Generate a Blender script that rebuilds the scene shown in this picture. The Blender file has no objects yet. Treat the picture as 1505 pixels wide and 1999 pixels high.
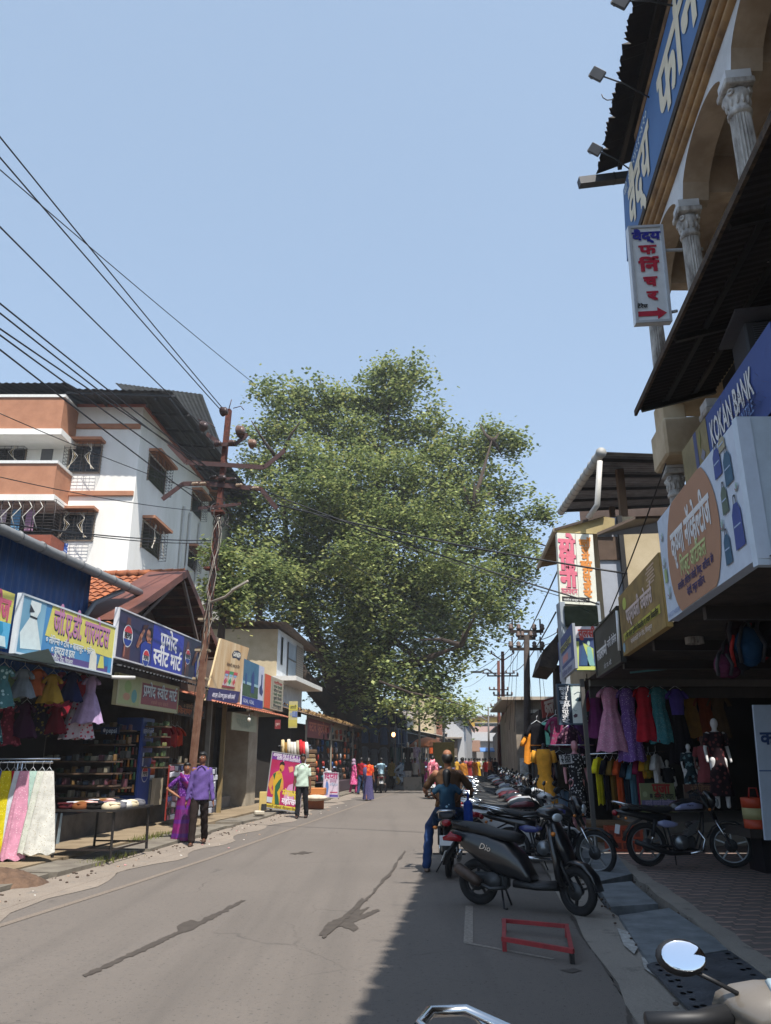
import bpy, bmesh, math, random
from mathutils import Vector, Matrix
R = math.radians
random.seed(7)
SC = bpy.context.scene
COL = SC.collection

# ------------------------------------------------------------------ camera, sky, sun, exposure
FPX, PIT = 1503.0, math.atan(480.5 / 1503.0)
CP, SP = math.cos(PIT), math.sin(PIT)
CAMZ = 1.6
cam = bpy.data.cameras.new('street_camera')
cam.sensor_fit = 'VERTICAL'; cam.sensor_height = 36.0; cam.lens = 36.0 * FPX / 1999.0
cam.clip_start = 0.05; cam.clip_end = 6000
cam_o = bpy.data.objects.new('street_camera', cam)
cam_o.location = (0, 0, CAMZ); cam_o.rotation_euler = (R(90) + PIT, 0, 0)
COL.objects.link(cam_o); SC.camera = cam_o

SUN = Vector((0.212, -0.41, 0.87)).normalized()
world = bpy.data.worlds.new("World"); SC.world = world; world.use_nodes = True
nt = world.node_tree
sky = nt.nodes.new('ShaderNodeTexSky'); sky.sky_type = 'NISHITA'; sky.sun_disc = False
sky.sun_elevation = math.asin(SUN.z); sky.sun_rotation = math.atan2(SUN.x, SUN.y)
sky.altitude = 0; sky.air_density = 1.0; sky.dust_density = 1.0; sky.ozone_density = 2.0
mxs = nt.nodes.new('ShaderNodeMix'); mxs.data_type = 'RGBA'; mxs.inputs[0].default_value = .60      # high thin haze evens the blue out
mxs.inputs[7].default_value = (1.80, 2.34, 2.95, 1)
nt.links.new(sky.outputs[0], mxs.inputs[6]); nt.links.new(mxs.outputs[2], nt.nodes['Background'].inputs[0])
nt.nodes['Background'].inputs[1].default_value = 0.15
sl = bpy.data.lights.new('sun', 'SUN'); sl.energy = 4.2; sl.angle = R(0.5); sl.color = (1.0, .945, .87)
so = bpy.data.objects.new('sun', sl); so.rotation_euler = SUN.to_track_quat('Z', 'Y').to_euler(); COL.objects.link(so)
SC.view_settings.view_transform = 'Standard'; SC.view_settings.look = 'None'
SC.view_settings.exposure = 0.82; SC.view_settings.gamma = 1.0; SC.view_settings.use_curve_mapping = False
SC.render.engine = 'CYCLES'
SC.cycles.max_bounces = 6; SC.cycles.diffuse_bounces = 3; SC.cycles.glossy_bounces = 3; SC.cycles.transparent_max_bounces = 8
SC.cycles.use_denoising = True

# ------------------------------------------------------------------ rays of the photograph (pixels of the 1505 x 1999 picture)
def ray(px, py):
    u = (px - 752.5) / FPX; v = (999.5 - py) / FPX
    return Vector((u, CP - v * SP, SP + v * CP))
def G(px, py, z=0.0):
    d = ray(px, py); t = (z - CAMZ) / d.z
    return Vector((d.x * t, d.y * t, z))
def V(px, py, Y):
    d = ray(px, py); t = Y / d.y
    return Vector((d.x * t, Y, CAMZ + d.z * t))
K = 0.112                                   # the street runs along (K, 1)
def W(px, py, c, k=K):
    d = ray(px, py); t = c / (d.x - k * d.y)
    return Vector((d.x * t, d.y * t, CAMZ + d.z * t))
UD = Vector((K, 1, 0)).normalized()         # along the street, away from the camera
ND = Vector((1, -K, 0)).normalized()        # across it, to the right
RZ = math.atan2(-K, 1)                      # yaw that turns local +Y onto the street direction
def S(c, Y, z=0.0):                         # street coordinates: offset c, depth Y
    return Vector((c + K * Y, Y, z))

# ------------------------------------------------------------------ materials
MATS = {}
def lin(h):
    if isinstance(h, (tuple, list)): return tuple(h[:3]) + (1,)
    c = [int(h[i:i+2], 16) / 255 for i in (0, 2, 4)]
    return tuple((x / 12.92 if x <= .04045 else ((x + .055) / 1.055) ** 2.4) for x in c) + (1,)
def M(name, col, rough=.7, metal=0, var=.25, scale=6, col2=None, bump=0, bscale=None, spec=None, emit=None, coat=0,
      pattern=None, pscale=20, pcol=None, pth=.35, detail=4, stretch=None, trans=None):
    """one procedural material: a base colour broken up by noise, an optional pattern, bump"""
    if name in MATS: return MATS[name]
    m = bpy.data.materials.new(name); m.use_nodes = True
    n = m.node_tree.nodes; l = m.node_tree.links; b = n['Principled BSDF']
    c = lin(col); m.diffuse_color = c
    b.inputs['Roughness'].default_value = rough; b.inputs['Metallic'].default_value = metal
    if spec is not None: b.inputs['Specular IOR Level'].default_value = spec
    if coat: b.inputs['Coat Weight'].default_value = coat; b.inputs['Coat Roughness'].default_value = .08
    tc = n.new('ShaderNodeTexCoord'); co = tc.outputs['Object']
    if stretch:
        mp = n.new('ShaderNodeMapping'); mp.inputs['Scale'].default_value = stretch; l.new(co, mp.inputs[0]); co = mp.outputs[0]
    nz = n.new('ShaderNodeTexNoise'); nz.inputs['Scale'].default_value = scale; nz.inputs['Detail'].default_value = detail
    nz.inputs['Roughness'].default_value = .62; l.new(co, nz.inputs['Vector'])
    rp = n.new('ShaderNodeValToRGB'); e = rp.color_ramp.elements
    c2 = lin(col2) if col2 is not None else tuple(x * (1 - var) for x in c[:3]) + (1,)
    e[0].position = .32; e[0].color = c2; e[1].position = .68; e[1].color = c
    l.new(nz.outputs['Fac'], rp.inputs[0]); out = rp.outputs[0]
    if pattern:
        mx = n.new('ShaderNodeMix'); mx.data_type = 'RGBA'; mx.inputs[7].default_value = lin(pcol)
        if pattern == 'dots':
            t = n.new('ShaderNodeTexVoronoi'); t.inputs['Scale'].default_value = pscale; l.new(co, t.inputs['Vector']); f = t.outputs['Distance']
            cr = n.new('ShaderNodeMath'); cr.operation = 'LESS_THAN'; cr.inputs[1].default_value = pth; l.new(f, cr.inputs[0]); f = cr.outputs[0]
        elif pattern == 'blotch':
            t = n.new('ShaderNodeTexNoise'); t.inputs['Scale'].default_value = pscale; t.inputs['Detail'].default_value = 3; l.new(co, t.inputs['Vector'])
            cr = n.new('ShaderNodeMapRange'); cr.inputs[1].default_value = 1 - pth - .04; cr.inputs[2].default_value = 1 - pth + .04; l.new(t.outputs['Fac'], cr.inputs[0]); f = cr.outputs[0]
        else:   # stripes along x / y / z
            t = n.new('ShaderNodeTexWave'); t.bands_direction = pattern.upper(); t.inputs['Scale'].default_value = pscale
            t.inputs['Distortion'].default_value = .6; l.new(co, t.inputs['Vector'])
            cr = n.new('ShaderNodeMath'); cr.operation = 'GREATER_THAN'; cr.inputs[1].default_value = 1 - pth; l.new(t.outputs['Fac'], cr.inputs[0]); f = cr.outputs[0]
        l.new(f, mx.inputs[0]); l.new(out, mx.inputs[6]); out = mx.outputs[2]
    l.new(out, b.inputs['Base Color'])
    if bump:
        bn = n.new('ShaderNodeTexNoise'); bn.inputs['Scale'].default_value = bscale or scale * 6; bn.inputs['Detail'].default_value = 5; l.new(co, bn.inputs['Vector'])
        bp = n.new('ShaderNodeBump'); bp.inputs['Strength'].default_value = bump; bp.inputs['Distance'].default_value = .02
        l.new(bn.outputs['Fac'], bp.inputs['Height']); l.new(bp.outputs[0], b.inputs['Normal'])
    if emit:
        b.inputs['Emission Color'].default_value = lin(emit[0]); b.inputs['Emission Strength'].default_value = emit[1]
    if trans:
        b.inputs['Transmission Weight'].default_value = trans
    MATS[name] = m
    return m
LIFT = [1.0]                                # print and cloth colours raised to brighten the shaded right-hand shops
def pale(h):
    c = lin(h); k = LIFT[0]
    return tuple(min(.80, x * k + (.004 if k > 1 else 0)) for x in c[:3]) + (1,) if max(c[:3]) > .06 else c
def P(h, rough=.55, **kw):                  # plain paint / print / cloth of one colour
    return M('paint_%s_%d_%d' % (h, int(rough * 100), int(LIFT[0] * 100)), pale(h), rough, var=kw.pop('var', .12), scale=kw.pop('scale', 9), **kw)
def CL(h, **kw):
    return M('cloth_%s_%d' % (h, int(LIFT[0] * 100)), pale(h), .9, var=.3, scale=7, bump=.25, bscale=30, spec=.1, **kw)

# ------------------------------------------------------------------ mesh builder
class MB:
    def __init__(s): s.v = []; s.f = []; s.mi = []; s.sm = []; s.mats = []
    def _m(s, m):
        if m is None: m = s.mats[0] if s.mats else None
        if m not in s.mats: s.mats.append(m)
        return s.mats.index(m)
    def add(s, vs, fs, m=None, smooth=False):
        k = len(s.v); i = s._m(m); s.v += [tuple(p) for p in vs]
        for f in fs: s.f.append(tuple(k + q for q in f)); s.mi.append(i); s.sm.append(smooth)
        return s
    def obox(s, mat4, sx, sy, sz, m=None, bev=0):
        x, y, z = sx / 2, sy / 2, sz / 2
        if bev:
            b = min(bev, x * .9, y * .9, z * .9)
            vs = []; 
            for dz, w in ((-z, b), (-z + b, 0), (z - b, 0), (z, b)):
                for px, py in ((-x + b, -y), (x - b, -y), (x, -y + b), (x, y - b), (x - b, y), (-x + b, y), (-x, y - b), (-x, -y + b)):
                    vs.append((max(-x + w, min(x - w, px)), max(-y + w, min(y - w, py)), dz))
            fs = [tuple(range(7, -1, -1)), tuple(range(24, 32))]
            for a in range(3):
                for q in range(8): fs.append((a*8+q, a*8+(q+1) % 8, a*8+8+(q+1) % 8, a*8+8+q))
        else:
            vs = [(-x,-y,-z),(x,-y,-z),(x,y,-z),(-x,y,-z),(-x,-y,z),(x,-y,z),(x,y,z),(-x,y,z)]
            fs = [(3,2,1,0),(4,5,6,7),(0,1,5,4),(1,2,6,5),(2,3,7,6),(3,0,4,7)]
        return s.add([mat4 @ Vector(p) for p in vs], fs, m)
    def box(s, c, d, m=None, rz=0, bev=0, rx=0, ry=0):
        mt = Matrix.Translation(c) @ Matrix.Rotation(rz, 4, 'Z') @ Matrix.Rotation(ry, 4, 'Y') @ Matrix.Rotation(rx, 4, 'X')
        return s.obox(mt, d[0], d[1], d[2], m, bev)
    def bb(s, a, b, m=None, bev=0):
        return s.box([(a[i]+b[i])/2 for i in range(3)], [abs(b[i]-a[i]) for i in range(3)], m, 0, bev)
    def tube(s, pts, r, n=8, m=None, caps=True, smooth=True, flat=1.0):
        pts = [Vector(p) for p in pts]; N = len(pts)
        rs = r if isinstance(r, (list, tuple)) else [r] * N
        t0 = (pts[1] - pts[0]).normalized()
        up = Vector((0, 0, 1)) if abs(t0.z) < .9 else Vector((1, 0, 0))
        a = t0.cross(up).normalized(); vs = []; fs = []
        for i, p in enumerate(pts):
            t = (pts[min(i+1, N-1)] - pts[max(i-1, 0)]).normalized()
            a = (a - t * a.dot(t)).normalized(); b = t.cross(a)
            for k in range(n):
                th = 2 * math.pi * k / n
                vs.append(p + (a * math.cos(th) + b * math.sin(th) * flat) * rs[i])
        for i in range(N - 1):
            for k in range(n): fs.append((i*n+k, i*n+(k+1) % n, (i+1)*n+(k+1) % n, (i+1)*n+k))
        if caps: fs.append(tuple(range(n-1, -1, -1))); fs.append(tuple((N-1)*n+k for k in range(n)))
        return s.add(vs, fs, m, smooth)
    def bar(s, a, b, w, h=None, m=None):    # square bar between two points
        a = Vector(a); b = Vector(b); d = b - a; h = h or w
        q = d.to_track_quat('X', 'Z').to_matrix().to_4x4()
        return s.obox(Matrix.Translation((a + b) / 2) @ q, d.length, w, h, m)
    def sph(s, c, r, m=None, n=12, k=8, rot=None):
        if not isinstance(r, (tuple, list)): r = (r, r, r)
        rt = rot.to_matrix() if hasattr(rot, 'to_matrix') else (rot or Matrix.Identity(3)); c = Vector(c)
        vs = [c + rt @ Vector((0, 0, -r[2]))]; fs = []
        for j in range(1, k):
            ph = -math.pi/2 + math.pi * j / k
            for i in range(n):
                th = 2 * math.pi * i / n
                vs.append(c + rt @ Vector((r[0]*math.cos(ph)*math.cos(th), r[1]*math.cos(ph)*math.sin(th), r[2]*math.sin(ph))))
        vs.append(c + rt @ Vector((0, 0, r[2]))); L = len(vs) - 1
        for i in range(n): fs.append((0, 1+(i+1) % n, 1+i)); fs.append((L, 1+(k-2)*n+i, 1+(k-2)*n+(i+1) % n))
        for j in range(k-2):
            for i in range(n): fs.append((1+j*n+i, 1+j*n+(i+1) % n, 1+(j+1)*n+(i+1) % n, 1+(j+1)*n+i))
        return s.add(vs, fs, m, True)
    def prism(s, pts, mat4, th, m=None, smooth=False):   # polygon in local xy, thickness th along local z
        n = len(pts)
        vs = [mat4 @ Vector((p[0], p[1], 0)) for p in pts] + [mat4 @ Vector((p[0], p[1], th)) for p in pts]
        fs = [tuple(range(n-1, -1, -1)), tuple(range(n, 2*n))] + [(i, (i+1) % n, n+(i+1) % n, n+i) for i in range(n)]
        return s.add(vs, fs, m, smooth)
    def lathe(s, prof, c=(0, 0, 0), n=16, m=None, rot=None, smooth=True):
        rt = rot or Matrix.Identity(3); c = Vector(c); vs = []; fs = []
        for r, z in prof:
            for i in range(n):
                th = 2*math.pi*i/n; vs.append(c + rt @ Vector((r*math.cos(th), r*math.sin(th), z)))
        for j in range(len(prof)-1):
            for i in range(n): fs.append((j*n+i, j*n+(i+1) % n, (j+1)*n+(i+1) % n, (j+1)*n+i))
        if prof[0][0] > 1e-4: fs.append(tuple(range(n-1, -1, -1)))
        if prof[-1][0] > 1e-4: fs.append(tuple((len(prof)-1)*n+i for i in range(n)))
        return s.add(vs, fs, m, smooth)
    def torus(s, c, R0, r, m=None, n=28, k=8, rot=None, sx=1.0):
        rt = rot or Matrix.Identity(3); c = Vector(c); vs = []; fs = []
        for i in range(n):
            th = 2*math.pi*i/n
            for j in range(k):
                ph = 2*math.pi*j/k; q = R0 + r*math.cos(ph)
                vs.append(c + rt @ Vector((q*math.cos(th), q*math.sin(th), r*sx*math.sin(ph))))
        for i in range(n):
            for j in range(k): fs.append((i*k+j, ((i+1) % n)*k+j, ((i+1) % n)*k+(j+1) % k, i*k+(j+1) % k))
        return s.add(vs, fs, m, True)
    def slab(s, secs, m=None, n=14, e=2.6, smooth=True):
        """loft in the xz plane: secs = (x, z, half width in y, half thickness across the path)"""
        N = len(secs); vs = []; fs = []
        for i, q in enumerate(secs):
            a = secs[max(i-1, 0)]; b = secs[min(i+1, N-1)]
            tx, tz = b[0]-a[0], b[1]-a[1]; L = math.hypot(tx, tz) or 1; nx, nz = -tz/L, tx/L
            for k in range(n):
                th = 2*math.pi*k/n; cc, ss = math.cos(th), math.sin(th)
                y = q[2] * math.copysign(abs(cc)**(2/e), cc); d = q[3] * math.copysign(abs(ss)**(2/e), ss)
                vs.append((q[0]+nx*d, y, q[1]+nz*d))
        for i in range(N-1):
            for k in range(n): fs.append((i*n+k, i*n+(k+1) % n, (i+1)*n+(k+1) % n, (i+1)*n+k))
        fs.append(tuple(range(n-1, -1, -1))); fs.append(tuple((N-1)*n+k for k in range(n)))
        return s.add(vs, fs, m, smooth)
    def xf(s, mat4, start=0):
        for i in range(start, len(s.v)): s.v[i] = tuple(mat4 @ Vector(s.v[i]))
        return s
    def mesh(s, name):
        me = bpy.data.meshes.new(name); me.from_pydata(s.v, [], s.f)
        for m in s.mats: me.materials.append(m)
        me.polygons.foreach_set('material_index', s.mi); me.polygons.foreach_set('use_smooth', s.sm)
        me.update()
        bm = bmesh.new(); bm.from_mesh(me); bmesh.ops.recalc_face_normals(bm, faces=bm.faces); bm.to_mesh(me); bm.free()
        return me
    def build(s, name, parent=None, loc=None, rz=None, kind=None, label=None, cat=None, group=None):
        o = bpy.data.objects.new(name, s.mesh(name)); COL.objects.link(o)
        if parent is not None: o.parent = parent
        if loc is not None: o.location = loc
        if rz is not None: o.rotation_euler = (0, 0, rz)
        if kind: o['kind'] = kind
        if label: o['label'] = label
        if cat: o['category'] = cat
        if group: o['group'] = group
        return o
    @property
    def raw(s): return s

def thing(name, label, cat, loc=(0, 0, 0), rz=0, group=None):
    o = bpy.data.objects.new(name, None); COL.objects.link(o); o.empty_display_size = .1
    o.location = loc; o.rotation_euler = (0, 0, rz); o['label'] = label; o['category'] = cat
    if group: o['group'] = group
    return o
def copy_tree(o, parent=None):
    c = o.copy(); COL.objects.link(c); c.parent = parent
    for ch in list(o.children): copy_tree(ch, c)
    return c
def dup(o, loc, rz, label, group=None):
    c = copy_tree(o); c.location = loc; c.rotation_euler = (0, 0, rz); c['label'] = label
    if group: c['group'] = group
    return c
def remesh(mb, voxel, smooth=4, extra=None):
    """fuse overlapping closed shapes into one skin; extra = shapes appended afterwards (fingers)"""
    me = mb.mesh('tmp'); o = bpy.data.objects.new('tmp', me); COL.objects.link(o)
    md = o.modifiers.new('r', 'REMESH'); md.mode = 'VOXEL'; md.voxel_size = voxel; md.use_smooth_shade = True
    if smooth: sm = o.modifiers.new('s', 'SMOOTH'); sm.iterations = smooth; sm.factor = .5
    dg = bpy.context.evaluated_depsgraph_get(); ev = o.evaluated_get(dg); m2 = ev.to_mesh()
    out = MB(); out.add([tuple(v.co) for v in m2.vertices], [tuple(p.vertices) for p in m2.polygons], mb.mats[0] if mb.mats else None, True)
    ev.to_mesh_clear(); bpy.data.objects.remove(o); bpy.data.meshes.remove(me)
    return out

# ------------------------------------------------------------------ lettering (own shaping of Devanagari conjuncts)
_GL = {}
HALF = set('पसवषनलमणतचजगधखशथभघबयक')
def _glyph(key, bold):
    k = (key, bold)
    if k in _GL: return _GL[k]
    def grab(t):
        c = bpy.data.curves.new('t', 'FONT'); c.body = t; c.resolution_u = 2; c.offset = bold
        o = bpy.data.objects.new('t', c); COL.objects.link(o); me = o.to_mesh()
        v = [(p.co.x, p.co.y) for p in me.vertices]; f = [tuple(p.vertices) for p in me.polygons]
        o.to_mesh_clear(); bpy.data.objects.remove(o); bpy.data.curves.remove(c)
        return v, f
    if key == ' ': _GL[k] = ([], [], .28); return _GL[k]
    ch = key[0]
    v, f = grab(ch)
    if ord(ch) > 0x900: adv = max(p[0] for p in grab(ch + 'क')[0]) - max(p[0] for p in grab('क')[0])
    else: adv = max(p[0] for p in grab(ch + 'I')[0]) - max(p[0] for p in grab('I')[0])
    if key.endswith('/h') and v:
        cut = adv - .175 - bold if ch != 'क' else adv - .2
        bm = bmesh.new(); vv = [bm.verts.new((x, y, 0)) for x, y in v]
        for q in f:
            try: bm.faces.new([vv[i] for i in q])
            except ValueError: pass
        bmesh.ops.bisect_plane(bm, geom=list(bm.verts)+list(bm.edges)+list(bm.faces), plane_co=(cut, 0, 0), plane_no=(1, 0, 0), clear_outer=True)
        bm.verts.index_update(); v = [(p.co.x, p.co.y) for p in bm.verts]; f = [tuple(q.index for q in p.verts) for p in bm.faces]; bm.free()
        adv = cut
    if key.endswith('/r'):                                   # reph: the e-matra mirrored
        cx = -.2; v = [(2*cx - x, y) for x, y in v]; adv = 0
    _GL[k] = (v, f, adv); return _GL[k]
def _shape(t):
    out = []; i = 0; n = len(t)
    cons = lambda c: 'क' <= c <= 'ह' or c in 'ळ'
    while i < n:
        if not cons(t[i]): out.append(t[i]); i += 1; continue
        seq = []; reph = False
        while i < n and cons(t[i]):
            seq.append(t[i]); i += 1
            if i < n and t[i] == '्' and i+1 < n and cons(t[i+1]): i += 1; continue
            break
        mat = ''
        while i < n and t[i] in 'ािीुूृॅेैॉोौंःँ़्': mat += t[i]; i += 1
        if seq[0] == 'र' and len(seq) > 1: reph = True; seq = seq[1:]
        if 'ि' in mat: out.append('ि'); mat = mat.replace('ि', '')
        j = 0
        while j < len(seq):
            c = seq[j]
            if j+1 < len(seq) and seq[j+1] == 'र': out.append(c); out.append('RAKAR'); j += 2; continue
            if j+1 < len(seq): out.append(c + '/h') if c in HALF else out.extend([c, '्'])
            else: out.append(c)
            j += 1
        for c in mat: out.append(c)
        if reph: out.append('े/r')
    return out
def text_geo(t, bold=.0):
    ex = max(0, bold - .012); b0 = min(bold, .012)
    vs, fs, x = _text_geo(t, b0)
    if ex:
        V2 = []; F2 = []
        for q, (dx, dy) in enumerate(((-ex, -ex), (ex, -ex), (-ex, ex), (ex, ex))):
            k = len(V2); V2 += [(a+dx, b+dy, c+q*.0006) for a, b, c in vs]; F2 += [tuple(k+i for i in f) for f in fs]
        vs, fs = V2, F2
    return vs, fs, x
def _text_geo(t, bold=.0):
    x = 0; vs = []; fs = []; par = 0
    for key in _shape(t):
        par = .0003 - par
        if key == 'RAKAR':
            k = len(vs); w = .035 + bold
            a = (x-.30, .13); b = (x-.52, -.06)
            vs += [(a[0], a[1]-w, par), (a[0], a[1]+w, par), (b[0], b[1]+w, par), (b[0], b[1]-w, par)]; fs.append((k, k+1, k+2, k+3)); continue
        v, f, adv = _glyph(key, bold); k = len(vs)
        vs += [(p[0]+x, p[1], par) for p in v]; fs += [tuple(k+i for i in q) for q in f]; x += adv
    return vs, fs, x

class Face:
    """a flat printed face: local metres (x right, y up) laid out in thin sheets on a board"""
    def __init__(s, o, ux, uy, w, h):
        s.o = Vector(o); s.ux = Vector(ux).normalized(); s.uy = Vector(uy).normalized(); s.n = s.ux.cross(s.uy).normalized()
        s.w = w; s.h = h; s.mb = MB()
    def pt(s, x, y, l): return s.o + s.ux*x*s.w + s.uy*y*s.h + s.n*(.004 + .003*l)
    def poly(s, pts, m, l=0):
        s.mb.add([s.pt(x, y, l) for x, y in pts], [tuple(range(len(pts)))], m); return s
    def rect(s, x0, y0, x1, y1, m, l=0): return s.poly([(x0, y0), (x1, y0), (x1, y1), (x0, y1)], m, l)
    def ell(s, cx, cy, rx, ry, m, l=0, n=20, a0=0, a1=360):
        return s.poly([(cx + rx*math.cos(R(a0+(a1-a0)*i/n)), cy + ry*math.sin(R(a0+(a1-a0)*i/n))) for i in range(n if a1-a0 >= 360 else n+1)], m, l)
    def line(s, pts, wd, m, l=1):           # stroke, width in metres
        for a, b in zip(pts, pts[1:]):
            A = s.pt(*a, l); B = s.pt(*b, l); d = (B-A); 
            if d.length < 1e-6: continue
            p = d.normalized().cross(s.n) * wd/2; s.mb.add([A-p, B-p, B+p, A+p], [(0, 1, 2, 3)], m)
        return s
    def text(s, t, cx, cy, hgt, m, l=2, bold=.02, wmax=None, width=None, slant=0, align='c'):
        """hgt = glyph height in metres; width forces the line's width (fraction of the board)"""
        vs, fs, L = text_geo(t, bold); sc = hgt / .75; sx = sc
        if width: sx = width * s.w / L
        elif wmax and L*sc > wmax*s.w: sx = wmax*s.w/L
        off = {'c': L/2, 'l': 0, 'r': L}[align]
        s.mb.add([s.o + s.ux*(cx*s.w + (x-off)*sx + y*sc*slant) + s.uy*(cy*s.h + (y-.3)*sc) + s.n*(.004+.003*l+z) for x, y, z in vs], fs, m)
        return s
    def build(s, name, parent): 
        me = bpy.data.meshes.new(name); me.from_pydata([tuple(v) for v in s.mb.v], [], s.mb.f)
        for m in s.mb.mats: me.materials.append(m)
        me.polygons.foreach_set('material_index', s.mb.mi); me.update()
        o = bpy.data.objects.new(name, me); COL.objects.link(o); o.parent = parent; return o

def board(px4, c=None, Y=None, name='shop_sign', label='', cat='sign', th=.08, base='ddddd8', frame=None, k=K, group=None, rect=True):
    """px4 = TL, TR, BR, BL in photograph pixels; on the street-parallel plane c, or facing the camera at depth Y"""
    q = [W(x, y, c, k) if c is not None else V(x, y, Y) for x, y in px4]
    TL, TR, BR, BL = q
    if rect:
        z0 = (BL.z+BR.z)/2; z1 = (TL.z+TR.z)/2
        a = (TL+BL)/2; b = (TR+BR)/2; a.z = b.z = z0
        o = a; ux = (b-a); w = ux.length; h = z1-z0; uy = Vector((0, 0, 1))
    else:
        o = BL; ux = BR-BL; w = ux.length; uy = TL-BL; h = uy.length
    ux.normalize(); uy = Vector(uy).normalized(); n = ux.cross(uy).normalized()
    t = thing(name, label, cat, o - n*th, 0, group)
    mb = MB(); mt = Matrix((tuple(ux)+(0,), tuple(uy)+(0,), tuple(n)+(0,), (0, 0, 0, 1))).transposed()
    mb.prism([(0, 0), (w, 0), (w, h), (0, h)], mt, th, P(base))
    mb.build('panel', t)
    if frame:
        fb = MB(); fw = .03
        for x0, y0, x1, y1 in ((0, 0, w, fw), (0, h-fw, w, h), (0, fw, fw, h-fw), (w-fw, fw, w, h-fw)):
            fb.prism([(x0, y0), (x1, y0), (x1, y1), (x0, y1)], Matrix.Translation(n*(th+.001)) @ mt, .018, P(frame, .4))
        fb.build('frame', t)
    return t, Face(n*th, ux, uy, w, h)
# ------------------------------------------------------------------ ground, road, pavements
def nodes_mat(name, fn, rough=.85):
    m = bpy.data.materials.new(name); m.use_nodes = True
    n = m.node_tree.nodes; l = m.node_tree.links; b = n['Principled BSDF']; b.inputs['Roughness'].default_value = rough
    fn(n, l, b); MATS[name] = m; return m
def mix(n, l, fac, a, b):
    x = n.new('ShaderNodeMix'); x.data_type = 'RGBA'
    l.new(fac, x.inputs[0]) if not isinstance(fac, float) else setattr(x.inputs[0], 'default_value', fac)
    for i, q in ((6, a), (7, b)):
        if isinstance(q, tuple): x.inputs[i].default_value = q
        else: l.new(q, x.inputs[i])
    return x.outputs[2]
def noise_mask(n, l, co, scale, lo, hi, detail=5, rough=.6):
    t = n.new('ShaderNodeTexNoise'); t.inputs['Scale'].default_value = scale; t.inputs['Detail'].default_value = detail; t.inputs['Roughness'].default_value = rough
    l.new(co, t.inputs['Vector']); r = n.new('ShaderNodeMapRange'); r.inputs[1].default_value = lo; r.inputs[2].default_value = hi
    l.new(t.outputs['Fac'], r.inputs[0]); return r.outputs[0]
def asphalt(n, l, b):
    tc = n.new('ShaderNodeTexCoord'); co = tc.outputs['Object']
    base = mix(n, l, noise_mask(n, l, co, .35, .35, .65), (.090, .076, .064, 1), (.130, .110, .093, 1))
    base = mix(n, l, noise_mask(n, l, co, 260, .3, .75, 2), base, (.175, .152, .132, 1))
    base = mix(n, l, noise_mask(n, l, co, 11, .46, .60, 9, .8), base, (.128, .112, .098, 1))
    base = mix(n, l, noise_mask(n, l, co, 30, .60, .66, 4), base, (.07, .062, .055, 1))
    base = mix(n, l, noise_mask(n, l, co, 70, .62, .74, 3), base, (.085, .075, .07, 1))
    mp = n.new('ShaderNodeMapping'); mp.inputs['Rotation'].default_value = (0, 0, RZ * -1); mp.inputs['Scale'].default_value = (1.3, .06, 1); l.new(co, mp.inputs[0])
    base = mix(n, l, noise_mask(n, l, mp.outputs[0], 1.2, .5, .9, 4), base, (.082, .072, .063, 1))     # tyre tracks along the road
    vo = n.new('ShaderNodeTexVoronoi'); vo.feature = 'DISTANCE_TO_EDGE'; vo.inputs['Scale'].default_value = .55
    wn = n.new('ShaderNodeTexNoise'); wn.inputs['Scale'].default_value = 2.2; wn.inputs['Detail'].default_value = 6; l.new(co, wn.inputs['Vector'])
    va = n.new('ShaderNodeMix'); va.data_type = 'RGBA'; va.inputs[0].default_value = .22; l.new(co, va.inputs[6]); l.new(wn.outputs['Color'], va.inputs[7]); l.new(va.outputs[2], vo.inputs['Vector'])
    ck = n.new('ShaderNodeMapRange'); ck.inputs[1].default_value = .0; ck.inputs[2].default_value = .006; ck.inputs[3].default_value = .75; ck.inputs[4].default_value = 0; l.new(vo.outputs['Distance'], ck.inputs[0])
    gate = n.new('ShaderNodeMath'); gate.operation = 'MULTIPLY'; l.new(ck.outputs[0], gate.inputs[0]); l.new(noise_mask(n, l, co, .5, .48, .62, 3), gate.inputs[1])
    base = mix(n, l, gate.outputs[0], base, (.06, .052, .046, 1))
    mp2 = n.new('ShaderNodeMapping'); mp2.inputs['Scale'].default_value = (1, .4, 1); l.new(co, mp2.inputs[0])
    base = mix(n, l, noise_mask(n, l, mp2.outputs[0], 1.7, .66, .76, 6), base, (.068, .06, .054, 1))
    l.new(base, b.inputs['Base Color'])
    bn = n.new('ShaderNodeTexNoise'); bn.inputs['Scale'].default_value = 120; bn.inputs['Detail'].default_value = 4; l.new(co, bn.inputs['Vector'])
    bp = n.new('ShaderNodeBump'); bp.inputs['Strength'].default_value = .5; bp.inputs['Distance'].default_value = .008
    l.new(bn.outputs['Fac'], bp.inputs['Height']); l.new(bp.outputs[0], b.inputs['Normal'])
ASPH = nodes_mat('worn_asphalt', asphalt)
def concrete(n, l, b, c1=(.17, .15, .13, 1), c2=(.25, .22, .185, 1)):
    tc = n.new('ShaderNodeTexCoord'); co = tc.outputs['Object']
    base = mix(n, l, noise_mask(n, l, co, 1.1, .35, .65), c1, c2)
    base = mix(n, l, noise_mask(n, l, co, 4, .58, .66, 6), base, (.10, .085, .075, 1))
    base = mix(n, l, noise_mask(n, l, co, 90, .3, .8, 3), base, (.3, .27, .23, 1))
    l.new(base, b.inputs['Base Color'])
    bn = n.new('ShaderNodeTexNoise'); bn.inputs['Scale'].default_value = 25; bn.inputs['Detail'].default_value = 7; l.new(co, bn.inputs['Vector'])
    bp = n.new('ShaderNodeBump'); bp.inputs['Strength'].default_value = .6; bp.inputs['Distance'].default_value = .02
    l.new(bn.outputs['Fac'], bp.inputs['Height']); l.new(bp.outputs[0], b.inputs['Normal'])
CONC = nodes_mat('rough_concrete', concrete)
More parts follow.
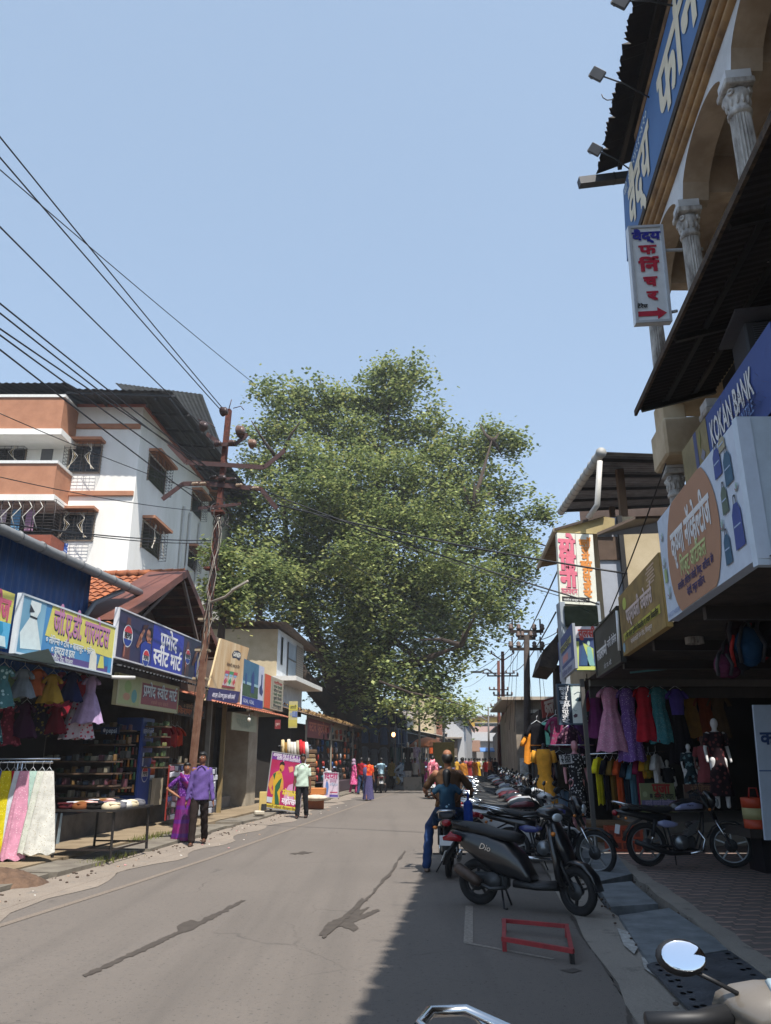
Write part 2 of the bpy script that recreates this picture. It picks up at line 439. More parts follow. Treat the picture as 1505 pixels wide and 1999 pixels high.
DIRT = nodes_mat('trodden_dirt', lambda n, l, b: concrete(n, l, b, (.135, .10, .075, 1), (.20, .155, .118, 1)), .95)
SOIL = M('dark_soil', '2a211b', .95, var=.4, scale=3, bump=.6)
def brickpave(n, l, b):
    tc = n.new('ShaderNodeTexCoord'); mp = n.new('ShaderNodeMapping'); mp.inputs['Rotation'].default_value = (0, 0, 0)
    l.new(tc.outputs['Object'], mp.inputs[0]); co = mp.outputs[0]
    def mth(op, a, c=None, d=None):
        q = n.new('ShaderNodeMath'); q.operation = op
        for i, w in enumerate((a, c, d)):
            if w is None: continue
            if isinstance(w, (int, float)): q.inputs[i].default_value = w
            else: l.new(w, q.inputs[i])
        return q.outputs[0]
    sp = n.new('ShaderNodeSeparateXYZ'); l.new(co, sp.inputs[0]); x, y = sp.outputs[0], sp.outputs[1]
    wob = mth('MULTIPLY', mth('SINE', mth('MULTIPLY', x, 38)), .010); y = mth('ADD', y, wob)
    row = mth('FLOOR', mth('DIVIDE', y, .115)); fy = mth('FRACT', mth('DIVIDE', y, .115))
    xo = mth('ADD', mth('DIVIDE', x, .46), mth('MULTIPLY', row, .37)); fx = mth('FRACT', xo)
    pink = mth('MULTIPLY', mth('LESS_THAN', fx, .5), mth('GREATER_THAN', fy, .42))
    fx2 = mth('FRACT', mth('MULTIPLY', xo, 2))
    joint = mth('MAXIMUM', mth('LESS_THAN', fy, .09), mth('LESS_THAN', fx2, .04))
    base = mix(n, l, noise_mask(n, l, co, 5, .3, .7), (.12, .10, .088, 1), (.175, .142, .125, 1))
    pk = mix(n, l, noise_mask(n, l, co, 9, .3, .7), (.30, .17, .14, 1), (.36, .25, .21, 1))
    base = mix(n, l, pink, base, pk)
    base = mix(n, l, joint, base, (.05, .043, .04, 1))
    base = mix(n, l, noise_mask(n, l, co, 2.2, .5, .75, 6), base, (.12, .10, .088, 1))
    l.new(base, b.inputs['Base Color'])
PAVE = nodes_mat('wavy_brick_paving', brickpave, .8)

def strip(name, c0, c1, y0, y1, z, mat, th=.4, kind='structure', jag=0, step=1.2, taper=None):
    """a solid strip along the street between offsets c0 and c1"""
    mb = MB(); n = max(1, int((y1-y0)/step)); A = []; B = []
    rnd = random.Random(hash(name) % 999)
    for i in range(n+1):
        y = y0 + (y1-y0)*i/n; s0 = taper(y) if taper else 0
        A.append(S(c0 + s0 + (rnd.uniform(-jag, jag) if jag else 0), y, z)); B.append(S(c1 + (rnd.uniform(-jag, jag) if jag else 0), y, z))
    vs = A + B + [p - Vector((0, 0, th)) for p in A + B]; m = n+1; fs = []
    for i in range(n):
        fs += [(i, i+1, m+i+1, m+i), (i, i+1, 2*m+i+1, 2*m+i), (m+i, m+i+1, 3*m+i+1, 3*m+i)]
    fs += [(0, m, 3*m, 2*m), (n, m+n, 3*m+n, 2*m+n)]
    mb.add(vs, fs, mat); return mb.build(name, kind=kind)

g = MB(); N = 1
g.add([(-1500, -200, -.36), (1500, -200, -.36), (1500, 3000, -.36), (-1500, 3000, -.36)], [(0, 1, 2, 3)], SOIL)
g.build('ground', kind='structure')
road = strip('road', -5.3, .97, -4, 260, 0, ASPH, step=4)
strip('concrete_apron', .97, 1.42, -4, 60, .012, CONC, jag=.035, step=.5)
strip('dirt_shoulder', -5.98, -5.3, -4, 90, .008, DIRT, jag=.0, step=3)
# worn edge of dust lying over the asphalt at the left
mb = MB(); pts = []; rnd = random.Random(3)
ys = [-2 + i*.45 for i in range(150)]
A = [S(-5.32, y, .006) for y in ys]; B = [S(-5.10 + .10*math.sin(y*.9) + .13*math.sin(y*2.3+1) + rnd.uniform(-.05, .05), y, .006) for y in ys]
mb.add(A+B, [(i, i+1, len(ys)+i+1, len(ys)+i) for i in range(len(ys)-1)], DIRT)
mb.build('dust_edge', kind='structure')
# left kerb: flagstones over the drain, then the footpath
FLAG = M('flagstone', '7a7468', .85, col2='5f584f', scale=3, bump=.4)
FLAGY = M('dusty_footpath', '8c7c64', .9, col2='74654f', scale=2, bump=.5)
BLUEST = M('drain_slab_stone', '7c8286', .7, col2='5c6266', scale=4, bump=.3)
strip('left_footpath', -9.5, -6.62, 8, 60, .10, FLAGY, jag=.0)
rnd = random.Random(5); y = 7.5
while y < 58:
    L = rnd.uniform(1.0, 2.2); gap = .04
    if abs(y-19.6) < 1.0: gap = .55
    mb = MB(); c0, c1 = -6.6, -5.96 + rnd.uniform(-.06, .05)
    z = .07 + rnd.uniform(-.015, .02)
    p = [S(c0, y, z), S(c1+rnd.uniform(-.04, .04), y+.02, z-.01), S(c1+rnd.uniform(-.04, .04), y+L-gap, z+rnd.uniform(-.02, .02)), S(c0, y+L-gap, z)]
    mb.add(p + [q - Vector((0, 0, .09)) for q in p], [(0, 1, 2, 3), (0, 1, 5, 4), (1, 2, 6, 5), (2, 3, 7, 6), (3, 0, 4, 7)], FLAG)
    mb.build('kerb_slab', kind='structure'); y += L
strip('left_kerb_bed', -6.62, -6.0, -4, 90, -.02, DIRT, th=.3, step=6)
# right: brick pavement and the drain with its loose cover slabs
strip('brick_pavement', 2.22, 14, -4, 30, .06, PAVE, jag=.0, step=.5)
strip('pavement_edge', 2.10, 2.30, -4, 30, .066, CONC, th=.3, jag=.03, step=.35)
def slab_px(px, z, th, mat, name='drain_slab', lift=(0, 0, 0, 0)):
    p = [G(x, y, z) for x, y in px]
    for q, d in zip(p, lift): q.z += d
    mb = MB(); mb.add(p + [q - Vector((0, 0, th)) for q in p], [(0, 1, 2, 3), (7, 6, 5, 4), (0, 1, 5, 4), (1, 2, 6, 5), (2, 3, 7, 6), (3, 0, 4, 7)], mat)
    return mb.build(name, kind='structure')
slab_px([(1150, 1668), (1200, 1664), (1233, 1706), (1162, 1722)], .07, .09, BLUEST)
slab_px([(1165, 1727), (1232, 1720), (1284, 1764), (1192, 1770)], .06, .10, BLUEST)
slab_px([(1208, 1787), (1306, 1772), (1428, 1852), (1268, 1880)], .05, .09, BLUEST)
pl = MB()                                       # perforated steel plate in front
pp = [G(x, y, .055) for x, y in [(1262, 1882), (1430, 1855), (1560, 1960), (1366, 1990)]]
STEEL = M('worn_steel_plate', '565a60', .55, metal=.35, col2='3e4146', scale=5, bump=.3)
pl.add(pp + [q - Vector((0, 0, .02)) for q in pp], [(0, 1, 2, 3), (0, 1, 5, 4), (1, 2, 6, 5), (2, 3, 7, 6), (3, 0, 4, 7)], STEEL)
hl = P('0a0a0b')
for i in range(9):
    for e in (.07, .14, .86, .93) if i % 2 else (.10, .9, .5):
        a = pp[0].lerp(pp[3], (i+.5)/9); b = pp[1].lerp(pp[2], (i+.5)/9); c = a.lerp(b, e)
        pl.lathe([(.022, .0035), (.0005, .0035)], (c.x, c.y, c.z), 10, hl, smooth=False)
pl.build('drain_plate', kind='structure')
slab_px([(1366, 1995), (1560, 1962), (1700, 2080), (1480, 2120)], .05, .09, BLUEST)
for a in range(14): 
    y0 = 13.6 + a*1.1
    mb = MB(); p = [S(1.46, y0, .06), S(2.1, y0, .05), S(2.1, y0+1.04, .06), S(1.46, y0+1.04, .065)]
    mb.add(p + [q - Vector((0, 0, .09)) for q in p], [(0, 1, 2, 3), (0, 1, 5, 4), (1, 2, 6, 5), (2, 3, 7, 6), (3, 0, 4, 7)], BLUEST)
    mb.build('drain_slab', kind='structure')
# rubble along the drain edges
rk = MB(); RUB = M('rubble', '6a5a4e', .95, col2='3a302a', scale=9, bump=.6)
rnd = random.Random(11)
for i in range(300):
    y = rnd.uniform(5, 17); c = rnd.choice([1.40, 2.13]) + rnd.gauss(0, .05); r = rnd.choice((.006, .008, .01, .013, .018, .024))
    rk.sph(S(c, y, .03 + r*.3), (r, r*rnd.uniform(.6, 1.2), r*.6), RUB, 5, 3)
for i in range(260):
    y = rnd.uniform(8, 26); c = rnd.choice([-5.95, -5.6, -6.6]) + rnd.gauss(0, .12); r = rnd.uniform(.008, .03)
    rk.sph(S(c, y, .01 + r*.3), (r, r*rnd.uniform(.6, 1.2), r*.6), RUB, 5, 3)
rk.build('rubble', kind='stuff')
# grass in the kerb, left
gr = MB(); GR = M('kerb_grass', '4c5a22', .9, col2='6d6a30', scale=20)
for cx, cy, ln in ((-5.98, 13.6, .8), (-6.55, 16.6, .9), (-6.1, 33.5, 2.6)):
    for i in range(240):
        p = S(cx + rnd.gauss(0, .11), cy + rnd.uniform(-ln, ln), .03 if cx > -6.3 else .09)
        a = rnd.uniform(0, 6.28); h = rnd.uniform(.03, .10); w = .008
        d = Vector((math.cos(a), math.sin(a), 0))
        gr.add([p-d*w, p+d*w, p+d*w*.2+Vector((rnd.uniform(-.03, .03), rnd.uniform(-.03, .03), h))], [(0, 1, 2)], GR)
gr.build('grass', kind='stuff')
# litter scraps
lt = MB(); 
for i in range(46):
    p = S(rnd.uniform(-5.9, -4.6), rnd.uniform(9, 30), .014); a = rnd.uniform(0, 3.1); s_ = rnd.uniform(.015, .04)
    lt.box(p, (s_, s_*.6, .012), P(rnd.choice(['e8e4dc', 'd8cfc4', 'c7a58a', 'c98f8f'])), a, rx=rnd.uniform(-.3, .3))
lt.build('litter', kind='stuff')
# painted lines
WL = M('worn_road_paint', '9a9288', .8, col2='6f665d', scale=28, detail=8)
def painted(name, pts, w, z=.004, mat=WL, px=True):
    mb = MB(); P3 = [G(x, y, z) for x, y in pts] if px else [Vector(p) for p in pts]
    for a, b in zip(P3, P3[1:]):
        d = (b-a).normalized(); n_ = Vector((-d.y, d.x, 0))*w/2
        mb.add([a-n_, b-n_, b+n_, a+n_], [(0, 1, 2, 3)], mat)
    return mb.build(name, kind='structure')
M('faint_road_paint', '857a6e', .85, col2='5f554c', scale=60, detail=8)
painted('edge_line', [S(-5.0, 6, .005), S(-4.66, 11, .005), S(-4.52, 14, .005), S(-4.4, 22, .005), S(-4.15, 34, .005), S(-3.85, 50, .005), S(-3.6, 80, .005)], .10, mat=MATS['faint_road_paint'], px=False)
painted('bay_line', [(916, 1768), (914, 1840)], .085)
painted('bay_line', [(909, 1840), (1080, 1872)], .05)
WET = M('oil_stain', '3e3731', .7, col2='4a433c', scale=9)
def stain(px, name='wet_stain'):
    zz = {'wet_stain': .005, 'road_crack': .009, 'gutter_stain': .007}[name]
    rr = random.Random(len(px)); q = []
    for a, b in zip(px, px[1:] + px[:1]):
        n = max(1, int(math.hypot(b[0]-a[0], b[1]-a[1])/5)); w = min(1.6, .25*n)
        q += [(a[0]+(b[0]-a[0])*i/n + rr.uniform(-w, w)*1.6*(i > 0), a[1]+(b[1]-a[1])*i/n + rr.uniform(-w, w)*(i > 0)) for i in range(n)]
    mb = MB(); P3 = [G(x, y, zz) for x, y in q]; mb.add(P3, [tuple(range(len(P3)))], WET); return mb.build(name, kind='structure')
stain([(160, 1903), (235, 1868), (300, 1838), (348, 1817), (345, 1808), (372, 1795), (385, 1799), (430, 1778), (470, 1757), (480, 1757), (440, 1780), (395, 1803), (378, 1814), (352, 1822), (310, 1843), (240, 1874), (168, 1907)])
stain([(622, 1826), (640, 1800), (668, 1790), (690, 1770), (706, 1752), (712, 1756), (702, 1776), (722, 1770), (700, 1787), (738, 1774), (742, 1778), (716, 1790), (690, 1800), (700, 1812), (690, 1818), (668, 1808), (650, 1810), (638, 1826)])
stain([(628, 1829), (720, 1748), (762, 1700), (790, 1660), (792, 1662), (765, 1703), (724, 1750), (632, 1831)], 'road_crack')
stain([(565, 1667), (590, 1662), (612, 1663), (590, 1668)]); stain([(1092, 1894), (1120, 1890), (1136, 1894), (1115, 1899)])
stain([(1116, 1786), (1142, 1822), (1184, 1880), (1224, 1948), (1236, 2005), (1228, 2005), (1218, 1950), (1178, 1886), (1136, 1828), (1112, 1790)], 'gutter_stain')
stain([(1150, 1830), (1180, 1838), (1200, 1862), (1190, 1878), (1165, 1856)], 'gutter_stain')
mb = MB(); WC = M('lime_wash', 'b8b8b4', .85, col2='8d8982', scale=20)
for q in ([(1205, 1812), (1225, 1818), (1245, 1850), (1238, 1862), (1218, 1845)], [(1252, 1868), (1268, 1872), (1290, 1900), (1282, 1908), (1258, 1890)]):
    P3 = [G(x, y, .03) for x, y in q]; mb.add(P3, [tuple(range(len(P3)))], WC)
mb.build('lime_wash', kind='structure')
# heap of earth at the left corner
hp = MB(); vs = []; fs = []; c0 = G(-22, 1732, .02); nn = 26
for j in range(nn):
    for i in range(nn):
        x = (i/(nn-1)-.5)*1.9; y = (j/(nn-1)-.5)*1.0; r = (x/.95)**2 + (y/.5)**2
        h = max(0, 1-r)**.8*.2 + (rnd.uniform(-.02, .02) if r < 1 else -.03)
        vs.append((c0.x-.35+x, c0.y+.3+y, .02+h))
for j in range(nn-1):
    for i in range(nn-1): fs.append((j*nn+i, j*nn+i+1, (j+1)*nn+i+1, (j+1)*nn+i))
hp.add(vs, fs, M('earth_heap', '6e5644', .95, col2='4b3a2e', scale=8, bump=.8), True); hp.build('earth_heap', kind='stuff')
# ------------------------------------------------------------------ left side: buildings
def corr(name, c0, c1, sc=60, axis='x'): 
    """corrugated sheet: ribs as real bump"""
    if name in MATS: return MATS[name]
    m = M(name, c0, .55, col2=c1, scale=3, detail=8)
    n = m.node_tree.nodes; l = m.node_tree.links
    return m
WHITEW = M('white_plaster', 'f0eeea', .85, col2='dad8d0', scale=.9, detail=10, bump=.15, bscale=8, stretch=(1, 1, .22))
ORANGE = M('orange_band_paint', 'b07c5e', .8, col2='9e6c50', scale=2)
GLASSD = M('dark_window_glass', '1a1e22', .25, var=.3, scale=2)
GRILL = P('2b2523', .6); WOOD = M('weathered_wood', '6d5540', .85, col2='43342a', scale=4, stretch=(1, 1, .15), bump=.3)
TINDARK = M('dark_metal_roof', '3d3f42', .5, metal=.3, col2='2c2d30', scale=2)
TINGREY = M('grey_metal_roof', '7b8084', .45, metal=.4, col2='5f6468', scale=3)
RUST = M('rusty_steel', '6a3322', .85, col2='3a1d16', scale=14, bump=.4)
CREAM = M('cream_plaster', 'c2b396', .85, col2='a89878', scale=1.2, detail=9)
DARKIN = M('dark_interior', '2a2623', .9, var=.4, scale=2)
GREYP = M('grey_plaster', '8d867c', .9, col2='6a645c', scale=1.3, detail=9)
BROWNW = M('brown_sheet_wall', '5a4a3e', .7, col2='423529', scale=3)

def ribbed(a, b, top_a, top_b, pitch, amp, mat, mb=None):
    """a corrugated sheet between edge a->b (bottom) and top_a->top_b"""
    mb = mb or MB(); a, b, ta, tb = map(Vector, (a, b, top_a, top_b)); L = (b-a).length; n = max(2, int(L/pitch)*4)
    nn = (b-a).cross(ta-a).normalized(); A = []; B = []
    for i in range(n+1):
        t = i/n; d = nn * (amp * [0, 1, 1, 0][i % 4])
        A.append(a.lerp(b, t)+d); B.append(ta.lerp(tb, t)+d)
    m = n+1; C = [p - nn*.006 for p in A]; D = [p - nn*.006 for p in B]
    fs = []
    for i in range(n): fs += [(i, i+1, m+i+1, m+i), (2*m+i, 2*m+i+1, 3*m+i+1, 3*m+i), (i, i+1, 2*m+i+1, 2*m+i), (m+i, m+i+1, 3*m+i+1, 3*m+i)]
    mb.add(A+B+C+D, fs, mat); return mb

# ---- four-storey white apartment house with orange bands
def grille(mb, w, h, d, mat, nx=0, nz=9, curl=True):
    """window cage standing proud of the wall: local x along wall, -y outwards"""
    r = .010
    for i in range(nz+1):
        z = h*i/nz
        mb.tube([(-w/2, 0, z), (-w/2, -d, z), (w/2, -d, z), (w/2, 0, z)], r, 4, mat, smooth=False)
    for i in range(7):
        x = -w/2 + w*i/6; mb.tube([(x, -d, 0), (x, -d, h)], r, 4, mat, smooth=False)
    if curl:
        for x0, s_ in ((-w*.28, 1), (w*.28, -1)):
            for q in range(3):
                k = s_*(.05 + q*.06)
                mb.tube([(x0-k, -d-.02, .08*h), (x0+k*.6, -d-.02, h*.3), (x0+k*1.6, -d-.02, h*.5), (x0, -d-.02, h*.72), (x0+k*1.4, -d-.02, h*.93)], .009, 4, P('c9b48a' if q % 2 else 'd8d4cc'), smooth=False)
def apartment():
    Yf = 30.0; X1 = -10.35; Z1 = 15.9; Z0 = 0; D = 16.0; kx = .043
    t = thing('apartment_building', 'white four storey apartment block with orange balcony bands and a dark metal roof', 'building', (X1-6, Yf, 0))
    t.location = (0, 0, 0)
    w = MB()
    XL = -32
    w.add([(XL, Yf, Z0), (X1, Yf, Z0), (X1, Yf, Z1), (XL, Yf, Z1), (X1+kx*D, Yf+D, Z0), (X1+kx*D, Yf+D, Z1), (XL, Yf+D, Z0), (XL, Yf+D, Z1)],
          [(0, 1, 2, 3), (1, 4, 5, 2), (4, 6, 7, 5), (6, 0, 3, 7), (3, 2, 5, 7)], WHITEW)
    w.build('wall', t)
    xs = V(120, 900, Yf).x                      # right end of the balconies
    # bands and balconies
    for py, hh in ((833, .22), (964, .22)):
        zc = V(600, py, Yf).z; b = MB(); b.bb((xs+.1, Yf-.10, zc-hh/2), (X1-.02, Yf-.002, zc+hh/2), ORANGE, .02); b.build('band', t)
    cp = MB(); cp.bb((XL, Yf-.06, Z1), (X1+.1, Yf+.2, Z1+.12), P('a05a48')); cp.build('coping', t)
    cp = MB(); cp.add([(X1+.1, Yf+.2, Z1), (X1+.12+kx*D, Yf+D, Z1), (X1+.12+kx*D, Yf+D, Z1+.12), (X1+.1, Yf+.2, Z1+.12), (X1-.1, Yf+.2, Z1), (X1-.1+kx*D, Yf+D, Z1), (X1-.1+kx*D, Yf+D, Z1+.12), (X1-.1, Yf+.2, Z1+.12)], [(0,1,2,3),(3,2,6,7),(0,3,7,4),(4,5,1,0)], P('a05a48')); cp.build('coping', t)
    for (py0, py1, x1) in ((776, 838, 122), (905, 966, 107)):
        Yb = Yf - 1.5
        z1 = V(0, py0, Yb).z; z0 = V(0, py1, Yb).z; xe = V(x1, (py0+py1)/2, Yb).x
        b = MB(); b.bb((XL, Yb, z0), (xe, Yf-.003, z1), ORANGE); b.bb((XL, Yb-.05, z1), (xe+.05, Yf-.004, z1+.12), P('dcdcd8')); b.bb((XL, Yb-.08, z0-.25), (xe+.1, Yf-.004, z0-.002), WHITEW); b.build('balcony', t)
    # caged balcony, lowest visible floor
    Yb = Yf-1.5; z1 = V(0, 975, Yb).z; z0 = V(0, 1043, Yb).z; xe = V(107, 1000, Yb).x
    b = MB(); b.bb((XL, Yb, z0-.7), (xe, Yf-.005, z0), M('brick_red_paint', '8d4a34')); b.build('balcony', t)
    cg = MB()
    for i in range(18):
        x = xe - i*.42
        cg.tube([(x, Yb, z0), (x, Yb, z1)], .02, 4, GRILL)
    for i in range(13): z = z0 + (z1-z0)*i/12; cg.tube([(xe-7, Yb, z), (xe, Yb, z), (xe, Yf, z)], .010, 4, GRILL)
    for q in range(10): 
        x = xe-.6-q*.42; cg.tube([(x, Yb-.03, z0+.2), (x-.2, Yb-.03, z0+.7), (x+.12, Yb-.03, z0+1.1), (x-.1, Yb-.03, z0+1.5)], .022, 4, P('c8c4ba'))
    cg.build('balcony_cage', t)
    sh = MB(); sh.bb((xe-7, Yf-.02, z0+.1), (xe-.3, Yf-.006, z1-.1), DARKIN); sh.build('window', t)
    for i, col in enumerate(('b58aa8', '6fa3c8', 'c9b2bc', '8a7f9a')):
        c_ = MB(); x = xe-1.1-i*.55; c_.box((x, Yb+.35, z1-.75), (.34, .05, .9), CL(col), bev=.02); c_.build('laundry', t)
    # front windows (photo rectangles on the front wall)
    for (x0, y0, x1, y1, cl) in ((131, 872, 199, 922, 1), (115, 1006, 185, 1054, 1), (-20, 873, 52, 905, 0)):
        a = V(x0, y1, Yf); b = V(x1, y0, Yf)
        f = MB(); f.bb((a.x, Yf-.02, a.z), (b.x, Yf-.006, b.z), GLASSD); wd = f.build('window', t)
        fr = MB(); cx = (a.x+b.x)/2; w_, h_ = b.x-a.x, b.z-a.z
        fr.bb((a.x-.05, Yf-.05, a.z-.05), (a.x, Yf-.004, b.z+.05), P('8a7a68')); fr.bb((b.x, Yf-.05, a.z-.05), (b.x+.05, Yf-.004, b.z+.05), P('8a7a68')); fr.bb((a.x, Yf-.05, b.z), (b.x, Yf-.004, b.z+.05), P('8a7a68')); fr.bb((a.x, Yf-.05, a.z-.05), (b.x, Yf-.004, a.z), P('8a7a68'))
        fr.bb((cx-.03, Yf-.04, a.z), (cx+.03, Yf-.021, b.z), P('3a332e')); fr.build('window_frame', t)
        gm = MB(); grille(gm, w_+.16, h_+.2, .35, GRILL, curl=True); gm.xf(Matrix.Translation((cx, Yf-.02, a.z-.1))); gm.build('grille', t)
        if cl: e = MB(); e.bb((a.x-.12, Yf-.55, b.z+.12), (b.x+.15, Yf-.004, b.z+.24), ORANGE, .01); e.build('sunshade', t)
    # door on the balcony
    a = V(78, 906, Yf); b = V(105, 875, Yf); f = MB(); f.bb((a.x, Yf-.03, a.z-.6), (b.x, Yf-.006, b.z), P('5f6062')); f.build('door', t)
    # side windows, on the receding wall
    def sidept(px, py):
        d = ray(px, py); # X = X1 + kx*(Y-Yf)
        tt = (X1 - kx*Yf)/(d.x - kx*d.y); return Vector((d.x*tt, d.y*tt, CAMZ+d.z*tt))
    ang = math.atan2(1, kx)
    for (px0, py0, px1, py1, curl) in ((290, 885, 322, 945, 0), (277, 1016, 311, 1076, 1), (374, 960, 392, 1005, 0), (363, 1070, 380, 1110, 0), (408, 965, 420, 1000, 0)):
        A = sidept(px0, (py0+py1)/2-6); B = sidept(px1, (py0+py1)/2+6); zt = sidept(px0, py0).z; zb = sidept(px0, py1-8).z
        L = (B-A).length; mt = Matrix.Translation(Vector((A.x, A.y, 0)).lerp(Vector((B.x, B.y, 0)), .5) + Vector((0, 0, zb))) @ Matrix.Rotation(ang, 4, 'Z'); h_ = zt-zb
        f = MB(); f.bb((-L/2, -.02, 0), (L/2, -.004, h_), GLASSD); f.bb((-L/2-.06, -.05, -.06), (-L/2, -.002, h_+.06), P('8a7a68')); f.bb((L/2, -.05, -.06), (L/2+.06, -.002, h_+.06), P('8a7a68')); f.xf(mt); f.build('window', t)
        gm = MB(); grille(gm, L+.15, h_+.2, .35, GRILL, curl=bool(curl)); gm.xf(mt @ Matrix.Translation((0, 0, -.1))); gm.build('grille', t)
        e = MB(); e.bb((-L/2-.12, -.55, h_+.12), (L/2+.12, -.004, h_+.24), ORANGE); e.xf(mt); e.build('sunshade', t)
    # drain pipes on the side
    for px in (355, 368, 388):
        A = sidept(px, 1000); p = MB(); p.tube([(A.x+.1, A.y, 2), (A.x+.1, A.y, 13.5)], .06, 8, P('c8c6c0')); p.build('drain_pipe', t)
    # metal roof on posts: underside seen; it oversails the side wall
    def roofsheet(pts, nm='roof', mt=TINDARK):
        r = MB(); p = [Vector(q) for q in pts]; ribbed(p[0], p[1], p[3], p[2], .28, .035, mt, r)
        return r.build(nm, t)
    TUN = TINDARK
    e0 = V(0, 727, 28.2); e1 = V(132, 735, 28.2)
    zf = V(200, 757, 28.2).z
    # main sheet: front eave low at Yf-1.5, rising backwards
    roofsheet([(V(-200, 740, 28.3).x, 28.3, e1.z-.25), (e1.x, 28.3, e1.z-.25), (e1.x+.6, 36, e1.z+1.3), (V(-200, 740, 28.3).x, 36, e1.z+1.3)])
    roofsheet([(e1.x, 28.5, zf+.1), (V(335, 762, 28.5).x, 28.5, V(335, 764, 28.5).z), (X1+1.9+kx*D, 47, V(335, 764, 28.5).z+.9), (e1.x, 47, zf+2.0)])
    # purlins and posts under it
    pb = MB()
    for i in range(9):
        y = 28.7+i*2.1; zz = V(335, 764, 28.5).z + (y-28.5)/18.5*.9 - .12
        pb.bar((e1.x-.2, y, zf+.1+(y-28.5)*.1-.10), (X1+1.75+kx*(y-30), y, zz), .07, .1, P('2a2a2c'))
    for xx in (-13.2, -11.9, X1+.9, X1+1.5): pb.bar((xx, 28.7, zf-.05 if xx < -11 else zf-.25), (xx, 46.5, zf+1.2), .07, .1, P('2a2a2c'))
    pb.build('roof_beam', t)
    for px, yy in ((352-244, 29.9), (287, 30.0), (60, 29.9), (215, 30.1)):
        q = V(px, 790, yy); p = MB(); p.tube([(q.x, yy, Z1), (q.x, yy, zf+.35)], .05, 6, P('6a6a6c')); p.build('roof_post', t)
    # back parapet dark void between the wall top and the roof
    dk = MB(); dk.bb((XL, Yf+5, Z1), (X1-.6, Yf+5.2, zf+1.0), DARKIN); dk.build('back_wall', t)
    # second upper roof sheet further back
    a = V(225, 748, 44); b = V(395, 770, 44); c_ = V(440, 870, 56); 
    roofsheet([(a.x, 44, a.z), (b.x, 44, b.z), (c_.x, 58, c_.z-1.0), (a.x, 58, a.z+2)], 'roof', TINGREY)
    return t
apartment()
lnd = MB(); q = V(120, 1075, 29.7); lnd.box((q.x, 29.75, q.z), (.42, .03, .62), M('blue_print_towel', '2b52a0', .9, pattern='dots', pscale=14, pcol='c8d4e8', pth=.3), bev=.01)
lnd.build('hanging_towel', label='blue patterned towel hanging below a caged window of the white block', cat='towel')

# ---- blue corrugated building above the garment shop
def blue_building():
    t = thing('blue_sheet_building', 'shop building of deep blue corrugated sheet with a grey eave gutter', 'building')
    BL = M('blue_sheet', '1f5a9e', .45, col2='174680', scale=2, metal=.1)
    w = MB(); y0, y1 = 7.0, 16.2; zc = 3.0
    ribbed(S(-8.15, y1, zc), S(-8.15, y0, zc), S(-8.15, y1, 5.45), S(-8.15, y0, 5.3), .22, .03, BL, w)
    ribbed(S(-13, y1, zc), S(-8.15, y1, zc), S(-13, y1, 6.3), S(-8.15, y1, 5.4), .22, .03, BL, w); w.build('wall', t)
    r = MB(); ribbed(S(-7.62, 7, 5.14), S(-7.62, 16.9, 5.26), S(-13, 7, 6.6), S(-13, 16.9, 6.7), .2, .03, TINGREY, r); r.build('roof', t)
    gt = MB(); pts = [S(-7.55, y, 5.07+.012*(y-7)) for y in (7, 10, 13, 16.6, 17.3)]; gt.tube(pts, .09, 10, P('7d7f80', .5))
    for i in range(14): y = 7.5+i*.7; gt.tube([S(-7.55, y, 5.075+.012*(y-7)), S(-7.55, y+.05, 5.075+.012*(y-7))], .105, 10, P('6a6c6e', .5))
    gt.build('gutter', t)
    d = MB(); d.tube([S(-7.6, 16.6, 5.1), S(-8.0, 16.2, 4.75), S(-8.02, 15.9, 4.4), S(-8.02, 15.9, 3.2)], .055, 8, P('98a0a8', .5)); d.build('drain_pipe', t)
    # shop room under it: side walls, back wall, plinth
    i = MB(); cc = -12.0
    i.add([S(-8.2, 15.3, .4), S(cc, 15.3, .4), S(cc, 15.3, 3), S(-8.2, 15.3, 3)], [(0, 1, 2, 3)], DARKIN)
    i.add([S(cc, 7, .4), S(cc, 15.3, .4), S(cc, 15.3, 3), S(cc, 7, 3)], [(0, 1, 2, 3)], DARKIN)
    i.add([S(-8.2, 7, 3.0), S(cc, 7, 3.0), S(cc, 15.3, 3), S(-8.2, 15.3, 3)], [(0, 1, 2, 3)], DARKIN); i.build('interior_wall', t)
    p = MB(); p.add([S(-7.75, 7, .1), S(-7.75, 15.4, .1), S(-7.75, 15.4, .62), S(-7.75, 7, .62), S(cc, 7, .62), S(cc, 15.4, .62), S(cc, 15.4, .1)], [(0, 1, 2, 3), (3, 2, 5, 4), (1, 6, 5, 2)], M('blue_white_plinth', '8fa0a8', .85, col2='6d7d84', scale=3, detail=8)); p.build('plinth', t)
    aw = MB(); aw.add([S(-6.95, 7, 3.1), S(-6.95, 15.3, 3.1), S(-8.2, 15.3, 3.3), S(-8.2, 7, 3.3), S(-6.95, 7, 3.06), S(-6.95, 15.3, 3.06), S(-8.2, 15.3, 3.26), S(-8.2, 7, 3.26)], [(0, 1, 2, 3), (4, 5, 6, 7), (0, 1, 5, 4)], P('32353a')); aw.build('awning', t)
blue_building()

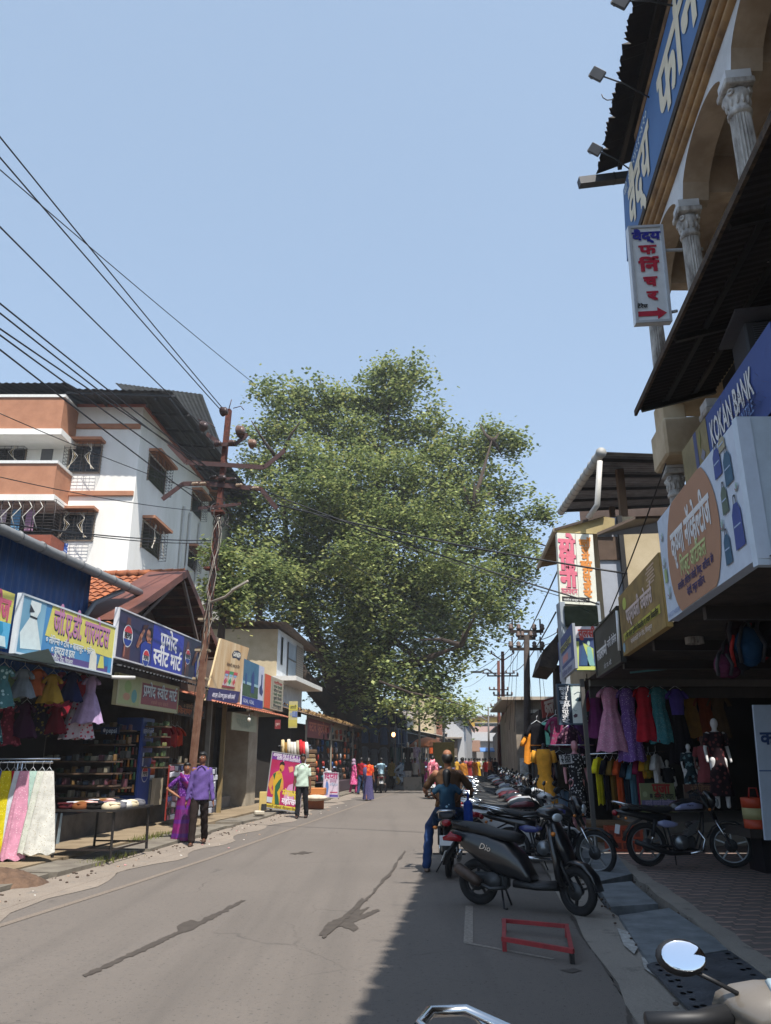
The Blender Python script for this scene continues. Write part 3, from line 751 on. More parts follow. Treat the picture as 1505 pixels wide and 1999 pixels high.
# ---- tiled house with its gable to the street
TILE = M('clay_roof_tile', 'a8623a', .85, col2='6e4430', scale=5, detail=8)
def tile_field(mb, o, ux, uy, w, h, mat, du=.23, dv=.30):
    """overlapping curved roof tiles on the plane o + ux*w, uy*h (uy up the slope)"""
    ux = Vector(ux).normalized(); uy = Vector(uy).normalized(); n = ux.cross(uy).normalized(); n = n if n.z > 0 else -n
    rr = random.Random(4)
    for j in range(int(h/dv)):
        for i in range(int(w/du)):
            b = o + ux*(i*du) + uy*(j*dv) + n*rr.uniform(0, .012); vs = []
            for e, lift in ((0, .05), (dv*1.08, .015)):
                for k, hh in ((0, .0), (.25, .035), (.5, .05), (.75, .035), (1, .0)):
                    vs.append(b + ux*(k*du) + uy*e + n*(lift+hh))
            k = 5; vs += [b + ux*(q*du) + n*.0 for q in (0, .25, .5, .75, 1)]
            mb.add(vs, [(q, q+1, 6+q, 5+q) for q in range(4)] + [(q, q+1, 11+q, 10+q) for q in range(4)], mat)
def tiled_house():
    t = thing('tiled_house', 'old house with a clay tiled roof and its dark gable over the street', 'building')
    apex = S(-7.2, 19.2, 6.05); le = S(-7.2, 15.6, 4.15); re = S(-7.2, 22.3, 4.35); back = -ND*7
    r = MB()
    r.add([le, apex, apex+back, le+back], [(0, 1, 2, 3)], P('5a3a2a')); r.add([re, apex, apex+back, re+back], [(0, 1, 2, 3)], M('dark_roof_boards', '3a2620', .9, col2='5a3426', scale=3))
    tile_field(r, le+back, ND, apex-le, 7.0, (apex-le).length, TILE)
    tile_field(r, re+back+Vector((0, 0, .02)), ND, apex-re, 7.0, (apex-re).length, TILE)
    r.build('roof', t)
    rd = MB()
    for i in range(24): p = apex - ND*(i*.3+.1); rd.tube([p+Vector((0, 0, .06)), p - ND*.32 + Vector((0, 0, .075))], [.12, .09], 8, TILE)
    rd.build('ridge', t)
    FL = M('brown_sheet_flashing', '6d4236', .6, col2='5a352b', scale=2)
    f = MB(); up = Vector((0, 0, .14))
    f.add([le+up, apex+up, apex+up-ND*1.0, le+up-ND*1.0, le-Vector((0, 0, .05)), apex-Vector((0, 0, .05))], [(0, 1, 2, 3), (0, 1, 5, 4)], FL)
    f.add([re+up, apex+up, apex+up-ND*.25, re+up-ND*.25, re-Vector((0, 0, .05)), apex-Vector((0, 0, .05))], [(0, 1, 2, 3), (0, 1, 5, 4)], FL); f.build('bargeboard', t)
    bt = MB()
    for i in range(9):
        a = re.lerp(apex, i/9) - Vector((0, 0, .05)); bt.bar(a, a+back, .05, .05, WOOD)
    bt.bar(S(-7.3, 19.2, 5.9), S(-7.3, 20.9, 4.2), .07, .07, P('6b5a50')); bt.bar(S(-7.3, 19.0, 5.9), S(-8.1, 17.4, 4.0), .07, .07, P('6b5a50')); bt.build('rafter', t)
    gw = MB(); c = -8.5
    gw.add([S(c, 15.9, 3.3), S(c, 22, 3.3), S(c, 22, 4.4), S(c, 19.2, 5.9), S(c, 15.9, 4.2)], [(0, 1, 2, 3, 4)], M('gable_wall', '6b5d50', .9, col2='43382f', scale=2))
    gw.build('wall', t)
    sw = MB(); sw.add([S(c, 22, .3), S(-14, 22, .3), S(-14, 22, 4.4), S(c, 22, 4.4), S(c, 15.9, .3), S(-14, 15.9, .3), S(-14, 15.9, 4.2), S(c, 15.9, 4.2)], [(0, 1, 2, 3), (4, 5, 6, 7)], GREYP); sw.build('wall', t)
    wn = MB(); wn.add([S(c+.02, 17.4, 4.15), S(c+.02, 18.6, 4.15), S(c+.02, 18.6, 4.75), S(c+.02, 17.4, 4.75)], [(0, 1, 2, 3)], GLASSD)
    for i in range(7): wn.bar(S(c+.04, 17.4+.2*i, 4.15), S(c+.04, 17.4+.2*i, 4.75), .03, .03, P('9a948a'))
    wn.bar(S(c+.04, 17.4, 4.45), S(c+.04, 18.6, 4.45), .03, .03, P('9a948a')); wn.build('window', t)
    # ground floor shop: sweet mart. floor, back, ceiling
    i = MB(); cc = -11.6; y0, y1 = 15.45, 20.4
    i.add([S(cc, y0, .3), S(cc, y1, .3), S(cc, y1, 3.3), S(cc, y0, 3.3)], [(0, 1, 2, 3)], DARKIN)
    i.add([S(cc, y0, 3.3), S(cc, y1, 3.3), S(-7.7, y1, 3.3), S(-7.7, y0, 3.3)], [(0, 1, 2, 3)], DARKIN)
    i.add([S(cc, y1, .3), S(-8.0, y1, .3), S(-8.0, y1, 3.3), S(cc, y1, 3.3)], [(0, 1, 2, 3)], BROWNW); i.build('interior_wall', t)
    p = MB(); p.add([S(-7.9, y0, .1), S(-7.9, 22.5, .1), S(-7.9, 22.5, .55), S(-7.9, y0, .55), S(cc, y0, .55), S(cc, 22.5, .55)], [(0, 1, 2, 3), (3, 2, 5, 4)], M('grey_stone_plinth', '5c5650', .9, col2='3d3934', scale=3)); p.build('plinth', t)
    a = MB(); ribbed(S(-6.9, 15.3, 3.32), S(-6.9, 20.6, 3.32), S(-8.2, 15.3, 3.62), S(-8.2, 20.6, 3.62), .18, .03, TINDARK, a); a.build('awning', t)
tiled_house()

# ---- brown boarded shop with an orange tin awning
def brown_shop():
    t = thing('boarded_shop', 'brown boarded shop front under an orange tiled awning', 'building')
    y0, y1, c = 21.0, 29.6, -8.3; w = MB()
    ribbed(S(c-1.2, y0, .3), S(c-1.2, 25.8, .3), S(c-1.2, y0, 3.4), S(c-1.2, 25.8, 3.4), .2, .03, M('grey_brown_sheet', '5e564c', .7, col2='463e36', scale=2), w)
    ribbed(S(-12, 25.8, .3), S(c-.1, 25.8, .3), S(-12, 25.8, 3.4), S(c-.1, 25.8, 3.4), .25, .03, MATS['grey_brown_sheet'], w)
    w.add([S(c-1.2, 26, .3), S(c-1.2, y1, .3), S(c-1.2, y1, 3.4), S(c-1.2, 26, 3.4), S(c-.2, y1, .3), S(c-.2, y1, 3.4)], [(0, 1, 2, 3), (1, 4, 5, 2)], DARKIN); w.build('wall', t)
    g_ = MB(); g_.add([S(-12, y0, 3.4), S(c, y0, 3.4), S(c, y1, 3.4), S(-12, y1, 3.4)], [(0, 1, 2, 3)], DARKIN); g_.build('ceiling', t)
    u = MB(); u.add([S(c, 22.3, 3.4), S(c, y1, 3.4), S(c, y1, 5.0), S(c, 22.3, 5.6), S(-14, 22.3, 3.4), S(-14, 22.3, 6.2), S(-14, y1, 5.2)], [(0, 1, 2, 3), (0, 3, 5, 4), (3, 2, 6, 5)], M('brown_grey_wall', '6f6458', .9, col2='57493e', scale=2)); u.build('wall', t)
    a = MB(); ribbed(S(-6.85, 20.9, 3.02), S(-6.85, 29.4, 3.02), S(-8.35, 20.9, 3.45), S(-8.35, 29.4, 3.45), .22, .035, M('orange_tin', 'b5674a', .7, col2='8c5a44', scale=4), a); a.build('awning', t)
    for px0, px1, col, cc in ((432, 428, '8d7a52', -7.5), (492, 484, 'a88f52', -7.8), (405, 398, '7a766c', -7.4)):
        q = W(px1, 1560, cc); p = MB(); p.bb((q.x-.06, q.y-.06, .1), (q.x+.06, q.y+.06, 3.2), M('post_'+col, col, .8, var=.3, scale=5)); p.build('post', t)
    pl = MB(); q0, q1 = 26.9, 28.0; pl.add([S(-7.6, q0, .1), S(-7.6, q1, .1), S(-7.6, q1, 3.1), S(-7.6, q0, 3.1), S(-8.5, q0, .1), S(-8.5, q0, 3.1)], [(0, 1, 2, 3), (4, 0, 3, 5)], M('pale_pillar', 'a39a88', .85, col2='857b6a', scale=2)); pl.build('pillar', t)
    pl = MB(); pl.add([S(-8.1, 21, .1), S(-8.1, 29.6, .1), S(-8.1, 29.6, .42), S(-8.1, 21, .42), S(-12, 21, .42), S(-12, 29.6, .42)], [(0, 1, 2, 3), (3, 2, 5, 4)], GREYP); pl.build('plinth', t)
brown_shop()

# ---- cream upper storey with the white ledge
def cream_house():
    t = thing('cream_house', 'cream plastered upper storey with white corner windows and a dark tin roof', 'building')
    Y = 31.8; a = V(448, 1280, Y); b = V(541, 1280, Y); zt = V(541, 1228, Y).z; z0 = 3.4
    w = MB(); w.add([(a.x-3, Y, z0), (b.x, Y, z0), (b.x, Y, zt), (a.x-3, Y, zt)], [(0, 1, 2, 3)], CREAM)
    e = Vector((b.x, Y, 0)) + UD*4.9
    w.add([(b.x, Y, z0), (e.x, e.y, z0), (e.x, e.y, zt), (b.x, Y, zt)], [(0, 1, 2, 3)], M('white_wall_panel', 'cfd2d4', .8, col2='b6babd', scale=2)); 
    w.add([(e.x, e.y, z0), (e.x-5, e.y, z0), (e.x-5, e.y, zt), (e.x, e.y, zt)], [(0, 1, 2, 3)], CREAM); w.build('wall', t)
    s = lambda d, z, o=.03: tuple(Vector((b.x, Y, z)) + UD*d + ND*o)
    for d0, d1, za, zb in ((.55, .85, 5.3, 6.45),):
        f = MB(); f.add([s(d0, za), s(d1, za), s(d1, zb), s(d0, zb)], [(0, 1, 2, 3)], GLASSD); f.build('window', t)
    f = MB(); f.add([s(1.7, 4.95), s(3.3, 4.95), s(3.3, 6.4), s(1.7, 6.4)], [(0, 1, 2, 3)], M('frosted_pane', '9aa6b2', .35, var=.25, scale=1)); f.bar(s(1.7, 5.7, .05), s(3.3, 5.7, .05), .05, .04, P('4a4a4a')); f.bar(s(1.7, 4.95, .05), s(1.7, 6.4, .05), .05, .04, P('4a4a4a')); f.build('window', t)
    f = MB(); f.add([s(3.4, 4.9), s(4.9, 4.9), s(4.9, 6.5), s(3.4, 6.5)], [(0, 1, 2, 3)], M('grey_tile_cladding', '8c857c', .8, pattern='z', pscale=3.2, pcol='6e675e', pth=.25)); f.build('cladding', t)
    l = MB(); z = 4.75
    l.add([s(-.3, z, .9), s(5.2, z, .9), s(5.2, z, -.1), s(-.3, z, -.1), s(-.3, z-.18, .9), s(5.2, z-.18, .9), s(5.2, z-.18, -.1), s(-.3, z-.18, -.1)], [(0, 1, 2, 3), (4, 5, 6, 7), (0, 1, 5, 4), (0, 3, 7, 4)], P('d5d3cc')); l.build('ledge', t)
    r = MB(); p0 = Vector((a.x-2.5, Y-.7, zt+.35)); p1 = Vector((b.x+.45, Y-.7, zt+.15)); p2 = p1 + UD*7; p3 = p0 + UD*7
    p2.z = zt-.15
    ribbed(p0, p1, p3, p2, .3, .03, M('soot_tin', '3c3532', .8, col2='5a4a3e', scale=2), r); r.build('roof', t)
    u = MB(); u.add([s(0, 3.4, -.3), s(5, 3.4, -.3), s(5, 4.6, -.3), s(0, 4.6, -.3)], [(0, 1, 2, 3)], M('tarp_grey', '6f7f86', .8, col2='54616a', scale=3)); u.build('lower_panel', t)
cream_house()
# ------------------------------------------------------------------ right side: the arcaded building close by
OLDCR = M('stained_cream_plaster', 'd2c0a2', .9, col2='a08a6c', scale=1.4, detail=10, bump=.2)
OLDWH = M('weathered_white_plaster', 'dadcde', .85, col2='b4b4b4', scale=1.6, detail=10, bump=.15)
MOULD = M('ochre_moulding', 'b08c5c', .85, col2='6b5238', scale=3, detail=9, bump=.3)
COLM = M('peeling_column_paint', 'd2cec8', .85, col2='6d645c', scale=9, detail=10, bump=.4, stretch=(1, 1, .35))
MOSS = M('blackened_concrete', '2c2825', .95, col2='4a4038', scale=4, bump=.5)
def arcade_building():
    t = thing('arcaded_building', 'old cream building with an arched upper veranda, fluted columns and a ragged tin roof', 'building')
    y0, y1 = .6, 9.35; cf, cw = 2.62, 3.45
    zs, zc = 7.72, 8.16
    cols = [9.24, 7.45, 5.70, 3.95, 2.2]
    # veranda wall with dark windows
    w = MB(); w.add([S(cw, y0, 3.2), S(cw, y1, 3.2), S(cw, y1, 10.2), S(cw, y0, 10.2)], [(0, 1, 2, 3)], OLDCR)
    w.add([S(cw, y1, 3.2), S(10, y1, 3.2), S(10, y1, 10.2), S(cw, y1, 10.2)], [(0, 1, 2, 3)], OLDCR); w.build('wall', t)
    for q in cols[:-1]:
        f = MB(); a = q-1.35; f.add([S(cw-.02, a, 5.9), S(cw-.02, a+.75, 5.9), S(cw-.02, a+.75, 7.15), S(cw-.02, a, 7.15)], [(0, 1, 2, 3)], GLASSD)
        for e in range(5): f.bar(S(cw-.05, a+.19*e, 5.9), S(cw-.05, a+.19*e, 7.15), .02, .02, P('1b1b1d'))
        f.bar(S(cw-.06, a-.05, 7.17), S(cw-.06, a+.8, 7.17), .05, .05, P('6a6258')); f.build('window', t)
    fl = MB(); fl.add([S(cf, y0, 6.05), S(cf, y1, 6.05), S(cw, y1, 6.05), S(cw, y0, 6.05), S(cf, y0, 5.92), S(cf, y1, 5.92), S(cw, y1, 5.92), S(cw, y0, 5.92)], [(0, 1, 2, 3), (4, 5, 6, 7), (0, 1, 5, 4), (1, 2, 6, 5)], OLDCR); fl.build('veranda_floor', t)
    # arches: front wall band cut by elliptical openings, plus their soffits
    ar = MB(); th = .30
    for a, b in zip(cols[1:], cols[:-1]):
        n = 18; pts = []
        for i in range(n+1):
            u = i/n; y = a+.10 + (b-a-.20)*u; pts.append((y, zs + .40*math.sqrt(max(0, 1-(2*u-1)**2))))
        pts = [(a, zs-.02)] + pts + [(b, zs-.02)]
        for (ya, za), (yb, zb) in zip(pts, pts[1:]):
            if yb-ya < 1e-6: continue
            ar.add([S(cf-.02, ya, za), S(cf-.02, yb, zb), S(cf-.02, yb, zc+.02), S(cf-.02, ya, zc+.02)], [(0, 1, 2, 3)], OLDWH)
            ar.add([S(cf-.02, ya, za), S(cf-.02, yb, zb), S(cf-.02+th, yb, zb), S(cf-.02+th, ya, za)], [(0, 1, 2, 3)], M('arch_soffit_plaster', 'b9a894', .9, col2='9c8a76', scale=3))
            ar.add([S(cf-.02+th, ya, za), S(cf-.02+th, yb, zb), S(cf-.02+th, yb, zc), S(cf-.02+th, ya, zc)], [(0, 1, 2, 3)], OLDCR)
    ar.add([S(cf-.02, y1, zs-.02), S(cf+.2, y1, zs-.02), S(cf+.2, y1, zc), S(cf-.02, y1, zc)], [(0, 1, 2, 3)], OLDCR); ar.build('arches', t)
    ce = MB(); ce.add([S(cf, y0, zc+.2), S(cf, y1, zc+.2), S(cw, y1, zc+.2), S(cw, y0, zc+.2)], [(0, 1, 2, 3)], MATS['arch_soffit_plaster'])
    for q in cols: ce.add([S(cf+.1, q-.09, zs+.12), S(cf+.1, q+.09, zs+.12), S(cw, q+.09, zs+.12), S(cw, q-.09, zs+.12), S(cf+.1, q-.09, zc+.19), S(cf+.1, q+.09, zc+.19), S(cw, q+.09, zc+.19), S(cw, q-.09, zc+.19)], [(0, 1, 2, 3), (0, 3, 7, 4), (1, 2, 6, 5)], MATS['arch_soffit_plaster'])
    ce.build('veranda_ceiling', t)
    def column(q, zb, zt, nm='column'):
        m = MB(); n = 20; prof = []; vs = []; fs = []; c = S(cf+.04, q, 0)
        zz = [zb, zb+.4, (zb+zt)/2, zt-.34]; rr = [.108, .104, .10, .092]
        for z, r0 in zip(zz, rr):
            for i in range(n*2):
                th_ = math.pi*i/n; r = r0*(1 if i % 2 else .86); vs.append((c.x+r*math.cos(th_), c.y+r*math.sin(th_), z))
        for j in range(3):
            for i in range(n*2): fs.append((j*2*n+i, j*2*n+(i+1) % (2*n), (j+1)*2*n+(i+1) % (2*n), (j+1)*2*n+i))
        m.add(vs, fs, COLM)
        m.lathe([(.092, zt-.36), (.11, zt-.34), (.11, zt-.31), (.095, zt-.30), (.10, zt-.2), (.13, zt-.13), (.10, zt-.10), (.10, zt-.08)], (c.x, c.y, 0), 18, COLM)
        for k in range(4):
            a = RZ + math.pi/4 + k*math.pi/2; p = c + Vector((math.cos(a), math.sin(a), 0))*.125
            m.torus((p.x, p.y, zt-.13), .025, .013, COLM, 10, 5, Matrix.Rotation(a+math.pi/2, 3, 'Z') @ Matrix.Rotation(R(90), 3, 'X'))
        for k in range(12):
            a = k*math.pi/6; p = c + Vector((math.cos(a), math.sin(a), 0))*.10; m.sph((p.x, p.y, zt-.22), (.017, .017, .05), COLM, 6, 4)
        m.box((c.x, c.y, zt-.03), (.27, .27, .07), COLM, RZ, .01); m.box((c.x, c.y, zt+.06), (.23, .23, .09), OLDWH, RZ)
        m.build(nm, t)
    for q in cols: column(q, 5.75, zs-.1)
    for q in (9.24, 7.45): column(q, 2.9, 5.1)
    bm_ = MB(); bm_.box(S(cf+.1, 9.1, 5.4), (.5, .7, .5), OLDCR, RZ, .03); bm_.box(S(cf+.05, 9.15, 5.75), (.3, .4, .5), OLDCR, RZ, .02); bm_.build('corner_bracket', t)
    # cornice: three ochre rolls under a black edge
    co = MB()
    for k, (c_, z_, r_) in enumerate(((cf-.03, 8.20, .05), (cf-.06, 8.31, .055), (cf-.08, 8.43, .06))):
        co.tube([S(c_, y0, z_), S(c_, y1+.1, z_)], r_, 10, MOULD)
        co.bar(S(c_+.08, y0, z_), S(c_+.08, y1+.1, z_), .12, .12, MOULD)
    co.build('cornice', t)
    co = MB(); co.bar(S(cf+.03, y0, 8.54), S(cf+.03, y1+.14, 8.54), .34, .10, MOSS); co.build('ledge', t)
    pw = MB(); pw.add([S(cf+.1, y0, 8.5), S(cf+.1, y1, 8.5), S(cf+.1, y1, 10.0), S(cf+.1, y0, 10.0), S(6, y1, 8.5), S(6, y1, 10.0)], [(0, 1, 2, 3), (1, 4, 5, 2)], OLDCR); pw.build('parapet', t)
    # ragged tin roof, ribs across the street
    r = MB(); n = 0; rnd = random.Random(9); y = .4; A = 2.2
    z0, z1 = 10.3, 11.7; pit = .085; vs = []; fs = []; k = 0; i = 0
    while y < 9.9:
        e = A + (rnd.uniform(-.02, .03) if i % 14 else .10); up = .022 if i % 2 else -.022
        vs += [S(e, y, z0+up), S(5.5, y, z1+up), S(e, y, z0+up+.006), S(5.5, y, z1+up+.006)]
        if i: b = len(vs)-8; fs += [(b, b+4, b+5, b+1), (b+2, b+6, b+7, b+3), (b, b+4, b+6, b+2)]
        y += pit/2; i += 1
    r.add(vs, fs, M('rusted_black_tin', '3a3431', .85, col2='241f1d', scale=2.5)); r.build('roof', t)
    pr = MB(); 
    for c_ in (2.55, 3.3, 4.2): pr.bar(S(c_, .5, 10.26+(c_-2.2)*.42-.04), S(c_, 9.8, 10.26+(c_-2.2)*.42-.04), .06, .08, P('26211e'))
    pr.bar(S(2.62, .5, 10.08), S(2.62, 8.9, 10.08), .08, .12, M('pale_timber', '8a6a48', .85, col2='5b4430', scale=5)); pr.build('purlin', t)
    for y in (3.1, 4.9, 6.6, 8.4):
        h = MB(); a = S(2.22, y, 10.27); h.tube([a, a + Vector((-.10, 0, -.01)), a + Vector((-.15, 0, .03)), a + Vector((-.165, 0, .09))], .008, 5, P('2a2624')); h.build('roof_hook', t)
    bx = MB(); a = V(1130, 357, 9.9); b = V(1238, 344, 9.9); bx.bar(a, b, .13, .13, M('grey_steel_box', '3f4044', .6, var=.3)); 
    bx.bar(a.lerp(b, .62)+Vector((0, -.003, .0)), a.lerp(b, .64)+Vector((0, -.003, .0)), .14, .14, P('2b2b2e')); bx.build('projecting_beam', t)
    # first-floor tin canopy, black underside
    cpy = MB(); ribbed(S(2.05, .4, 5.57), S(2.05, 8.45, 5.57), S(3.05, .4, 5.86), S(3.05, 8.45, 5.86), .09, .018, M('sooty_tin', '2b2523', .9, col2='1c1817', scale=3), cpy); cpy.build('canopy', t)
    ce_ = MB(); ce_.bar(S(2.06, .4, 5.55), S(2.06, 8.46, 5.55), .03, .07, M('splintered_timber', '5a4836', .95, col2='2e2620', scale=18, bump=.5))
    for c_ in (2.4, 2.75): ce_.bar(S(c_, .4, 5.55+(c_-2.05)*.29), S(c_, 8.4, 5.55+(c_-2.05)*.29), .05, .06, P('1d1a19'))
    for y in (1.5, 3.2, 5, 6.7, 8.3): ce_.bar(S(2.1, y, 5.52), S(3.0, y, 5.76), .05, .05, P('1d1a19'))
    ce_.build('canopy_frame', t)
    # brick-infilled dark wall under the canopy, behind the boards
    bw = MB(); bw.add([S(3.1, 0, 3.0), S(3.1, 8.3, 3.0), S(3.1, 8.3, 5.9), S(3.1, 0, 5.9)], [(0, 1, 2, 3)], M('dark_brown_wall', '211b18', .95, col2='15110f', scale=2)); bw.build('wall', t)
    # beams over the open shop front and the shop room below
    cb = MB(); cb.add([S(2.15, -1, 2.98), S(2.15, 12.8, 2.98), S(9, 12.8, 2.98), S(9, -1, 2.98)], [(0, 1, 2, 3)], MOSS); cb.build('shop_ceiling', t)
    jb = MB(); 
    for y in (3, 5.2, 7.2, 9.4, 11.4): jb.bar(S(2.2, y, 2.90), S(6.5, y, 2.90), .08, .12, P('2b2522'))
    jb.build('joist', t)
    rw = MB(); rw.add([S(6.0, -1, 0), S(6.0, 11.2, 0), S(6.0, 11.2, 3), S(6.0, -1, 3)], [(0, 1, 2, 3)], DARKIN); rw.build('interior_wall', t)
    return t
arcade_building()

# floodlights on arms over the sign
for k, (px, py) in enumerate(((1166, 145), (1162, 292), (1212, 2))):
    Yd = (8.0, 9.3, 6.7)[k]
    nm = ['middle of three floodlights on arms beyond the ragged roof edge', 'lowest floodlight on an arm, nearest the projecting steel beam', 'topmost floodlight, cut by the upper edge of the picture'][k]
    a = V(px, py, Yd); t = thing('flood_light', nm, 'floodlight', a, 0, 'floodlights over the blue furniture sign')
    m = MB(); rt = Matrix.Rotation(R(35), 4, 'Y') @ Matrix.Rotation(R(20), 4, 'X'); m.obox(rt, .19, .05, .15, P('4a4b4e', .5), .01); m.build('housing', t)
    m = MB(); m.obox(rt @ Matrix.Translation((0, .028, 0)), .16, .006, .12, P('b8bcc0', .2)); m.build('glass', t)
    m = MB(); b = Vector(S(2.6, Yd-.1, 9.75)) - a; m.tube([(0, 0, 0), (b.x*.5, b.y*.5, b.z*.5+.05), b], .011, 5, P('2a2a2c')); m.tube([(-.08, 0, .02), (-.12, 0, -.03), (-.09, 0, -.08), (-.03, 0, -.08)], .006, 4, P('2a2a2c')); m.build('arm', t)

# ------------------------------------------------------------------ signs on the right
LIFT[0] = 1.5
# long blue sign above the cornice
def blue_sign():
    o = S(2.49, 9.75, 8.62); w = 9.2; ux = -UD; uy = Vector((.05, 0, 1)); n = -ND
    # the text runs towards the camera in the photograph: it reads from the far end to the near end
    t = thing('furniture_shop_sign', 'long blue furniture shop sign with cream lettering above the ochre cornice', 'sign', (0, 0, 0))
    fx = Face(o, ux, uy, w, 1.28)
    mb = MB(); mt = Matrix((tuple(ux)+(0,), tuple(uy)+(0,), tuple(fx.n)+(0,), (0, 0, 0, 1))).transposed(); mt = Matrix.Translation(o) @ mt
    mb.prism([(0, 0), (w, 0), (w, 1.28), (0, 1.28)], mt, -.05, M('faded_blue_print', '3d6a9e', .6, col2='345c90', scale=1)); mb.build('panel', t)
    CRM = P('c9b59c', .6)
    fx.text('वैद्य', .115, .42, .85, CRM, bold=.03, width=.145); fx.text('फर्निचर', .40, .42, .95, CRM, bold=.03, width=.30)
    fx.text('मो. ९४२२४३१०४२०', .10, .86, .16, P('b9c6d6'), bold=.01, wmax=.2); fx.text('मो. ९८२२', .62, .86, .16, P('b9c6d6'), bold=.01, wmax=.1)
    fx.build('lettering', t)
blue_sign()

# hanging sign  वैद्य फर्निचर टेरेस ->
t, f = board([(1225, 443), (1297, 440), (1312, 628), (1241, 632)], Y=7.5, name='hanging_shop_sign', label='white hanging sign with blue and red letters and a red arrow beside the columns', th=.07, base='b9bdc2', frame='9a9ea4', rect=False)
NAVY = P('1b1f7a', .5); CRIM = P('9c1730', .5); BLK = P('17171a', .5)
f.text('वैद्य', .5, .885, 0.12, NAVY, bold=.045, width=.78); f.text('फ', .5, .74, 0.13, CRIM, bold=.04, width=.46); f.text('र्नि', .5, .57, 0.15, CRIM, bold=.05, width=.52)
f.text('च', .5, .41, 0.13, CRIM, bold=.05, width=.34); f.text('र', .52, .265, 0.12, CRIM, bold=.05, width=.26); f.text('टेरेस', .22, .165, .05, BLK, bold=.03, width=.28)
f.rect(.08, .065, .62, .115, CRIM, 1); f.poly([(.62, .03), (.88, .09), (.62, .15)], CRIM, 1); f.build('lettering', t)
mb = MB()
for px, py, qx, qy in ((1297, 489, 1372, 486), (1312, 609, 1322, 607)): 
    a = V(px, py, 7.53)-t.location; b = V(qx, qy, 7.53)-t.location; mb.tube([a, b], .018, 6, P('8a8d90', .4))
mb.build('bracket', t)

# bank board and cream panel in the recess under the canopy
t, f = board([(1330, 868), (1510, 640), (1530, 820), (1342, 965)], c=2.42, name='bank_sign', label='dark blue bank board in the recess under the black canopy', base='2a3f78', th=.05)
f.rect(0, 0, .34, 1, M('cream_board', '9b8d66', .7, col2='7d704e', scale=3), 0); f.rect(.17, 0, .21, 1, P('3b4268'), 1)
DIA = P('6a6a78')
f.poly([(.27, .40), (.30, .50), (.27, .60), (.24, .50)], DIA, 2); f.poly([(.245, .62), (.265, .8), (.255, .95), (.235, .78)], P('6f6a34'), 2); f.poly([(.30, .1), (.325, .3), (.31, .42), (.29, .28)], P('6f6a34'), 2)
f.text('KOKAN BANK', .60, .60, .27, P('c3c9dc'), bold=.02, width=.44); f.text('KOKAN MERCANTILE', .60, .30, .12, P('6d88b8'), bold=.01, width=.40)
f.build('lettering', t)

# krishna novelties: long side facing the street, short side facing the camera
t, f = board([(1281, 1012), (1440, 826), (1478, 1090), (1306, 1213)], c=2.07, name='novelty_shop_sign', label='large white flex sign with a tan disc and pictures of bags over the pavement', base='a9b3c2', th=.10)
LT = P('a9b3c2', .6); TAN = M('tan_print', 'b08468', .65, var=.08, scale=3)
def disc(f, cx, cy, rx, ry, m, l=1):
    n = 44; pts = []
    for i in range(n):
        a = 2*math.pi*i/n; pts.append((cx+rx*math.cos(a), max(0.004, min(.996, cy+ry*math.sin(a)))))
    f.poly(pts, m, l)
disc(f, .43, .48, .32, .66, TAN, 1)
LW = P('c9c6d6', .6)
f.text('कृष्णा नॉव्हेल्टीज', .43, .60, .30, LW, bold=.03, width=.50); f.text('गिफ्ट आर्टीकल', .43, .36, .17, P('a8b079', .6), bold=.02, width=.32)
f.text('कानातील, इमिटेशन ज्वेलरी, गिफ्ट, आर्टीकल, बॅग', .43, .22, .075, P('35305c', .6), bold=.02, width=.44); f.text('मेहंदी, स्कूल साहित्य.', .43, .12, .075, P('35305c', .6), bold=.02, width=.22)
f.text('9764372277 9420053400', .11, .04, .05, P('6f7fa0', .6), bold=.01, width=.18)
BG1 = P('2f3f7a', .6); BG2 = P('2c4e66', .6); BG3 = P('4c5a50', .6); GRN = P('7d9a86', .6)
for cx, cy, w, h, m in ((.80, .86, .035, .11, BG1), (.885, .74, .035, .12, BG2), (.82, .55, .028, .10, BG3), (.90, .30, .04, .16, BG1), (.79, .20, .03, .11, BG2), (.86, .95, .03, .05, P('8a8470'))):
    f.poly([(cx-w, cy-h), (cx-w*.9, cy+h*.6), (cx-w*.4, cy+h), (cx+w*.4, cy+h), (cx+w*.9, cy+h*.6), (cx+w, cy-h)], m, 2)
    f.line([(cx-w*.3, cy+h), (cx-w*.2, cy+h*1.35), (cx+w*.2, cy+h*1.35), (cx+w*.3, cy+h)], .015, P('2b2b35'), 2); f.line([(cx-w*.7, cy), (cx+w*.7, cy)], .012, P('8fa0b8'), 3)
for cx, cy, s_ in ((.05, .55, .05), (.08, .25, .06), (.06, .8, .04), (.77, .40, .04), (.93, .56, .03)):
    for k in range(7): f.line([(cx, cy-s_), (cx+s_*.5*math.sin(k), cy+s_*math.cos(k*.9))], .012, (GRN, P('5d7a72'), P('8a6f74'))[k % 3], 2)
f.rect(.035, .35, .075, .48, P('8a9a6a'), 2); f.build('lettering', t)
mb = MB()
for y in (5.7, 6.9, 8.1): mb.bar(S(2.2, y, 3.0), S(2.2, y, 4.0), .04, .04, P('3a3330'))
for v_ in mb.v[:0]: pass
mb.xf(Matrix.Translation(-t.location)); mb.build('support', t)
Yc = W(1478, 1090, 2.07).y
t, f = board([(1440, 826), (1700, 800), (1720, 1110), (1478, 1095)], Y=Yc-.01, name='novelty_shop_end_sign', label='white flex end panel with a necklace print, round the corner of the novelty sign', base='a9b5c6', th=.08)
f.w = f.w
for k in range(22):
    a = R(200 + k*6.5); f.ell(.62+.30*math.cos(a), 1.02+.36*math.sin(a)*1.0 if 1.02+.36*math.sin(a) < .99 else .985, .008, .011, P('8f9a6a'), 2, 8)
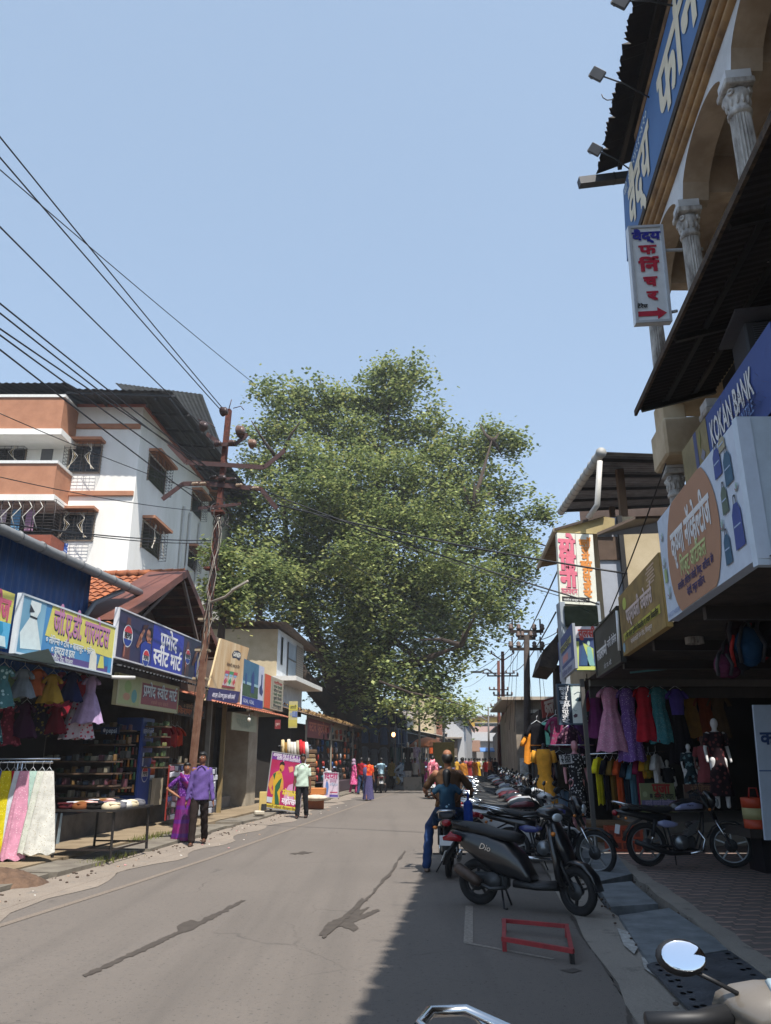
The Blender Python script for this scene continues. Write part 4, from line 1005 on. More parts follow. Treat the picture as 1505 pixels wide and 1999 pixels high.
for cx in (.42, .60): f.rect(cx-.09, .50, cx-.05, .72, P('35605a'), 2); f.rect(cx-.04, .47, cx+.05, .74, P('8d9b74'), 3); f.ell(cx, .60, .035, .05, P('a9b490'), 4)
f.line([(.40, .34), (.48, .27), (.60, .33)], .02, P('40465a'), 2); f.line([(.38, .38), (.36, .30), (.42, .26)], .02, P('7a4a58'), 2); f.line([(.30, .34), (.33, .42)], .02, P('4a6a58'), 2)
f.text('मो.7', .27, .13, .09, P('23305e', .6), bold=.03, align='l'); f.build('lettering', t)

# jewellers
t, f = board([(1205, 1165), (1284, 1085), (1303, 1217), (1220, 1283)], c=2.09, name='jewellery_shop_sign', label='stained yellow jewellery shop sign next to the large white one', base='a3864e', th=.07)
f.rect(0, 0, 1, 1, M('stained_yellow_flex', 'a98c50', .7, col2='6f5a38', scale=2.2, detail=9), 0)
f.text('पद्मावती ज्वेलर्स', .50, .55, .20, P('b9a7a0', .6), bold=.03, width=.62); f.rect(.06, .22, .93, .34, P('a09a3c', .6), 1)
f.text('१ ग्रॅम गोल्ड दागिने मिळतील व तयार मिळतील', .5, .26, .075, P('2c2a1c', .6), bold=.02, width=.80); f.text('सावंतवाडी मेन रोड, चिपळूण', .5, .13, .06, P('b8aaa2', .6), bold=.01, width=.5)
f.ell(.16, .80, .05, .10, P('9ba24a'), 1); f.ell(.05, .12, .035, .08, P('6f8fa0'), 1)
for k in range(6): f.rect(.72+.03*(k % 2), .70+k*.045, .88+.02*(k % 2), .725+k*.045, P('a8907a'), 1)
f.build('lettering', t)
# black boutique sign with a tube light
t, f = board([(1160, 1228), (1206, 1185), (1214, 1286), (1166, 1330)], c=2.13, name='boutique_sign', label='black boutique sign with white lettering and a tube light', base='33332f', th=.06, frame='1d1d1d')
f.text('लाडलक्ष्मी', .30, .42, .18, P('c9c9cc', .5), bold=.03, width=.42); f.text('नारी ड्रेसेस', .72, .48, .12, P('c9c9cc', .5), bold=.02, width=.34); f.text('प्रो. प्रा. सौ.', .5, .12, .07, P('a9a9ac', .5), bold=.01, width=.3); f.build('lettering', t)
tl = MB(); a = W(1204, 1192, 2.0); b = W(1209, 1270, 2.0); tl.tube([a-t.location, b-t.location], .02, 8, P('d8dbe0', .3)); tl.build('tube_light', t)
# corner light box  (two faces)
t, f = board([(1087, 1252), (1116, 1224), (1124, 1300), (1096, 1332)], c=1.85, name='garment_light_box', label='weathered blue and yellow corner light box, side towards the street', base='7d8288', th=.05)
f.rect(0, 0, 1, 1, P('3c4a74', .6), 0); f.rect(.08, .62, .9, .78, P('9a9a58', .6), 1); f.text('गारमेंट', .5, .68, .12, P('30304a'), bold=.02, width=.7); f.rect(.2, .3, .85, .55, P('7a7f98'), 1); f.rect(.32, .34, .66, .5, P('b07a78'), 2); f.rect(0, 0, 1, .22, P('8a8fa0'), 1); f.text('लेडीज टेलर', .5, .08, .1, P('5a6080'), bold=.02, width=.7); f.build('lettering', t)
t, f = board([(1116, 1224), (1170, 1222), (1171, 1309), (1124, 1311)], Y=W(1116, 1270, 1.85).y, name='ladies_wear_sign', label='green and blue sign with two mannequin figures, red word on top', base='8e9a6c', th=.06)
f.rect(0, .74, 1, 1, P('b2b0b6', .6), 1); f.text('तुलसी', .55, .84, .16, P('a8433c', .6), bold=.04, width=.66); f.rect(0, 0, 1, .74, P('2b3c63', .6), 1)
f.poly([(.05, .05), (.05, .66), (.22, .66), (.14, .1), (.6, .1), (.35, .64), (.75, .5), (.72, .05)], P('9aa75c', .6), 2); f.poly([(.2, .12), (.3, .45), (.36, .62), (.42, .45), (.56, .12)], P('27466a'), 3); f.ell(.58, .62, .05, .06, P('8fa6a0'), 3); f.poly([(.48, .12), (.52, .54), (.66, .54), (.76, .12)], P('6f9a94'), 3); f.poly([(.05, .02), (.95, .02), (.95, .10), (.05, .10)], P('a5ad5c'), 4); f.build('lettering', t)
# mohini / blossom vertical sign
t, f = board([(1087, 1040), (1172, 1043), (1166, 1182), (1094, 1178)], Y=16.0, name='collection_and_parlour_sign', label='pinkish white sign with pink and orange vertical lettering under the small tin roof', base='cdbfae', th=.16, rect=False)
f.rect(0, 0, 1, 1, P('cfc3b4', .6), 0); PK = P('bf6274', .6); PKS = P('5c3846', .6)
for i, (s_, y, w) in enumerate((('मो', .80, .42), ('हि', .58, .40), ('नी', .34, .42))):
    f.text(s_, .265, y-.012, .36, PKS, l=1, bold=.05, width=w); f.text(s_, .25, y, .36, PK, l=3, bold=.05, width=w)
f.text('कलेक्शन', .26, .17, .14, PK, bold=.02, width=.44); f.line([(.51, 0), (.51, 1)], .008, P('6a6058'), 1)
for i, s_ in enumerate(('ब्लॉ', 'स', 'म', 'ब्यु', 'टी', 'पा', 'र्ल', 'र')): f.text(s_, .76, .87-i*.103, .16, P('c07a38', .6), l=3, bold=.05, width=.30 if i in (0, 3) else .19)
f.rect(.05, .035, .80, .10, P('2a2424'), 1); f.text('जालीज बाजूस चाल वरी', .42, .055, .045, P('d0c8bc'), bold=.02, width=.66); f.build('lettering', t)
# blossom face sign lower down
t, f = board([(1087, 1336), (1143, 1334), (1144, 1415), (1090, 1415)], Y=15.4, name='beauty_parlour_sign', label='dark blue parlour light box with a half face and vertical lettering', base='2b3038', th=.12, frame='3a4a58')
f.rect(0, 0, 1, 1, P('1d2b3c', .5), 0); f.rect(.50, .02, .98, .98, P('9fb0ac', .5), 1)
f.poly([(.50, .02), (.98, .02), (.98, .55), (.93, .98), (.60, .98), (.52, .80), (.50, .6)], P('b8c4bc', .5), 2)
f.poly([(.62, .60), (.72, .665), (.86, .67), (.94, .60), (.84, .565), (.70, .57)], P('2e4650'), 3); f.ell(.79, .61, .05, .032, P('101a20'), 4, 12); f.line([(.60, .74), (.74, .80), (.92, .76)], .012, P('35505a'), 3)
f.poly([(.52, .22), (.60, .27), (.68, .25), (.66, .19), (.56, .17)], P('4f3a44'), 3); f.line([(.55, .38), (.60, .33), (.66, .35)], .01, P('7f928e'), 3)
for i, s_ in enumerate(('ब्लॉ', 'स', 'म', 'ब्यु', 'टी', 'पा', 'र्ल', 'र')): f.text(s_, .25, .87-i*.113, .085, P('c2ccd2', .5), l=3, bold=.03, width=.34 if i in (0, 3) else .22)
f.build('lettering', t)

LIFT[0] = 1.0
# ------------------------------------------------------------------ second building: terrace with tin roof, plain walls
def terrace_building():
    t = thing('terrace_building', 'pale two storey building with a tin roofed terrace behind the vertical pink sign', 'building')
    Y = 16.2
    w = MB(); a = V(1168, 1060, Y); b = V(1320, 1060, Y); z0 = 2.9; z1 = V(1200, 1010, Y).z
    w.add([(a.x, Y, z0), (b.x+3, Y, z0), (b.x+3, Y, z1), (a.x, Y, z1)], [(0, 1, 2, 3)], M('grey_blue_wall', 'a3a9b4', .85, col2='8b8f98', scale=1))
    l = V(1120, 1060, Y+.4); p0 = Vector((a.x, Y, 0)); p1 = Vector((V(1090, 1100, 24).x, 24, 0))
    w.add([(p0.x, p0.y, z0), (p1.x, p1.y, z0), (p1.x, p1.y, z1), (p0.x, p0.y, z1)], [(0, 1, 2, 3)], M('cream_side_wall', 'b3a489', .85, col2='96876d', scale=1)); w.build('wall', t)
    c_ = MB(); q0 = V(1213, 1095, Y-.05); q1 = V(1320, 1030, Y-.05); c_.bb((V(1216, 1100, Y).x, Y-.05, z0), (b.x+3, Y-.003, z1), CREAM); c_.build('wall', t)
    d = MB(); d.bar((V(1214, 1100, Y).x, Y-.1, z0), (V(1214, 1100, Y).x, Y-.1, z1), .10, .10, P('1f1d1c')); d.build('post', t)
    dk = MB(); q0 = V(1170, 1093, Y-.03); q1 = V(1213, 1048, Y-.03); dk.bb((q0.x, Y-.04, q0.z), (q1.x, Y-.004, q1.z), M('brown_stain_band', '5d4c40', .9, var=.3)); dk.build('band', t)
    # reflecting window box under the sign
    wd = MB(); q0 = V(1104, 1223, 15.9); q1 = V(1166, 1183, 15.9); wd.bb((q0.x, 15.9, q0.z), (q1.x, 16.1, q1.z), M('mirror_glass', '3a4640', .08, metal=.7, var=.6, scale=9)); wd.build('window', t)
    fw = MB(); q0 = V(1096, 1225, 15.95); fw.bb((q0.x, 15.95, z0), (V(1104, 1200, 15.95).x, 16.3, q1.z+.1), P('9aa3ac')); fw.bb((q1.x+.003, 15.92, z0), (V(1172, 1200, 15.95).x, 16.3, q1.z+.1), P('9aa3ac')); fw.build('frame', t)
    # terrace roof (underside seen), sloping up towards the camera side
    r = MB(); A = V(1099, 997, 22.5); B = V(1178, 882, 15.5); C_ = V(1335, 888, 15.5); D_ = V(1330, 985, 24)
    ribbed(A, B, D_, C_, .22, .03, M('zinc_sheet', '6f7478', .5, metal=.5, col2='4b4f53', scale=3), r); r.build('roof', t)
    g = MB(); off = Vector((-.06, 0, -.03)); g.tube([A+off, A.lerp(B, .5)+off, B+off], .10, 10, P('b0b0ac', .6)); 
    for i in range(13): p = A.lerp(B, i/12)+off; g.tube([p, p+(B-A).normalized()*.05], .118, 10, P('9a9a96', .6))
    g.build('gutter', t)
    dp = MB(); b0 = V(1171, 900, 15.5); dp.tube([b0, V(1166, 985, 15.6), V(1148, 1012, 15.8)], .06, 8, P('c9c6be', .5)); dp.build('drain_pipe', t)
    for px, py0, py1, w_, Yp in ((1217, 915, 1060, .16, 17.2), (1190, 990, 1010, .14, 22)):
        q0 = V(px, py0, Yp); q1 = V(px+6, py1, Yp); p = MB(); p.bar((q1.x, Yp, q1.z), (q1.x, Yp, q0.z), w_, w_, WOOD); p.build('roof_post', t)
    rb = MB()
    for k in range(5): a_ = A.lerp(B, .05+k*.22); b_ = D_.lerp(C_, .05+k*.22); rb.bar(a_-Vector((0, 0, .07)), b_-Vector((0, 0, .07)), .06, .08, P('2f2d2c'))
    rb.build('roof_beam', t)
    bk = MB(); bk.add([(A.x+.9, 24, z1), (12, 24, z1), (12, 24, z1+3.2), (A.x+.9, 24, z1+3.2)], [(0, 1, 2, 3)], M('brown_terrace_wall', '5a4a42', .9, var=.3)); bk.build('back_wall', t)
    # lower small roof over the pink sign, cream gable board
    s1 = MB(); A = V(1050, 1108, 20); B = V(1085, 1036, 16.2); C_ = V(1180, 1010, 16.2); D_ = V(1150, 1090, 20)
    ribbed(A, B, D_, C_, .25, .03, M('cream_soffit', 'a08a6c', .8, col2='7d6a52', scale=2), s1); s1.build('lower_roof', t)
    gb = MB(); gb.add([V(1085, 1036, 16.1), V(1180, 1008, 16.1), V(1200, 1012, 16.1), V(1200, 1043, 16.1), V(1090, 1040, 16.1)], [(0, 1, 2, 3, 4)], M('ochre_gable', 'b7a575', .8, col2='98875f', scale=2)); gb.bar(V(1083, 1034, 16.05), V(1180, 1006, 16.05), .06, .05, P('4a3c30')); gb.bar(V(1050, 1108, 20), V(1083, 1034, 16.05), .06, .08, P('b5a58c')); gb.build('bargeboard', t)
    s2 = MB(); A = V(1165, 1040, 13.5); B = V(1240, 1008, 13.5); C_ = V(1330, 1005, 15); D_ = V(1330, 1035, 15)
    s2.add([A, B, C_, D_, *(q - Vector((0, 0, .05)) for q in (A, B, C_, D_))], [(0, 1, 2, 3), (4, 5, 6, 7), (0, 1, 5, 4), (0, 3, 7, 4)], P('5a4c42')); s2.build('canopy', t)
terrace_building()

# ------------------------------------------------------------------ shop rooms on the right (dark, open to the pavement)
def dress_shop():
    t = thing('dress_shop', 'dark open dress shop behind the pavement, under the yellow and white signs', 'shop')
    w = MB(); YB = 19.5
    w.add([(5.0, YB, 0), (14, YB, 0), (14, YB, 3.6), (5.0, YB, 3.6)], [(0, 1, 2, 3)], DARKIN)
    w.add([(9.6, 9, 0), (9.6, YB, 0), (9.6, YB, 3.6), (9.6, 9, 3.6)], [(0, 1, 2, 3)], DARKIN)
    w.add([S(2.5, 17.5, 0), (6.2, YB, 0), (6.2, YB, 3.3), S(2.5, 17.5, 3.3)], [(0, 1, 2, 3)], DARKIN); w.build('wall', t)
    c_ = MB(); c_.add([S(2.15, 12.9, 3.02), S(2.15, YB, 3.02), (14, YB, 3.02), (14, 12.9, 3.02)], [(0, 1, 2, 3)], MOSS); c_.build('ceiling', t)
    st = MB(); a = V(1240, 1590, 15.6); st.bb((a.x, 15.4, .06), (9.6, YB, .24), CONC); st.bb((a.x+.25, 15.9, .245), (9.6, YB, .42), CONC); st.build('step', t)
    s0 = MB(); a = V(1165, 1590, 16.2); s0.bb((a.x-.1, 16.0, .06), (a.x+.95, 17.5, .36), M('wooden_board', '8a6a48', .85, var=.35)); s0.build('low_platform', t)
    bm_ = MB(); bm_.bar(S(2.2, 14.9, 2.97), (9.5, 14.9, 2.97), .12, .14, P('6a6660')); bm_.bar(S(2.2, 15.0, 2.80), (9.5, 15.0, 2.80), .05, .22, M('faded_fascia', '4a4644', .8, var=.3)); bm_.build('fascia', t)
    p = MB(); a = V(1158, 1595, 14.6); p.bar((a.x, 14.6, 0), (a.x-.02, 14.6, 3.0), .07, .07, P('5a5854')); p.build('post', t)
    for px, py in ((1353, 1333), (1381, 1334)):
        l = MB(); q = V(px, py, 17.0); l.box((q.x, q.y, q.z), (.20, .02, .03), M('lit_tube', 'ffffff', .5, emit=('f4f6ff', 3.0))); l.build('ceiling_lamp', t)
    tub = MB(); tub.bar(V(1230, 1313, 13), V(1375, 1298, 13), .03, .03, P('4f8a90')); tub.build('teal_rail', t)
dress_shop()
# white leaning board at the right edge
t, f = board([(1470, 1376), (1600, 1368), (1640, 1640), (1494, 1640)], Y=8.6, name='leaning_sign_board', label='white sign board with a dark blue letter, leaning at the right edge', base='a8b4c4', th=.03, rect=False, frame=None)
f.text('कटलरी', .055, .74, .14, P('1d3a6a', .5), bold=.03, align='l'); f.line([(.0, .50), (1, .50)], .012, P('2c4f86'), 1); f.build('lettering', t)
# ------------------------------------------------------------------ signs on the left
YEL = P('d8cf6a', .55); SKYB = M('blue_flex_print', '4f8fbe', .5, col2='2f6aa6', scale=.7, detail=2); NB = P('27306e', .5)
t, f = board([(-60, 1130), (29, 1158), (14, 1264), (-70, 1250)], c=-7.02, name='edge_shop_sign', label='yellow and light blue shop sign cut by the left edge of the picture', base='c9d8dc')
f.rect(0, .45, 1, 1, YEL, 0); f.rect(0, 0, 1, .45, P('58b0d8'), 0); f.poly([(.55, .02), (.60, .42), (.80, .44), (.84, .3), (.75, .02)], P('2a8fb8'), 1); f.poly([(.70, .02), (.72, .2), (.9, .2), (.95, .02)], P('cfe4ec'), 2)
f.text('लेडीज', .62, .66, .34, P('c8607a'), bold=.04, width=.6); f.build('lettering', t)
t, f = board([(45, 1162), (229, 1221), (213, 1319), (25, 1273)], c=-7.0, name='garment_shop_sign', label='blue and yellow garment shop sign with a white gown under the blue sheet wall', base='d5dde2', frame='c9d2d8')
f.rect(0, 0, 1, 1, SKYB, 0); f.rect(0, 0, .22, .999, M('pale_sky_print', '8db8cc', .5, col2='3f7a9c', scale=.9, detail=2), 1); f.rect(.2, 0, 1, .15, P('5a4a86'), 1)
f.poly([(.24, .42), (.28, .999), (.999, .999), (.999, .33)], YEL, 1)
f.poly([(.08, .93), (.17, .93), (.17, .80), (.145, .66), (.18, .42), (.22, .15), (.04, .1), (.02, .35), (.09, .66), (.075, .8)], P('d8e2e0'), 2); f.poly([(.075, .86), (.12, .75), (.075, .72)], P('2b3038'), 3); f.line([(.085, .66), (.15, .65)], .03, P('20242c'), 3)
PNK = P('c283a8', .5); f.text('जी.ए.डी. गारमेंटस', .615, .69, .40, NB, l=2, bold=.035, width=.62); f.text('जी.ए.डी. गारमेंटस', .61, .705, .40, PNK, l=4, bold=.022, width=.62)
WT = P('dfe6ea', .5)
f.text('० लेगिन्स ० टॉप ० बाबासूट ० फ्रॉक', .50, .36, .12, WT, bold=.02, width=.50); f.text('० दुपट्टा व इतर', .43, .21, .13, WT, bold=.03, width=.24); f.text('गोवळकोट रोड, चिपळूण', .42, .07, .075, WT, bold=.01, width=.24)
f.poly([(.72, .0), (.72, .3), (.76, .42), (.80, .3), (.81, .0)], P('dcdccf'), 2); f.poly([(.82, .08), (.84, .33), (.88, .33), (.9, .1)], P('cfcf6a'), 2); f.poly([(.905, .14), (.905, .34), (.93, .34), (.935, .16)], P('2b7fb0'), 2); f.poly([(.945, .02), (.945, .34), (.985, .34), (.985, .02)], P('3a8fc0'), 2)
f.build('lettering', t)
mb = MB(); a = W(218, 1322, -6.95) - t.location; mb.tube([a, a+Vector((.35, .3, .02))], .035, 8, P('c9c8c4')); mb.build('tube_light', t)
mb = MB(); a = W(28, 1280, -6.9) - t.location; b = W(120, 1300, -6.95)-t.location; mb.add([a, a+Vector((.45, .12, .12)), b+Vector((-.1, .1, -.02)), b, a-Vector((.6, 0, -.02))], [(0, 1, 2), (0, 2, 3), (0, 4, 3)], P('6f8f9a')); mb.build('torn_tarp', t)

def cola(f, cx, cy, r, l=3):
    f.ell(cx, cy, r, r*f.w/f.h, P('e0e2e8', .4), l, 24); f.poly([(cx-r*.86, cy+r*.3*f.w/f.h)] + [(cx+r*.9*math.cos(R(160-i*14)), cy+r*.9*f.w/f.h*math.sin(R(160-i*14))) for i in range(11)], P('c02a34', .4), l+1)
    f.poly([(cx+r*.9*math.cos(R(200+i*14)), cy+r*.9*f.w/f.h*math.sin(R(200+i*14))) for i in range(11)], P('16348c', .4), l+1)
    f.text('PEPSI', cx, cy, r*f.w*.5, P('15181f', .4), l=l+2, bold=.03, width=r*1.5)
def bottle(f, cx, cy, w, h):
    DR = M('cola_print', '5a2620', .4, var=.3, scale=5)
    f.poly([(cx-w, cy-h), (cx-w*.8, cy-h*.1), (cx-w, cy+h*.4), (cx-w*.45, cy+h*.85), (cx-w*.45, cy+h), (cx+w*.45, cy+h), (cx+w*.45, cy+h*.85), (cx+w, cy+h*.4), (cx+w*.8, cy-h*.1), (cx+w, cy-h)], DR, 2)
    f.line([(cx-w*.6, cy-h*.9), (cx-w*.5, cy+h*.5)], .05, P('a86a5a'), 3)
def drinker(f, x, s_=1):
    SK = P('a8705a', .5); f.poly([(x-.02, .02), (x-.03, .42), (x+.01, .52), (x+.075, .5), (x+.085, .02)], P('253a8f'), 3)
    f.poly([(x-.075, .36), (x-.06, .32), (x-.02, .50), (x-.04, .60)], SK, 4); f.poly([(x-.075, .36), (x-.045, .62), (x-.012, .78), (x+.0, .72), (x-.025, .56), (x-.05, .34)], SK, 4)
    f.ell(x+.045, .66, .03, .14, SK, 4, 14); f.poly([(x+.03, .80), (x+.07, .85), (x+.085, .66), (x+.062, .62), (x+.055, .76)], P('1d1512'), 5); f.poly([(x+.03, .5), (x+.05, .58), (x+.075, .5)], SK, 4)
    f.poly([(x-.03, .72), (x+.02, .80), (x+.03, .88), (x-.02, .84)], P('3a1a18'), 5)
t, f = board([(233, 1191), (399, 1251), (391, 1326), (220, 1290)], c=-6.98, name='sweet_mart_sign', label='large dark blue sweet mart sign with cola bottles and men drinking', base='d5d5da', frame='c9c8cc')
f.rect(0, 0, 1, 1, M('night_blue_print', '23264c', .45, col2='301e3c', scale=1), 0); f.rect(.35, .0, .72, 1, P('24309a', .45), 1)
bottle(f, .10, .45, .035, .42); cola(f, .10, .50, .045); drinker(f, .26); cola(f, .29, .17, .036, 6)
bottle(f, .78, .45, .03, .42); cola(f, .785, .50, .036); drinker(f, .92); cola(f, .945, .17, .032, 6)
WW = P('e4e4ea', .45); f.text('प्रमोद', .535, .66, .36, WW, bold=.025, width=.20); f.text('स्वीट मार्ट', .535, .26, .36, WW, bold=.025, width=.33); f.build('lettering', t)
t, f = board([(232, 1313), (350, 1341), (344, 1391), (223, 1377)], c=-7.25, name='sweet_mart_lower_sign', label='smaller cream and red sweet mart sign hung under the large blue one', base='b9b48a', frame='a9a47e')
f.rect(0, 0, 1, 1, P('b6b288'), 0); f.rect(.36, .14, .985, .86, P('94484c'), 1); f.rect(.03, .05, .33, .95, P('a9b07c'), 1); f.ell(.15, .62, .05, .2, P('8fa860'), 2); f.ell(.25, .35, .04, .22, P('5f9a98'), 2); f.ell(.14, .3, .05, .12, P('bf8f70'), 2)
f.text('प्रमोद स्वीट मार्ट', .67, .58, .26, P('2c3f6e'), l=2, bold=.035, width=.58); f.text('प्रमोद स्वीट मार्ट', .67, .595, .26, P('d8dfe2'), l=4, bold=.02, width=.58); f.text('स्वामी कृपा बेकरी', .67, .24, .08, P('b97a6a'), bold=.01, width=.3); f.build('lettering', t)
t, f = board([(343, 1368), (403, 1378), (398, 1402), (340, 1396)], c=-7.6, name='bangle_shop_sign', label='dark board with small orange lettering between the posts', base='2a2623', th=.04)
f.text('० समर्थकृपा ०', .5, .72, .12, P('a08a70'), bold=.02, width=.5); f.text('किराणा भुसार', .5, .32, .16, P('b5683a'), bold=.02, width=.85); f.build('lettering', t)

t, f = board([(431, 1246), (484, 1272), (463, 1373), (401, 1367)], c=-6.95, name='incense_sign', label='tall tan flex banner with three striped packets leaning outwards above the orange awning', base='c8b48c', th=.05, rect=False)
f.rect(0, 0, 1, 1, M('wood_grain_print', 'b98f5c', .5, col2='d6c09a', scale=3, stretch=(1, 1, .2)), 0); f.rect(0, 0, 1, .20, P('30285e'), 1)
f.poly([(.45, .80), (.50, .87), (.62, .89), (.75, .86), (.78, .78), (.74, .72), (.62, .755), (.50, .74)], P('2a2a40'), 1); f.text('GANESH', .62, .81, .16, P('e0dccf'), bold=.04, width=.26); f.text('मेजवानी, मजा हर दिन', .58, .61, .10, P('5a4432'), bold=.02, width=.44)
for i, (x, a_, b_) in enumerate(((.43, 'b8465a', 'c8b0b8'), (.57, '3f8f5a', 'b8c8c0'), (.71, 'c0444a', 'd0b8b0'))):
    f.poly([(x-.07, .24), (x-.05, .34), (x-.07, .5), (x+.07, .5), (x+.05, .34), (x+.07, .24)], P(b_), 2+i % 2); f.rect(x-.07, .46, x+.07, .51, P(a_), 4); f.poly([(x-.05, .34), (x, .28), (x+.05, .34), (x, .40)], P(a_), 4); f.ell(x, .44, .05, .018, P('8fb0d0'), 4); f.rect(x-.07, .23, x+.07, .265, P('8a3036'), 4)
f.text('आर.एम. किराणा दुकान आणि कंपनी', .5, .09, .14, P('dcd8e4'), bold=.03, width=.72); f.build('lettering', t)
t, f = board([(481, 1290), (521, 1303), (507, 1382), (466, 1375)], c=-6.95, name='picture_banner', label='blue flex banner with a green and blue picture beside the tan banner', base='c9ccd4', th=.05)
f.rect(0, 0, 1, 1, P('b9bccc'), 0); f.rect(0, .2, .72, 1, M('blue_scene_print', '3f6b86', .5, col2='2f5a78', scale=3), 1); f.rect(.0, .2, .72, .46, M('green_scene_print', '3f5a38', .5, col2='28402c', scale=8), 2); f.rect(.0, .46, .72, .52, P('8fb0b8'), 3); f.poly([(.36, .3), (.38, .7), (.46, .82), (.5, .7), (.52, .3)], P('2a3f74'), 4); f.poly([(.08, .46), (.1, .7), (.15, .7), (.17, .46)], P('2f4f80'), 4)
f.rect(0, 0, 1, .19, P('2d3a86'), 1); f.text('GOAL, GOAL', .3, .09, .12, P('b8c0d8'), bold=.02, width=.5); f.poly([(.80, .35), (.78, .48), (.86, .56), (.86, .8), (.92, .8), (.92, .5), (.98, .4), (.92, .3)], P('2c3868'), 2); f.build('lettering', t)
t, f = board([(523, 1316), (558, 1332), (547, 1388), (509, 1380)], c=-6.95, name='orange_edged_sign', label='small grey notice board with a bright orange left strip', base='a09684', th=.05)
f.rect(0, 0, .3, 1, P('c8502c'), 1); f.rect(.38, .06, .97, .94, P('9a917e'), 1)
for i in range(7): f.text(('माणिक', 'नारळ पोफळी', 'सोड व घास', 'फळे भाजी', 'सुकी मिरची', 'कडधान्य', 'चिपळूण')[i], .68, .84-i*.12, .09, P('a03c34') if i == 0 else P('4c6048' if i % 2 else '3c3a38'), bold=.02, width=.44)
f.build('lettering', t)
t, f = board([(453, 1390), (502, 1399), (500, 1430), (452, 1424)], c=-7.2, name='pale_notice_board', label='blank looking pale green board hung under the orange awning by a bare bulb', base='a9a98c', th=.03)
f.text('संस्कृती', .5, .62, .3, P('8f9a80'), bold=.01, width=.7); f.text('कलेक्शन', .5, .3, .14, P('9aa088'), bold=.01, width=.4); f.build('lettering', t)
t, f = board([(564, 1368), (581, 1370), (580, 1422), (563, 1420)], Y=30.5, name='yellow_blue_tall_sign', label='narrow faded yellow and blue vertical sign on a bracket by the stalls', base='b0a878', th=.04)
f.rect(0, .66, 1, .86, P('b9b04a'), 1); f.rect(.4, .4, 1, .62, P('5a6a9a'), 1); f.rect(0, .05, 1, .3, P('b4a84e'), 1); f.text('आरती', .5, .76, .13, P('4a4a30'), bold=.02, width=.7); f.text('साडी', .45, .5, .13, P('8a9ab8'), bold=.02, width=.6); f.build('lettering', t)
t, f = board([(537, 1404), (548, 1406), (547, 1424), (536, 1422)], Y=30.4, name='small_red_sign', label='small dull red sign hanging in the alley beside the pillar', base='7a2c30', th=.03); f.text('दुकान', .5, .5, .1, P('c8a8a0'), bold=.02, width=.7); f.build('lettering', t)
# big poster, leaning in the sun
t, f = board([(531, 1466), (600, 1478), (585, 1587), (516, 1577)], Y=24.6, name='saree_festival_poster', label='magenta poster of a woman in yellow and green sari, behind the pedestrian', base='b0246a', th=.05, frame='8f9094', rect=False)
f.rect(0, 0, 1, 1, M('magenta_print', 'b01f6e', .5, col2='9a1a3c', scale=1.2, detail=1), 0); f.rect(0, .86, 1, 1, P('6a2a86'), 1); f.rect(0, 0, 1, .085, P('c9b83c'), 1)
f.text('आमच्या येथे पे वे वी. ए. व', .45, .94, .10, P('e4dce8'), bold=.02, width=.8); f.text('कीर्तीचे युनियेब जिल्हाधिकारी', .5, .885, .09, P('e4dce8'), bold=.02, width=.66)
SKN = P('c98a44', .5); YS = P('c8a326', .5); GS = P('1f5a3a', .5)
f.poly([(.02, .40), (.06, .52), (.14, .62), (.26, .66), (.36, .64), (.44, .50), (.46, .38), (.34, .26), (.28, .24), (.34, .33), (.36, .42), (.16, .42), (.12, .36), (.24, .25), (.14, .25)], SKN, 2)
f.poly([(.14, .62), (.26, .67), (.36, .64), (.42, .5), (.36, .36), (.40, .2), (.40, .09), (.16, .09), (.2, .25), (.16, .4)], YS, 3); f.poly([(.30, .5), (.38, .56), (.36, .38), (.30, .3), (.36, .2), (.40, .09), (.28, .09), (.24, .24), (.22, .4)], GS, 4); f.poly([(.12, .60), (.2, .64), (.18, .5)], GS, 4)
f.ell(.345, .735, .065, .075, SKN, 4); f.poly([(.27, .76), (.28, .82), (.36, .85), (.42, .8), (.40, .775), (.33, .79)], P('1a1210'), 5); f.poly([(.24, .62), (.29, .72), (.35, .68), (.32, .62)], SKN, 4)
f.ell(.62, .74, .06, .05, P('c8567a'), 1); f.poly([(.5, .3), (.6, .45), (.78, .5), (.78, .2), (.5, .2)], P('c890b8'), 1); f.poly([(.52, .76), (.58, .66), (.68, .7), (.66, .78)], P('d88a6a'), 2)
f.text('मंगळसूत्र', .70, .30, .19, P('d8c23c'), bold=.04, width=.5); f.text('महोत्सव', .68, .16, .17, P('ecdcec'), bold=.04, width=.44); f.text('लक्ष्मी ज्वेलर्स, चिपळूण विभाग', .5, .035, .08, P('7a5a20'), bold=.02, width=.9); f.rect(.02, .105, .19, .20, P('b4bcc8'), 4); f.build('lettering', t)
pr = MB(); pr.bar((.1, .12, 0), (.1, .75, -.1), .04, .04, WOOD); pr.build('prop', t)
# dipti dress sign
t, f = board([(631, 1507), (662, 1507), (661, 1558), (630, 1557)], Y=30.5, name='dress_shop_standing_board', label='white standing board with pink lettering and a blue dress figure by the footwear stall', base='cfc4d0', th=.05, frame='a8a4ac', rect=False)
f.rect(0, 0, 1, 1, P('cdbccb'), 0); f.text('दिप्ती', .5, .84, .20, P('b03a6c'), bold=.03, width=.8); f.text('ड्रेसेस', .64, .66, .12, P('b88aa8'), bold=.02, width=.4); f.text('०%५०', .68, .52, .12, P('9fb0c8'), bold=.02, width=.5)
f.poly([(.14, .12), (.16, .45), (.2, .62), (.26, .66), (.34, .55), (.36, .4), (.3, .12)], P('5a78b0'), 2); f.ell(.25, .68, .035, .03, P('8a6a60'), 3); f.rect(.45, .2, .92, .235, P('b83a5c'), 2); f.rect(.42, .04, .96, .13, P('5a4a9a'), 2); f.build('lettering', t)
